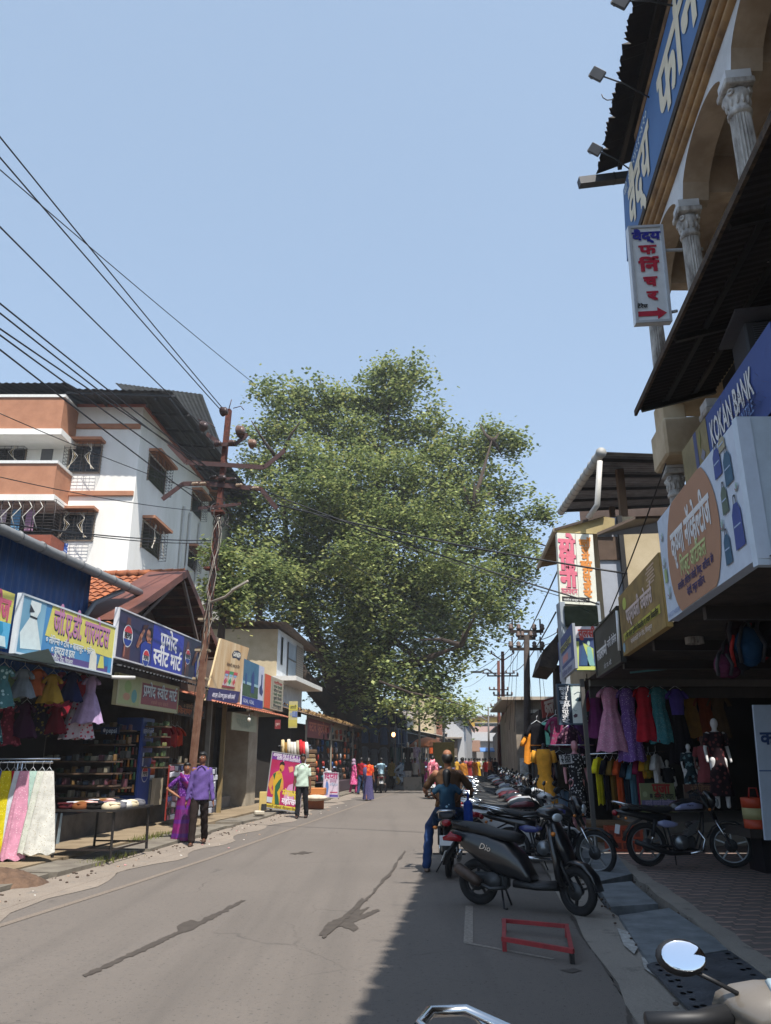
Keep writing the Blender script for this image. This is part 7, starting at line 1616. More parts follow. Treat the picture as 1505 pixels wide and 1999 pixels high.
# 2 woman in the magenta sari 
SAR = M('magenta_sari', '8c1a6c', .45, col2='4a1a5a', scale=3, pattern='z', pscale=1.2, pcol='5a1f7a', pth=.18)
def sari(i, mat=SAR, bl='5a2a78'):
    skirt(i, mat, .98, .04, .17, .24, 'sari', folds=7); drape(i, mat, [(-.16, .08, 1.0), (-.05, .15, 1.15), (.08, .13, 1.33), (.14, .0, 1.42), (.12, -.13, 1.25), (.08, -.15, .95), (.07, -.17, .7)], [.10, .11, .10, .09, .11, .12, .12], 'sari_end')
person('woman in a magenta and purple sari, hand on hip, half behind the violet shirt', G(352, 1645)+Vector((0, .1, 0)), R(205), 1.50, '7a4e38', hands={-1: (-.22, .1, .85), 1: (.17, .04, .98)}, elbows={1: (.40, -.08, 1.14), -1: (-.28, -.05, 1.12)},
       top=('blouse', CL('5c2a7c', pattern='dots', pscale=40, pcol='a06ac0', pth=.3)), bottom=None, hair='bun', voxel=.013, extras=sari)
# 3 man in the pale shirt
person('man in a pale green shirt and dark trousers before the magenta poster', G(588, 1597), toC-.05, 1.70, '4a2e22', feet={1: (.10, .14, 0), -1: (-.12, -.10, 0)}, top=('shirt', CL('c4d8c8')), bottom=('trousers', CL('26262a')), shirt_len=.07, shoes='2c1a14', fat=1.1, voxel=.015, head_turn=-.1)
# 4-8 the group by the footwear stalls
V2 = .022
def chudi(mat, mat2, scarf):
    def f(i):
        skirt(i, mat, 1.02, .45, .15, .24, 'kurta_skirt', folds=5); s = i['s']
        if scarf: m = MB(); m.sph(i['V3'](i['hd']+Vector((0, -.01, .012))), (.096*s, .112*s, .122*s), scarf, 16, 10); m.sph(i['V3'](i['nk']+Vector((0, -.02, .0))), (.15*s, .12*s, .12*s), scarf, 14, 8); m.build('headscarf', i['t'])
    return f
PKM = CL('d04a86', pattern='blotch', pscale=20, pcol='e08ab0', pth=.45); SCF = CL('b49aa8', pattern='dots', pscale=30, pcol='5a4a78', pth=.4)
person('woman in a pink kurta with a patterned headscarf at the footwear stall', G(690, 1549), R(-60), 1.55, '8a5c42', top=('kurta', PKM), sleeve='long', bottom=('trousers', CL('a83a6a')), voxel=V2, extras=chudi(PKM, None, SCF), fingers=False)
person('person in a red shirt and jeans between the pink kurta and the orange sari', G(705, 1551), R(-20), 1.62, '5c3a2a', top=('shirt', CL('8e1c2a')), bottom=('trousers', CL('2f3f5c')), voxel=V2, fingers=False)
NAV = CL('241f4a', pattern='x', pscale=9, pcol='8a86b0', pth=.12); ORG = CL('d8442a', pattern='blotch', pscale=8, pcol='e8843a', pth=.5)
def navysari(i):
    skirt(i, NAV, 1.0, .05, .16, .23, 'sari', folds=8); drape(i, NAV, [(-.13, .05, 1.0), (.0, .15, 1.2), (-.14, .02, 1.43), (-.16, -.12, 1.2), (-.16, -.14, .8)], [.08, .08, .08, .09, .07], 'sari_end')
person('woman in a navy striped sari and orange blouse walking away from the camera', G(719, 1563), R(2), 1.60, '5c3a2a', feet={1: (.08, .12, 0), -1: (-.08, -.14, 0)}, top=('blouse', ORG), bottom=None, hair='bun', voxel=.018, extras=navysari, fingers=False)
a = G(744, 1548); scooter('cream scooter with a man astride at the left roadside stalls', 'a8a294', a + Vector((0, -.1, 0)), R(92), 0, second='4a4844')
person('man in a light blue shirt sitting on a scooter at the left roadside', a+Vector((0, .28, 0)), R(10), 1.65, '5c3a2a', seat=.86, lean=.1, feet={1: (.26, .2, 0), -1: (-.26, .2, 0)}, knees={1: (.24, .36, .50), -1: (-.24, .36, .50)}, hands={1: (.28, .45, 1.0), -1: (-.28, .45, 1.0)}, top=('shirt', CL('a8c8d4')), bottom=('trousers', CL('3a3a44')), voxel=V2, fingers=False)
def bag(i):
    m = MB(); m.sph((.36, .05, .42), (.14, .09, .20), CL('c8a868'), 12, 8); m.tube([(.30, .05, .6), (.28, .03, .8), (.42, .05, .62)], .012, 5, CL('c8a868')); m.build('carried_bag', i['t'])
    s = i['s']; m = MB(); m.sph(i['V3'](i['hd']+Vector((0, -.01, .012))), (.098*s, .115*s, .124*s), CL('16151a'), 16, 10); m.build('headscarf', i['t'])
person('woman in black with a yellow striped shawl carrying a tan bag', G(765, 1540), R(20), 1.60, '8a5c42', top=('kurta', CL('1a1a1e', pattern='x', pscale=14, pcol='b89a4a', pth=.4)), bottom=('trousers', CL('17171a')), sleeve='long', shirt_len=.2, voxel=V2, extras=bag, fingers=False)
# the rider with a child, leaving on a motorcycle
rb = G(876, 1713); RZB = math.atan2(1, K)
motorcycle('motorcycle ridden away from the camera by a heavy man with a child', '3a2a24', rb, RZB, 0, stripe='5a2a2a', plate=1)
FWD = Vector((K, 1, 0)).normalized()
t_ = None
BR = M('brown_tshirt', '4e3214', .9, col2='3a240e', scale=5, bump=.2)
person('heavy balding man in a brown t-shirt riding a motorcycle away', rb + FWD*.42, RZB - R(90), 1.70, '7a4e38', seat=.90, lean=.10, fat=1.16, feet={1: (.25, .32, .28), -1: (-.34, .12, 0)}, knees={1: (.27, .42, .68), -1: (-.30, .32, .62)}, hands={1: (.34, .42, 1.06), -1: (-.34, .42, 1.06)}, elbows={1: (.36, .16, 1.14), -1: (-.36, .16, 1.14)},
       top=('shirt', BR), bottom=('trousers', CL('2a3f66')), shoes='8a7a6c', bald=True, voxel=.014)
def ktop(i):
    s = i['s']; m = MB(); m.slab([(-.02, .0, .12, .03), (-.03, .3, .15, .05), (-.03, .52, .12, .03)], CL('c8ccd4'), 12, 3); m.v = [(v[1]*s, -.13*s+v[0]*s, (i['hip'].z-.02+v[2])*s) for v in m.v]; m.v = m.v[:0]; m.f = []; 
    skirt(i, CL('1d3348', pattern='dots', pscale=16, pcol='8aa8b8', pth=.28), i['hip'].z+.16, i['hip'].z-.16, .15, .21, 'frock_skirt', folds=5)
person('child in a dark blue frock riding pillion behind the balding man', rb + FWD*.02, RZB - R(90), 1.22, '5c3a2a', seat=1.20, lean=.12, feet={1: (.26, .26, .85), -1: (-.26, .26, .85)}, knees={1: (.24, .30, 1.16), -1: (-.24, .30, 1.16)}, hands={1: (.22, .30, 1.42), -1: (-.22, .30, 1.42)},
       top=('frock', CL('1f3a4e')), bottom=('trousers', CL('1b2c40')), hair='long', voxel=.013, extras=ktop)
bb = thing('blue_bag', 'bright blue bag hanging at the right side of the ridden motorcycle', 'bag', rb + FWD*.15 + Vector((.30, 0, .78))); m = MB(); m.box((0, 0, 0), (.13, .24, .46), CL('24408c'), RZ, .04); m.build('bag_body', bb); m = MB(); m.tube([(0, -.07, .22), (0, -.05, .34), (0, .05, .34), (0, .07, .22)], .012, 6, CL('24408c')); m.build('handle', bb)
# pink rider and passenger just ahead on the left
a = G(846, 1560); motorcycle('motorcycle with two riders ahead of the heavy man', '2a2a2e', a, R(85), 0)
PS_ = CL('d0687c', pattern='blotch', pscale=12, pcol='e098a0', pth=.5)
def pinkd(i): skirt(i, PS_, i['hip'].z+.1, i['hip'].z-.50, .16, .26, 'kurta_skirt', folds=5); drape(i, PS_, [(-.1, -.10, 1.35), (-.12, -.16, 1.15), (-.16, -.17, .85)], [.12, .12, .08], 'dupatta'); drape(i, PS_, [(0, -.03, 1.66), (0, -.12, 1.5), (0, -.14, 1.3)], [.10, .12, .12], 'dupatta')
person('woman in a pink dupatta riding pillion ahead of the heavy man', a + Vector((0, .05, 0)), R(-5), 1.6, '8a5c42', seat=.98, feet={1: (.26, .2, .3), -1: (-.3, .1, .3)}, knees={1: (.24, .34, .75), -1: (-.26, .34, .75)}, top=('kurta', PS_), bottom=('trousers', CL('c8c0c4')), voxel=V2, extras=pinkd, fingers=False)
person('man in a pink checked shirt driving the motorcycle ahead', a + Vector((.03, .50, 0)), R(-5), 1.68, '5c3a2a', seat=.92, feet={1: (.26, .3, .3), -1: (-.26, .3, .3)}, knees={1: (.24, .42, .70), -1: (-.24, .42, .70)}, hands={1: (.32, .42, 1.04), -1: (-.32, .42, 1.04)}, top=('shirt', CL('b8606c', pattern='z', pscale=12, pcol='d0a0a8', pth=.4)), bottom=('trousers', CL('3a3a40')), voxel=V2, fingers=False)
person('man in a mustard yellow shirt walking up the street beside the parked bikes', G(905, 1552)*1.0, R(-25), 1.62, '5c3a2a', top=('shirt', CL('b87a34')), bottom=('trousers', CL('4a3a30')), shirt_len=.2, sleeve='long', voxel=V2, fingers=False)
# people further up the street
CROWD = 'shoppers far up the street'
def osari(c1, c2):
    def f(i): mt = CL(c1, pattern='blotch', pscale=7, pcol=c2, pth=.5); skirt(i, mt, 1.0, .03, .17, .26, 'sari', folds=6); drape(i, mt, [(-.13, .05, 1.0), (.0, .15, 1.25), (.12, .0, 1.43), (.1, -.14, 1.1)], [.1, .1, .1, .1], 'sari_end')
    return f
far = [(928, 1512, 'orange sari with maroon patches', 'c86a1c', 1), (917, 1508, 'dull red sari left of the orange one', '8a2c2c', 1), (893, 1506, 'yellow shirt beyond the mustard shirt', 'c89a3c', 0), (886, 1503, 'lilac shirt at the left of the yellow one', '8a84a8', 0), (938, 1502, 'white shirt behind the orange sari', 'c8c4bc', 0), (901, 1500, 'dark shirt in the middle of the far crowd', '3a3440', 0),
       (877, 1502, 'orange kurta by the yellow cloth stall', 'c8602c', 0), (910, 1497, 'pink shirt farthest up the road', 'b86a78', 0), (944, 1500, 'green shirt near the blue awning kiosk', '5a7a5c', 0), (956, 1505, 'salmon shirt behind the parked bikes', 'd08a6c', 0), (968, 1508, 'black clothes leaning over the parked bikes', '1e1c20', 0), (866, 1512, 'grey shirt ahead of the pink riders', '6a6e74', 0), (823, 1521, 'tan shirt by the left stalls', '9a8260', 0), (811, 1523, 'pale kurta in the shade of the left stalls', 'b0a8a0', 0)]
far += [(740, 1519, 'maroon shirt browsing the shaded stall', '6a2030', 0), (752, 1515, 'cream kurta beneath the glowing lamp', 'c8bca0', 0), (782, 1514, 'sky blue shirt near the mannequins', '6a94b0', 0), (829, 1510, 'bright pink sari by the parasol stall', 'c03a78', 1), (838, 1504, 'white kurta past the parasol', 'c8c8c4', 0), (852, 1506, 'purple sari past the parasol', '6a3a7a', 1), (905, 1512, 'turquoise shirt between the two yellow ones', '3a8a90', 0), (921, 1500, 'pale pink sari far behind the orange one', 'c88a94', 1), (949, 1512, 'bright red shirt by the row of bikes', 'b02a24', 0), (934, 1510, 'golden sari at the end of the kerb row', 'c89a2c', 1), (962, 1502, 'brown shirt at the far kiosk', '6a4a34', 0)]
for i, (px, py, d, c_, w_) in enumerate(far):
    person('shopper in ' + d, G(px, py + 19), R(random.Random(i).uniform(-40, 40) + (180 if i % 3 == 0 else 0)), 1.6, '5c3a2a', top=('blouse' if w_ else 'shirt', CL(c_)), bottom=None if w_ else ('trousers', CL('3a3438')), voxel=.034, extras=osari(c_, '7a2c20') if w_ else None, fingers=False, group=CROWD, hair='short', shoes=None, shirt_len=.1)
# ------------------------------------------------------------------ goods: garments, racks, stalls
def garment(label, loc, L, wt, wb, mat, yaw=0, folds=7, sleeve=0, waist=None, mat2=None, group=None, depth=.45, nm='dress', cat='dress', frill=0, seed=0, hanger=True):
    """a hanging garment: loc = its top; skirts, gowns, kurtas by their widths"""
    t = thing(nm, label, cat, loc, yaw, group); m = MB(); rr = random.Random(seed or int(abs(loc[0]*977+loc[2]*131))); n = 40; lv = 14; vs = []; fs = []
    ph = rr.uniform(0, 6); waist = waist if waist is not None else wt
    for j in range(lv+1):
        u = j/lv
        if sleeve or waist != wt: w = wt*.45 + (wt*.55)*min(1, u/.08) if u < .08 else (wt + (waist-wt)*min(1, (u-.08)/.27) if u < .35 else waist + (wb-waist)*((u-.35)/.65)**.8)
        else: w = wt + (wb-wt)*u**.9
        for k in range(n):
            a = 2*math.pi*k/n; f = 1 + (.09*math.sin(a*folds+ph) + .05*math.sin(a*folds*2.3+ph*2+u*2))*min(1, u*2.2) + (frill*.10*math.sin(a*19) if u > .93 else 0)
            vs.append((w/2*f*math.cos(a), w/2*depth*f*math.sin(a), -L*u + (.02*math.sin(a*5+ph) if j == lv else 0)))
    for j in range(lv):
        for k in range(n): fs.append((j*n+k, j*n+(k+1) % n, (j+1)*n+(k+1) % n, (j+1)*n+k))
    m.add(vs, fs, mat, True)
    if mat2: cut = int(lv*.36)*n; m._m(mat2); [m.mi.__setitem__(i, 1) for i in range(len(fs)) if i < cut]
    m.build('cloth', t)
    if sleeve:
        for q in (-1, 1): s = MB(); s.tube([(q*wt*.38, 0, -.05), (q*(wt*.5+sleeve*.35), 0, -.05-sleeve*.7), (q*(wt*.5+sleeve*.45), 0, -.06-sleeve)], [.055, .06, .065], 9, mat2 or mat, flat=.6); s.build('sleeve', t)
    if hanger: h = MB(); h.tube([(-wt*.4, 0, -.02), (0, 0, .06), (wt*.4, 0, -.02)], .006, 4, P('b8bcc0', .3)); h.tube([(0, 0, .06), (0, 0, .13), (.02, 0, .15)], .004, 4, P('b8bcc0', .3)); h.build('hanger', t)
    return t
def mannequin(label, loc, rz, mat, h=1.7, skin='c8c4bc', long=1.05, legs=None, head=True):
    t = thing('mannequin', label, 'mannequin', loc, rz); s = h/1.7; b = MB(); sk = P(skin, .35); b.mats = [sk]
    limb(b, [(0, 0, .95*s), (0, 0, 1.12*s), (0, 0, 1.36*s)], [.09*s, .08*s, .095*s]); b.sph((0, 0, 1.42*s), (.15*s, .075*s, .06*s)); limb(b, [(0, 0, 1.42*s), (0, 0, 1.54*s)], [.05*s, .045*s])
    if head: b.sph((0, .01, 1.62*s), (.07*s, .085*s, .11*s))
    for q in (-1, 1): limb(b, [(q*.17*s, 0, 1.42*s), (q*.23*s, -.02, 1.15*s), (q*.24*s, .04, .90*s)], [.045*s, .036*s, .026*s]); limb(b, [(q*.08, 0, .92*s), (q*.09, 0, .5*s), (q*.09, 0, .06)], [.085*s, .055*s, .04*s])
    remesh(b, .016, 2).build('body', t)
    m = MB(); vs = []; fs = []; n = 32; lv = 10
    for j in range(lv+1):
        u = j/lv; z = (1.46 - long*u)*s; w = (.13, .175, .165, .15, .135, .15, .17, .19, .205, .22, .23)[j]*s
        for k in range(n): a = 2*math.pi*k/n; f = 1+.05*u*math.sin(a*7); vs.append((w*f*math.cos(a), w*.82*f*math.sin(a), z))
    for j in range(lv):
        for k in range(n): fs.append((j*n+k, j*n+(k+1) % n, (j+1)*n+(k+1) % n, (j+1)*n+k))
    m.add(vs, fs, mat, True); m.build('dress', t)
    for q in (-1, 1): c = MB(); c.tube([(q*.17*s, 0, 1.43*s), (q*.225*s, -.01, 1.2*s)], [.065*s, .06*s], 10, mat); c.build('sleeve', t)
    if legs: c = MB(); [c.tube([(q*.08, 0, .8*s), (q*.09, 0, .08)], [.10*s, .08*s], 10, legs) for q in (-1, 1)]; c.build('trousers', t)
    return t
cl = lambda c, pc=None, ps=18, th=.35, k='dots': CL(c) if not pc else M('cloth_%s_%s_%d' % (c, pc, int(LIFT[0]*100)), pale(c), .85, var=.3, scale=7, bump=.25, bscale=30, spec=.15, pattern=k, pscale=ps, pcol=pc, pth=th)

ords = ['first', 'second'] + ordn
# A. the rack of skirts at the left edge
rk0 = V(35, 1488, 12.9); zr = rk0.z
t = thing('clothes_rack', 'steel clothes rack at the left edge hung with long printed skirts', 'clothes rack', (rk0.x, rk0.y, .1))
m = MB(); m.tube([(-1.6, 0, zr-.1), (V(103, 1490, 12.9).x-rk0.x, 0, zr-.1)], .018, 8, CHR); m.tube([(-1.6, .35, zr-.05), (V(100, 1484, 12.9).x-rk0.x, .35, zr-.05)], .014, 8, CHR); m.build('rail', t)
for x in (-.05, .02): m = MB(); m.tube([(x, .1, 0), (x, .1, zr-.1)], .018, 8, CHR); m.build('post', t)
m = MB(); m.bar((-.9, .1, .06), (.3, .1, .06), .04, .04, P('4a3830')); m.bar((.0, -.25, .04), (.0, .5, .04), .04, .04, P('4a3830')); m.build('base', t)
for i, (px, cc, pc, lb) in enumerate(((-22, '1f7a4a', None, 'plain green skirt'), (-2, '2a50b8', None, 'royal blue skirt'), (13, 'd0c020', 'e8e070', 'yellow skirt'), (27, 'c02838', None, 'red skirt'), (38, 'd4dae2', None, 'plain white skirt'), (48, 'd898b0', 'e8c8d4', 'pink skirt'), (64, 'b0ccc0', '4a8a8a', 'mint green skirt with small dots'), (82, 'd4d6ca', '8a9a6a', 'cream skirt with pale green print'), (96, 'dad9d0', 'a0906a', 'cream skirt with a brownish leaf print'))):
    garment(lb + ' hanging on the steel rack at the left edge', V(px, 1505, 12.9-.05-.035*(i % 3)), 1.20 if i > 5 else 1.28, .14, .36 if i < 6 else .42, cl(cc, pc, 38, .2), yaw=.25, folds=5, depth=.30, nm='skirt', cat='skirt', group='skirts on the street rack', seed=i+1)
# B. table with folded clothes
tb = G(198, 1665, .1); t = thing('display_table', 'dark metal table on the footpath piled with folded clothes', 'table', tb, RZ)
m = MB(); m.box((0, 0, .70), (1.05, 1.5, .035), P('2a2624')); m.build('table_top', t); tz = .1+.72
for x in (-.48, .48):
    for y in (-.7, .7): m = MB(); m.bar((x, y, 0), (x*.96, y*.97, .69), .035, .035, P('1e1a18')); m.build('leg', t)
m = MB(); [m.bar(a, b, .025, .025, P('2b211d')) for a, b in (((-.48, -.7, .12), (.48, -.7, .12)), ((-.48, .7, .12), (.48, .7, .12)), ((0, -.7, .12), (0, .7, .12)), ((.48, -.7, .12), (.48, .7, .12)))]; m.build('stretcher', t)
rnd = random.Random(31); pn = ['dark maroon', 'brown', 'black', 'cream', 'white striped', 'pinkish cream', 'navy', 'grey', 'tan', 'charcoal', 'dusty pink', 'off white']; pc_ = ['4a1a20', '7a4a2c', '1a1818', 'd8c8a8', 'c8ccd4', 'd8b0a8', '1f2840', '6a6a70', 'a08458', '2a2a2c', 'b88a94', 'd8d4cc']
for i in range(22):
    gx = -.38 + (i % 4)*.25; gy = -.62 + (i//4)*.25; p = Matrix.Rotation(RZ, 3, 'Z') @ Vector((gx, gy, 0)) + Vector((tb.x, tb.y, tz+.03)); q = MB(); k = i % 12
    q.sph((0, 0, .0), (.15, .13, .055+.03*(i % 2)), cl(pc_[k]), 12, 8); q.box((rnd.uniform(-.03, .03), 0, .05), (.22, .18, .03), cl(pc_[k]), rnd.uniform(0, 3), .01)
    q.build('folded_garment', loc=p, rz=rnd.uniform(0, 3), label='%s folded garment on the pavement table, %s row from the near end' % (pn[k], ('first', 'second', 'third', 'fourth', 'fifth', 'sixth')[i//4]), cat='clothing', group='folded clothes on the table')
# C. frocks under the garment sign
hang = [(8, 1300, 1380, '4a7a80', 'a0c0c4', 'teal beaded'), (20, 1308, 1368, '8aa070', None, 'puffy pale green'), (48, 1306, 1362, '7a848c', None, 'puffy grey'), (75, 1306, 1360, 'c87048', None, 'puffy orange'), (104, 1316, 1372, 'a08030', None, 'mustard gold'), (122, 1312, 1378, 'a03a54', 'c05a70', 'dark pink'), (142, 1312, 1370, '1c2248', None, 'navy blue'),
        (163, 1318, 1442, 'd8ccd4', 'b83a50', 'white floral'), (180, 1320, 1412, 'b8a0c4', None, 'lavender'), (20, 1372, 1455, '7a2c3c', 'a04050', 'long maroon'), (52, 1372, 1440, '3c1c34', None, 'dark plum'), (84, 1368, 1436, '2a2430', '7a6a30', 'black and gold'), (112, 1376, 1432, '6a1c28', None, 'deep red'), (150, 1330, 1400, '8c2434', None, 'crimson'), (-14, 1320, 1450, '2c5a60', '88b0b0', 'dark teal beaded')]
for i, (px, y0, y1, c_, p_, lb) in enumerate(hang):
    cc = -7.35 - .25*(i % 2) - (.4 if i > 8 else 0); a = W(px, y0, cc); L = a.z - V(px, y1, a.y).z; fl = 'floral' in lb
    garment(lb + ' girls frock hanging under the blue and yellow garment sign', a, L, .20, min(.62, .30+L*.28), cl(c_, p_, 14, .33), yaw=.3, folds=6, depth=.6, waist=.16, sleeve=.10, mat2=cl('b02a3c') if fl else None, group='frocks under the garment sign', frill=1, seed=i+5)
# E. fridge, dispenser, shelves in the sweet mart
f0 = W(250, 1572, -8.0); t = thing('drinks_fridge', 'tall dark blue drinks fridge in the sweet mart entrance', 'fridge', (f0.x, f0.y, .55), RZ); FB = M('fridge_blue', '1c3c86', .35, var=.15)
m = MB(); m.bb((-.32, -.35, 0), (.32, .35, 1.95), FB, .02); m.build('body', t); m = MB(); m.bb((-.28, -.37, .25), (.28, -.352, 1.65), M('fridge_glass', '1a1e26', .1)); m.build('door', t)
m = MB(); rr = random.Random(2)
for r in range(5):
    for k in range(7): m.tube([(-.24+k*.08, -.385, .32+r*.27), (-.24+k*.08, -.385, .48+r*.27)], [.03, .018], 8, P(('7a2420', '2c1a16', 'b87a2c', '2c6a3c')[(r+k) % 4], .3))
m.build('bottles', t)
f = Face((.325, -.35, 0), (0, 1, 0), (0, 0, 1), .7, 1.95); cola(f, .5, .36, .26, 1); f.rect(.2, .45, .3, .6, P('c8d0e0'), 1); f.text('MADE', .5, .9, .10, P('c8d0e0'), bold=.02, wmax=.8); f.text('REFRESHING', .5, .84, .10, P('c8d0e0'), bold=.02, wmax=.85); f.text('MORE', .5, .78, .10, P('c8d0e0'), bold=.02, wmax=.8); f.build('lettering', t)
t, f = board([(197, 1418), (232, 1420), (232, 1433), (197, 1432)], Y=17.3, name='fridge_top_sign', label='small dark fridge header reading pepsi inside the sweet mart', base='1a2c50', th=.05); f.text('pepsi', .6, .45, .11, P('b8c8d8'), bold=.02, wmax=.6); f.ell(.2, .5, .07, .28, P('c8ccd4'), 1); f.build('lettering', t)
f0 = W(283, 1523, -7.9); t = thing('water_cooler', 'orange and white insulated water jug on a stand at the sweet mart', 'water jug', f0, RZ); m = MB(); m.lathe([(.20, 0), (.21, .12), (.21, .12)], (0, 0, 0), 20, P('d8d4cc', .4)); m.build('base', t)
m = MB(); m.lathe([(.212, .12), (.212, .38)], (0, 0, 0), 20, P('c85a24', .4)); m.build('body', t); m = MB(); m.lathe([(.22, .38), (.22, .44), (.12, .47), (.12, .5), (.0005, .5)], (0, 0, 0), 20, P('b82c28', .4)); m.build('lid', t)
g0 = Vector((f0.x, f0.y, .55)); t = thing('wooden_stand', 'pale wooden box stand carrying the orange water jug', 'stand', g0, RZ); m = MB(); m.bb((-.25, -.22, 0), (.25, .22, f0.z-.56), P('7a7a74'), .01); m.bb((.27, -.22, 0), (.36, .22, f0.z-.50), P('b0a48c')); m.build('box', t)
def shelf(label, px, pyt, pyb, Yd, w, cols, n=5, m_=9):
    a = V(px, pyb, Yd); b = V(px, pyt, Yd); t = thing('shelf_unit', label, 'shelf', a, RZ*.5); h = b.z-a.z; rr = random.Random(px)
    for r in range(n): m = MB(); m.bb((0, 0, h*r/n), (w, .4, h*r/n+.03), WOOD); m.build('shelf_board', t)
    m = MB()
    for r in range(n):
        for k in range(m_): c_ = rr.choice(cols); x = w*(k+.5)/m_; e = rr.uniform(.4, .95); (m.box((x+rr.uniform(-.02, .02), .12, h*r/n+.03+h/n*.33*e), (w/m_*rr.uniform(.4, .9), .14, h/n*.62*e), P(c_, .5), rr.uniform(-.4, .4), .01) if rr.random() < .85 else 0)
    o = m.build('packets', t); return t
MIX = ['4a2422', '6a5028', '24364a', '4a4a44', '6a6050', '2c402c', '5a343e', '807a68', '2a2624', '3a322c']  # packet colours darkened to carry the shade of the shop interiors
shelf('shelf of jars and packets deep inside the garment shop', 35, 1465, 1560, 16.3, 1.9, MIX, 4, 14); shelf('goods shelf left of the drinks fridge in the dark shop', 145, 1400, 1540, 17.5, 1.1, MIX, 5, 9); shelf('shelf of green snack packets over the water jug', 266, 1400, 1500, 18.6, .62, ['4a5a34', '38482c', '6a6a3c'], 5, 5); shelf('dim shelf by the small bangle sign', 318, 1470, 1560, 20.2, .9, MIX, 4, 7)
# F/G. clothes and hanging goods before the boarded shop
for i, (px, y0, y1, c_, lb) in enumerate(((322, 1416, 1455, '7a1c28', 'dark red shirt'), (334, 1418, 1458, 'a02c2c', 'bright red shirt'), (345, 1420, 1456, 'b83c24', 'orange red shirt'))):
    a = W(px, y0, -8.0); garment(lb + ' hung inside beside the rusty pole', a, a.z-V(px, y1, a.y).z, .34, .36, cl(c_), yaw=.5, sleeve=.16, nm='shirt', cat='shirt', group='red shirts behind the pole', depth=.3)
def goods_rack(label, px0, px1, pyt, pyb, cc, cols, frame, rows=9, n=6, cat='display rack'):
    a = W(px0, pyb, cc); b = W(px1, pyb, cc); zt = W(px0, pyt, cc).z; t = thing('display_rack', label, cat, a, math.atan2(b.y-a.y, b.x-a.x)); L = (b-a).length; h = zt-a.z
    m = MB(); [m.bar((x, 0, 0), (x, 0, h), .03, .03, P(frame)) for x in (0, L)]; [m.tube([(0, 0, h*k/rows), (L, 0, h*k/rows)], .006, 4, P('9a9ca0')) for k in range(1, rows+1)]; m.build('frame', t)
    m = MB(); rr = random.Random(px0)
    for r in range(rows):
        for k in range(n): m.box((L*(k+.5)/n, -.03, h*(r+.45)/rows), (L/n*.8, .04, h/rows*.78), P(rr.choice(cols), .5), rr.uniform(-.3, .3), .008, ry=rr.uniform(-.2, .2))
    m.build('packets', t); return t
goods_rack('red framed wire rack of small packed goods beside the woman in magenta', 322, 362, 1494, 1602, -7.25, ['c8c8d0', '3a4068', '8a5a6a', '2a2a30', 'a8a8b0', '5a3a4a'], '8a2c24')
goods_rack('silver wire rack leaning behind the man in violet', 388, 416, 1500, 1592, -7.35, ['b8bcc4', '8a90a0', '4a4e5c'], 'a8acb0', 7, 4)
goods_rack('small pink product poster boards on the grey sheet wall', 456, 472, 1484, 1518, -8.6, ['c85a7a', 'd8c8d0', '8a2c4a'], 'b0a8a8', 2, 3)
# H. bundles by the poster
q = W(578, 1485, -6.6); t = thing('mat_bundle', 'bundle of rolled white, red and tan mats hanging above the magenta poster', 'bundle', V(575, 1462, 30))
m = MB()
for k in range(9): rr = random.Random(k); x = -.45+.11*k; m.tube([(x, 0, rr.uniform(.2, .34)), (x+.03, -.08, 0), (x+.05, .02, rr.uniform(-.42, -.3))], [.06, .085, .06], 8, cl(('c8b48a', '8a6a34', 'd0c8b8', 'c8c4bc', 'd8d4cc', 'b0a890', 'b82c34', 'c83a3c', 'd8d8d4')[k]))
m.build('mats', t); m = MB(); m.tube([(-.6, 0, .1), (.6, 0, .12)], .03, 6, CHR); m.build('bar', t)
t = thing('mat_stack', 'tall stack of folded beige and brown mats beside the footwear stall', 'stack', V(604, 1560, 31.5)); m = MB()
for k in range(11): m.box((.02*math.sin(k*2), 0, .09+k*.165), (.42, .5, .15), cl(('8a7458', '6a5442', 'a08c6c')[k % 3]), .05*math.sin(k), .03)
m.build('mats', t)
t = thing('carton_pile', 'low pile of orange cartons and white cloth behind the pedestrian', 'carton', G(613, 1580)); m = MB(); m.box((0, .2, .22), (.6, .5, .42), P('a05a30'), .1, .02); m.box((.1, .2, .55), (.5, .4, .22), P('b8743c'), -.1, .02); m.sph((.05, -.15, .36), (.4, .3, .10), cl('d0c4b0'), 12, 8); m.build('cartons', t)
t = thing('small_crate', 'small yellow and black box leaning at the pale pillar', 'box', G(512, 1590, .1)); m = MB(); m.box((0, 0, .35), (.20, .15, .5), P('c0a868'), .1, .01); m.box((.05, -.09, .2), (.14, .04, .16), P('2a2a2a'), .1); m.box((-.08, -.05, .05), (.3, .2, .12), P('b0a898'), .3, .03); m.build('box', t)
scooter('white scooter half hidden behind the white standing board', 'b8bcc0', S(-6.35, 35.2, .0), R(100), .3, second='8a8c8e')
# I. footwear wall
y0, y1 = 32.5, 50; t = thing('footwear_stall', 'long dark footwear stall with shoe covered boards and a leaf littered tin roof', 'stall')
m = MB(); m.add([S(-7.5, y0, .1), S(-6.5, y1, .1), S(-6.5, y1, 3), S(-7.5, y0, 3)], [(0, 1, 2, 3)], DARKIN); m.add([S(-7.5, y0, 0), S(-11, y0, 0), S(-11, y0, 3.2), S(-7.5, y0, 3.2)], [(0, 1, 2, 3)], DARKIN); m.build('back_wall', t)
m = MB(); a, b, c_, d = S(-6.55, 31.5, 3.25), S(-6.1, 50, 3.0), S(-10, 50, 4.0), S(-10.5, 31.5, 4.3); ribbed(a, b, d, c_, .3, .03, M('brown_tin_roof', '7a6450', .85, col2='54443a', scale=3), m); m.build('roof', t)
m = MB(); rr = random.Random(8); DL = M('dry_leaves', 'a88a58', .95, col2='6a4f34', scale=9)
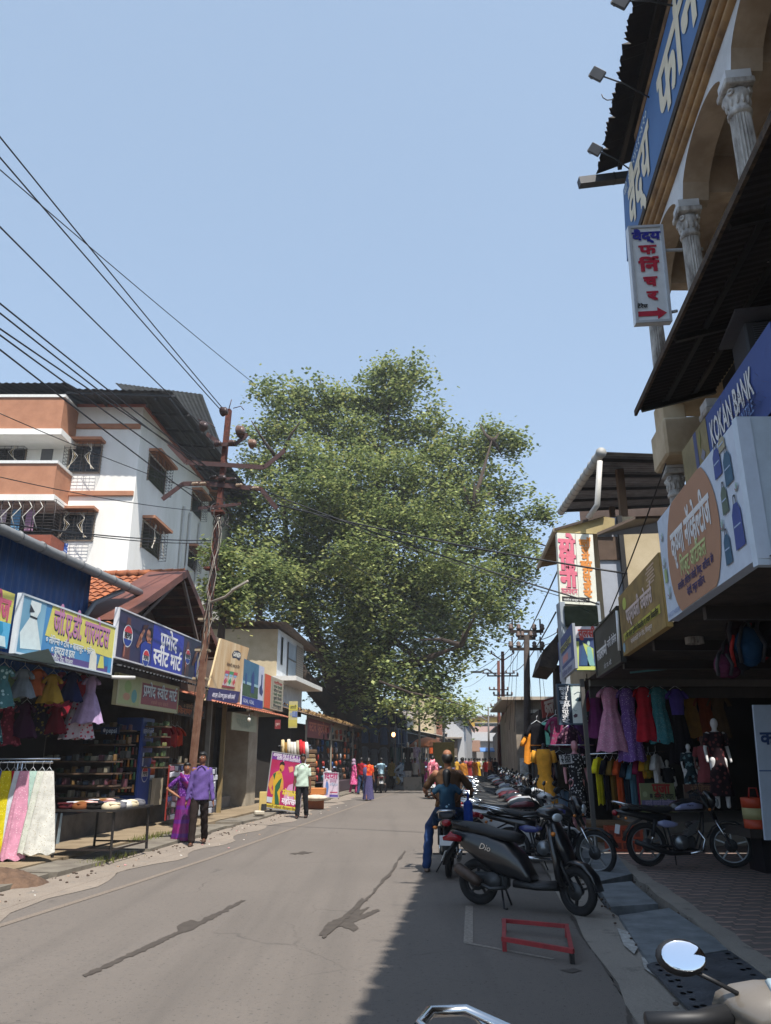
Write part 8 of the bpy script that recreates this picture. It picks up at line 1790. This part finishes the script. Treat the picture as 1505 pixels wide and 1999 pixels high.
for k in range(3600):
    u = rr.random(); w = rr.random()**2*.7; p = a.lerp(b, u).lerp(d.lerp(c_, u), w) + Vector((0, 0, .05+rr.random()*.10)); e = rr.uniform(0, 6.28); L = rr.uniform(.05, .11); m.add([p, p+Vector((math.cos(e)*L, math.sin(e)*L, rr.uniform(-.03, .07))), p+Vector((math.cos(e+1)*L, math.sin(e+1)*L, rr.uniform(-.02, .05)))], [(0, 1, 2)], DL)
m.build('roof_litter', t)['kind'] = 'stuff'
for y in (32.6, 37.5, 43, 50): m = MB(); c0 = -6.9+(y-32)*.03; m.bar(S(c0, y, .0), S(c0, y, 3.1), .07, .07, P('8a8478')); m.build('post', t)
m = MB(); m.add([S(-6.6, 36, .55), S(-6.2, 52, .55), S(-7.4, 52, .55), S(-7.6, 36, .55), S(-6.6, 36, .1), S(-6.2, 52, .1)], [(0, 1, 2, 3), (0, 1, 5, 4)], P('4a3c44')); m.build('low_shelf', t)
def shoe_pair(c_, lb):
    t = thing('footwear_pair', lb, 'footwear', (0, 0, 0)); m = MB()
    for q in (-.06, .06): m.sph((q, -.03, 0), (.05, .03, .13), P(c_, .5), 8, 6); m.sph((q, -.05, .05), (.045, .035, .04), P(c_, .5), 6, 4)
    m.build('soles', t); return t
SC_ = [('2a2a30', 'black'), ('b8b8bc', 'white'), ('28508a', 'blue'), ('a03028', 'red'), ('8a5a3a', 'tan'), ('3a7a8a', 'teal'), ('c86a30', 'orange'), ('5a3a4a', 'plum')]
pr = [shoe_pair(c_, '%s footwear hanging on the long stall under the leafy roof' % n_) for c_, n_ in SC_]; first = [1]*8; k = 0; rr = random.Random(12)
for r in range(8):
    for c in range(17):
        i = rr.choice((0, 0, 0, 1, 2, 3, 4, 5, 6, 7)); y = 33.4 + c*1.0 + rr.uniform(-.2, .2); p = S(-7.05+(y-32)*.035, y, .75+r*.30+rr.uniform(-.05, .05))
        if first[i]: o = pr[i]; o.location = p; first[i] = 0
        else: o = copy_tree(pr[i]); o.location = p
        o.rotation_euler = (0, 0, R(-60)); o['label'] = '%s footwear, %s column from the near end, %s row up' % (SC_[i][1], ords[c], ('lowest', 'second', 'third', 'fourth', 'fifth', 'sixth', 'seventh', 'top')[r]); o['group'] = '%s footwear on the long stall' % SC_[i][1]
# J. stalls under and beyond the tree
def cloth_stall(label, c, y0, y1, h, hang_cols, roofm, lb, zs=(2.6, 1.6), step=.55, L=.8, back=2.5, board_=None):
    t = thing('market_stall', label, 'stall'); m = MB(); m.add([S(c-.6, y0, 0), S(c-.6, y1, 0), S(c-.6, y1, h), S(c-.6, y0, h)], [(0, 1, 2, 3)], DARKIN); m.add([S(c, y0, 0), S(c-3, y0, 0), S(c-3, y0, h), S(c, y0, h)], [(0, 1, 2, 3)], M('stall_side', '4a4440', .9, var=.4)); m.build('wall', t)
    m = MB(); ribbed(S(c+.5, y0-.3, h-.2), S(c+.5, y1, h-.2), S(c-3, y0-.3, h+.5), S(c-3, y1, h+.5), .3, .03, roofm, m); m.build('awning', t)
    for y in (y0+.1, (y0+y1)/2, y1-.1): m = MB(); m.bar(S(c+.3, y, 0), S(c+.3, y, h-.2), .06, .06, P('6a625a')); m.build('post', t)
    k = 0; y = y0+.4; rr = random.Random(int(y0*7+c)); rown = dict(zip(zs, ('upper', 'lower') if len(zs) == 2 else ('upper', 'middle', 'lower')))
    for zz in zs:
        for q in range(5): cc, nn = hang_cols[(k*5+q) % len(hang_cols)]; garment('%s %s, %s row, %s on its camera side' % (nn, lb, rown[zz], ords[q]), S(c-.35-q*.55, y0-.08, zz+rr.uniform(-.1, .1)), L*rr.uniform(.8, 1.1), .38, .46, cl(cc), yaw=rr.uniform(-.3, .3), folds=4, nm='garment', cat='garment', group=lb, depth=.35, hanger=False, seed=k+30, sleeve=.2); k += 1
    while y < y1:
        for zz in zs: 
            cc, nn = hang_cols[k % len(hang_cols)]; garment('%s %s, %s row, %s along the road' % (nn, lb, rown[zz], ords[int((y-y0)/step)]), S(c+.1+rr.uniform(-.1, .1), y, zz), L*rr.uniform(.8, 1.1), .36, .42, cl(cc), yaw=R(-50), folds=4, nm='garment', cat='garment', group=lb, depth=.4, hanger=False, seed=k+1); k += 1
        y += step
    return t
BL_ = [('2a3a5c', 'dark blue'), ('4a5a78', 'slate blue'), ('6a7078', 'grey'), ('20242c', 'black'), ('8a98a8', 'pale grey'), ('3a5a54', 'green')]
cloth_stall('dark stall of jeans and shirts in the shade of the big tree', -4.9, 46, 54, 4.9, BL_, P('4a4640'), 'shirt at the stall under the tree', (4.4, 3.3, 2.2), .75, .95)
cloth_stall('open garment stall right of the tree beside the two mannequins', -3.9, 54.4, 61, 3.2, [('3c4a5c', 'slate'), ('8a4a3a', 'rust'), ('b0a898', 'pale'), ('2a2a30', 'black')], P('8a8478'), 'garment at the stall by the mannequins', (2.7, 1.5), .8, .9)
cloth_stall('far left stall with orange and white goods beneath the brick gable', -3.0, 61.6, 73, 3.4, [('c85a2c', 'orange'), ('b8b4ac', 'white'), ('6a3a34', 'brown'), ('4a6a8a', 'blue')], P('9a9488'), 'garment at the far left stall', (2.8, 1.5), 1.5, 1.0)
mannequin('black clad mannequin on a plinth at the left stalls', V(797, 1517, 43), R(170), cl('16161a'), 1.75, long=1.15, legs=cl('c8c8cc')); mannequin('mannequin in a white and lilac dress beside the black one', V(812, 1515, 44), R(170), cl('b8a8c0', '8a7898', 10), 1.75, long=1.3)
m = MB(); a = V(804, 1530, 43.6); m.bb((a.x-.45, 42.8, 0), (a.x+.5, 44.4, V(804, 1517, 43).z), CONC); m.build('plinth', label='low concrete plinth under the two mannequins', cat='plinth')
goods_rack('grey panel rack of folded packets before the mannequins', 773, 792, 1495, 1528, -4.4, ['8a98a4', 'a8b4bc', '6a7884'], '9aa4ac', 6, 3)
t = thing('parasol', 'faded orange parasol over a stall on the far left', 'umbrella', V(835, 1512, 52)); q = V(835, 1440, 52).z - t.location.z; m = MB(); m.lathe([(1.25, -.1), (1.2, 0), (.7, .38), (.0005, .55)], (0, 0, q-.5), 10, P('c87848', .8)); m.build('canopy', t); m = MB(); m.tube([(0, 0, 0), (0, 0, q)], .03, 6, P('8a8a88')); m.build('pole', t)
t = thing('cloth_sheet', 'faded mustard cloth sheet hung beside the orange parasol', 'cloth', V(866, 1462, 50)); m = MB(); m.box((0, 0, -.35), (1.35, .06, 1.5), cl('9a8448'), .1, .02); m.build('sheet', t)
# K. right side. gowns over the steps
LIFT[0] = 1.6
gw = [(1188, 1342, 1467, .34, .62, 'b07890', 'e0c0cc', 'dusty pink sequinned gown'), (1222, 1344, 1486, .33, .50, '6a4a88', 'c8b0dc', 'purple sequinned gown'), (1254, 1342, 1447, .33, .52, 'a81c2c', None, 'plain red gown'), (1282, 1342, 1451, .32, .46, '3c7a84', '88b8bc', 'teal beaded gown'), (1318, 1345, 1490, .30, .48, '1a161c', None, 'black gown with a violet bodice'), (1345, 1350, 1440, .30, .4, '7a5a24', None, 'dim mustard dress'), (1372, 1352, 1445, .30, .42, '6a3018', None, 'dim rust dress'), (1398, 1352, 1440, .3, .4, '4a3a28', None, 'dim brown dress'), (1160, 1345, 1440, .28, .4, '5c2450', None, 'dark magenta dress behind the post')]
for i, (px, ya, yb, wt, wb, c_, p_, lb) in enumerate(gw):
    a = V(px, ya, 14.9 + (.0 if i < 5 else .6)); garment(lb + ' hanging in the row above the steps', a, a.z-V(px, yb, a.y).z, wt, wb, cl(c_, p_, 36, .25), yaw=.1, waist=wt*.72, sleeve=.12 if i < 5 else .2, folds=8, depth=.6, frill=1, group='gowns hung above the dress shop steps', mat2=cl('4a3c8a') if i == 4 else None, seed=i+40)
    m = MB()
ku = [(1168, 1478, 1570, 'c8b01c', 'bright yellow kurta'), (1183, 1480, 1580, '221e24', 'black kurta'), (1196, 1482, 1568, '6a5020', 'olive gold kurta'), (1208, 1482, 1575, 'b84a24', 'orange kurta'), (1222, 1486, 1580, '26303c', 'dark slate kurta'), (1234, 1490, 1580, '4a7080', 'blue grey kurta'), (1246, 1480, 1578, '7a1c3c', 'maroon dotted kurta'), (1258, 1474, 1518, 'b88424', 'short mustard top'), (1266, 1474, 1518, '7a6a24', 'short olive top'), (1280, 1472, 1530, 'c8ccd0', 'white top')]
for i, (px, ya, yb, c_, lb) in enumerate(ku): a = V(px, ya, 15.2); garment(lb + ' on the lower rail beside the steps', a, a.z-V(px, yb, a.y).z, .30, .26, cl(c_), yaw=.9, sleeve=.22, folds=4, depth=.35, nm='kurta', cat='kurta', group='kurtas on the lower rail', seed=i+60)
m = MB(); m.tube([V(1150, 1472, 15.2), V(1300, 1468, 15.2)], .015, 6, CHR); m.build('lower_rail', label='thin steel rail carrying the row of kurtas', cat='rail')
lf = [(1048, 1412, 1470, '18181c', 'black kurta with a mustard hem'), (1068, 1410, 1456, '6aa894', 'mint green kurta'), (1098, 1418, 1458, '5c2040', 'plum dress'), (1112, 1420, 1455, '3a1c34', 'dark violet printed dress'), (1128, 1400, 1460, '4a2a5c', 'purple dress'), (1146, 1412, 1470, '2c2030', 'black violet dress'), (1040, 1430, 1490, 'b87424', 'mustard kurta behind'), (1085, 1400, 1456, '702848', 'magenta printed dress'), (1092, 1470, 1540, '241a24', 'dark brown kurta at the lower left'), (1104, 1485, 1540, '38342c', 'dark olive trousers'), (1085, 1540, 1580, '8aa0b8', 'pale blue jeans'), (1100, 1545, 1582, '6a88a8', 'washed blue jeans'), (1142, 1360, 1390, 'a01c24', 'small red top behind the parlour sign')]
for i, (px, ya, yb, c_, lb) in enumerate(lf): a = V(px, ya, 16.3+.1*(i % 3)); garment(lb + ' hanging left of the shop post', a, a.z-V(px, yb, a.y).z, .34, .42, cl(c_, '7a5a68' if 'print' in lb else None, 16), yaw=.3, sleeve=.2 if i < 8 else 0, folds=5, depth=.4, group='garments left of the shop post', seed=i+80)
m = MB(); m.tube([V(1035, 1455, 16.2), V(1160, 1454, 15.4)], .012, 6, CHR); m.build('cross_rail', label='thin rail running left from the shop post', cat='rail')
mannequin('headless mannequin in a mustard kurta by the dark pole', V(1067, 1572, 16.0)-Vector((0, 0, .35)), R(175), cl('b8822c'), 1.62, '1a1a1c', 1.05, head=False); mannequin('mannequin in a black and white printed dress with a pink face', V(1130, 1588, 15.6)-Vector((0, 0, .3)), R(190), cl('2a2a2e', 'b0b0b4', 20, .3), 1.6, '9a6a70', 1.2)
mannequin('white headed mannequin in a dark dress with a maroon scarf on the steps', V(1414, 1582, 13.6), R(185), cl('2a1c22', '6a3a3c', 14), 1.45, long=1.2); mannequin('small mannequin in a dusky pink dress behind the black motorcycle', V(1385, 1572, 14.4), R(170), cl('7a3c40'), 1.15, '4a2e24', .9); mannequin('child mannequin with a white egg head and a dark frock', V(1355, 1568, 14.6), R(180), cl('2a3c44', '6a8a90', 14), 1.0, long=.9); mannequin('small bare grey mannequin at the left of the steps', V(1312, 1590, 15.2), R(180), cl('2a2a2e'), .95, '8a8680', .9)
LIFT[0] = 1.0
t, f = board([(1251, 1530), (1317, 1528), (1320, 1585), (1252, 1587)], Y=14.2, name='pooja_shop_board', label='green and pink shop board with a red heading beside the steps', base='8a8a5c', th=.04); f.rect(0, 0, 1, 1, P('7c8058'), 0); f.text('पूजा', .6, .80, .17, P('a02c28'), bold=.04, width=.5); f.text('साहित्य भांडार', .66, .54, .09, P('22241c'), bold=.02, width=.56); f.rect(0, .24, 1, .42, P('6a6284'), 1); f.text('आमची आवडती दिगदर्शिका', .5, .32, .08, P('a89ab8'), bold=.02, width=.8); f.text('येथे मिळेल', .5, .1, .08, P('2c2c1c'), bold=.02, width=.7); f.rect(.26, .5, .34, .64, P('2a2420'), 1); f.ell(.12, .62, .07, .1, P('9aa07a'), 1); f.build('lettering', t)
t, f = board([(1336, 1532), (1403, 1530), (1405, 1570), (1337, 1570)], Y=14.3, name='dim_shop_board', label='dim brown and white board behind the motorcycle handlebar', base='6a5a50', th=.04); f.rect(0, .6, 1, 1, P('6a4438'), 1); f.text('साहित्य', .5, .78, .1, P('8a6a50'), bold=.02, width=.6); f.text('शॉपिंग कोल', .5, .3, .14, P('24303c'), bold=.03, width=.8); f.build('lettering', t)
t, f = board([(1091, 1474), (1116, 1471), (1118, 1490), (1094, 1492)], Y=15.2, name='price_card', label='white handwritten price card among the dark dresses', base='c0c0c0', th=.01, rect=False); f.text('2 टॉप', .5, .68, .09, P('1a1a24'), bold=.03, width=.8); f.text('₹ 500', .5, .28, .07, P('1a1a24'), bold=.03, width=.7); f.build('lettering', t)
for i, (z, d) in enumerate(((.06, 'lower'), (.26, 'upper'))):
    q = G(1208, 1660, .06); t = thing('plastic_crate', '%s of two stacked orange plastic crates behind the lone motorcycle' % d, 'crate', (q.x+.1, q.y, z), -.1); CRT = P('b04a2c', .5)
    m = MB(); m.bb((-.3, -.2, 0), (.3, .2, .02), CRT); [m.bb(a, b, CRT) for a, b in (((-.3, -.2, .02), (.3, -.185, .19)), ((-.3, .185, .02), (.3, .2, .19)), ((-.3, -.185, .02), (-.285, .185, .19)), ((.285, -.185, .02), (.3, .185, .19)))]; m.bb((-.32, -.22, .17), (.32, -.2, .195), CRT); m.build('shell', t)
    m = MB(); [m.bb((-.27+k*.11, -.204, .04), (-.19+k*.11, -.2005, .14), P('6a2a1c')) for k in range(5)]; m.build('slots', t)
q = V(1473, 1570, 11.6); q.z = V(1473, 1617, 11.6).z; t = thing('insulated_drum', 'orange drum with a cream band and red handle at the right edge', 'drum', q); m = MB(); m.lathe([(.165, 0), (.17, .01), (.175, .12)], (0, 0, 0), 20, P('b8401c', .5)); m.lathe([(.175, .12), (.177, .27)], (0, 0, 0), 20, P('a8a070', .6)); m.lathe([(.177, .27), (.18, .40), (.17, .405), (.0005, .4)], (0, 0, 0), 20, P('b8401c', .5)); m.build('body', t); m = MB(); m.tube([(-.07, 0, .4), (-.05, 0, .53), (.05, 0, .53), (.07, 0, .4)], .012, 6, P('a82820')); m.build('handle', t)
m = MB(); m.bb((-.16, -.1, -.12), (1.6, .8, -.005), P('3a3430')); m.bb((.12, .2, -q.z+.06), (1.4, .7, -.12), P('16141a')); o = m.build('dark_counter', loc=q, label='dark low counter carrying the orange drum', cat='counter')
t = thing('yellow_bin', 'yellow plastic bin half hidden behind the orange drum', 'bin', q+Vector((.28, .3, 0))); m = MB(); m.lathe([(.14, 0), (.16, .36), (.0005, .36)], (0, 0, 0), 4, P('a8942c', .5)); m.build('body', t)
bgs = [(1425, 1290, '5a2440', 'magenta school bag', .30), (1448, 1270, '1c1c24', 'black backpack with a tag', .34), (1462, 1262, '24486a', 'blue backpack', .34), (1480, 1250, 'a02420', 'red piped backpack', .36), (1498, 1240, '18161a', 'black and silver backpack', .38), (1410, 1300, '6a3050', 'small plum bag', .2), (1500, 1205, 'a82c28', 'upper red bag', .3), (1440, 1235, '2a1c20', 'dark maroon bag behind', .3)]
for i, (px, py, c_, lb, s_) in enumerate(bgs):
    t = thing('backpack', lb + ' hanging under the novelty sign', 'bag', V(px, py, 8.3-.1*(i % 3)), -.2, 'bags hung under the novelty sign'); m = MB(); m.sph((0, 0, 0), (s_*.42, s_*.34, s_*.62), cl(c_), 14, 10); m.sph((0, -s_*.24, -s_*.12), (s_*.30, s_*.16, s_*.3), cl(c_), 12, 8); m.build('body', t)
    m = MB(); m.tube([(-s_*.3, -.05, -s_*.5), (-s_*.38, -.12, 0), (-s_*.2, -.08, s_*.55), (0, 0, s_*.75)], .02, 6, P('b8241c' if i in (1, 3) else '2a2a30')); m.tube([(s_*.3, -.05, -s_*.5), (s_*.38, -.12, 0), (s_*.2, -.08, s_*.55)], .02, 6, P('2a2a30')); m.build('strap', t)
# AC unit and dry nest above the bank sign
q = V(1490, 690, 6.4); t = thing('air_conditioner', 'boxy air conditioner under the black canopy above the bank board', 'air conditioner', q, -.2); m = MB(); m.box((.2, 0, 0), (.8, .5, .42), P('3a3c42', .6), 0, .02); m.build('case', t); m = MB(); m.box((.2, -.255, 0), (.66, .012, .32), M('ac_grille', '22242a', .6, pattern='z', pscale=14, pcol='4a4c52', pth=.4)); m.build('grille', t); m = MB(); m.box((.2, -.05, .25), (1.0, .7, .03), P('50525a')); m.build('tray', t)
q = V(1490, 790, 5.9); t = thing('dry_straw_heap', 'dry brown straw heap on top of the white novelty sign', 'straw', q); m = MB(); rr = random.Random(3); ST = M('dry_straw', '7a5234', .95, col2='4a3020', scale=20)
for k in range(900): e = rr.uniform(0, 6.28); p = Vector((rr.gauss(.05, .17), rr.gauss(0, .15), abs(rr.gauss(0, .12))-.12)); d = Vector((math.cos(e), math.sin(e), rr.uniform(-.3, .6)))*rr.uniform(.06, .14); m.add([p, p+d, p+d*.5+Vector((.006, .006, .004))], [(0, 1, 2)], ST)
m.build('straw', t)
# ------------------------------------------------------------------ thin dusty air
hz = MB(); hz.bb((-60, -12, -1.6), (90, 175, 45)); hm = bpy.data.materials.new('dusty_air'); hm.use_nodes = True
n_ = hm.node_tree.nodes; n_.remove(n_['Principled BSDF']); pv = n_.new('ShaderNodeVolumePrincipled'); pv.inputs['Color'].default_value = (.92, .95, 1, 1); pv.inputs['Density'].default_value = .0008; pv.inputs['Anisotropy'].default_value = .2
hm.node_tree.links.new(pv.outputs[0], n_['Material Output'].inputs['Volume']); hz.mats = [hm]; hz.mi = [0]*6; hz.build('haze', kind='stuff')
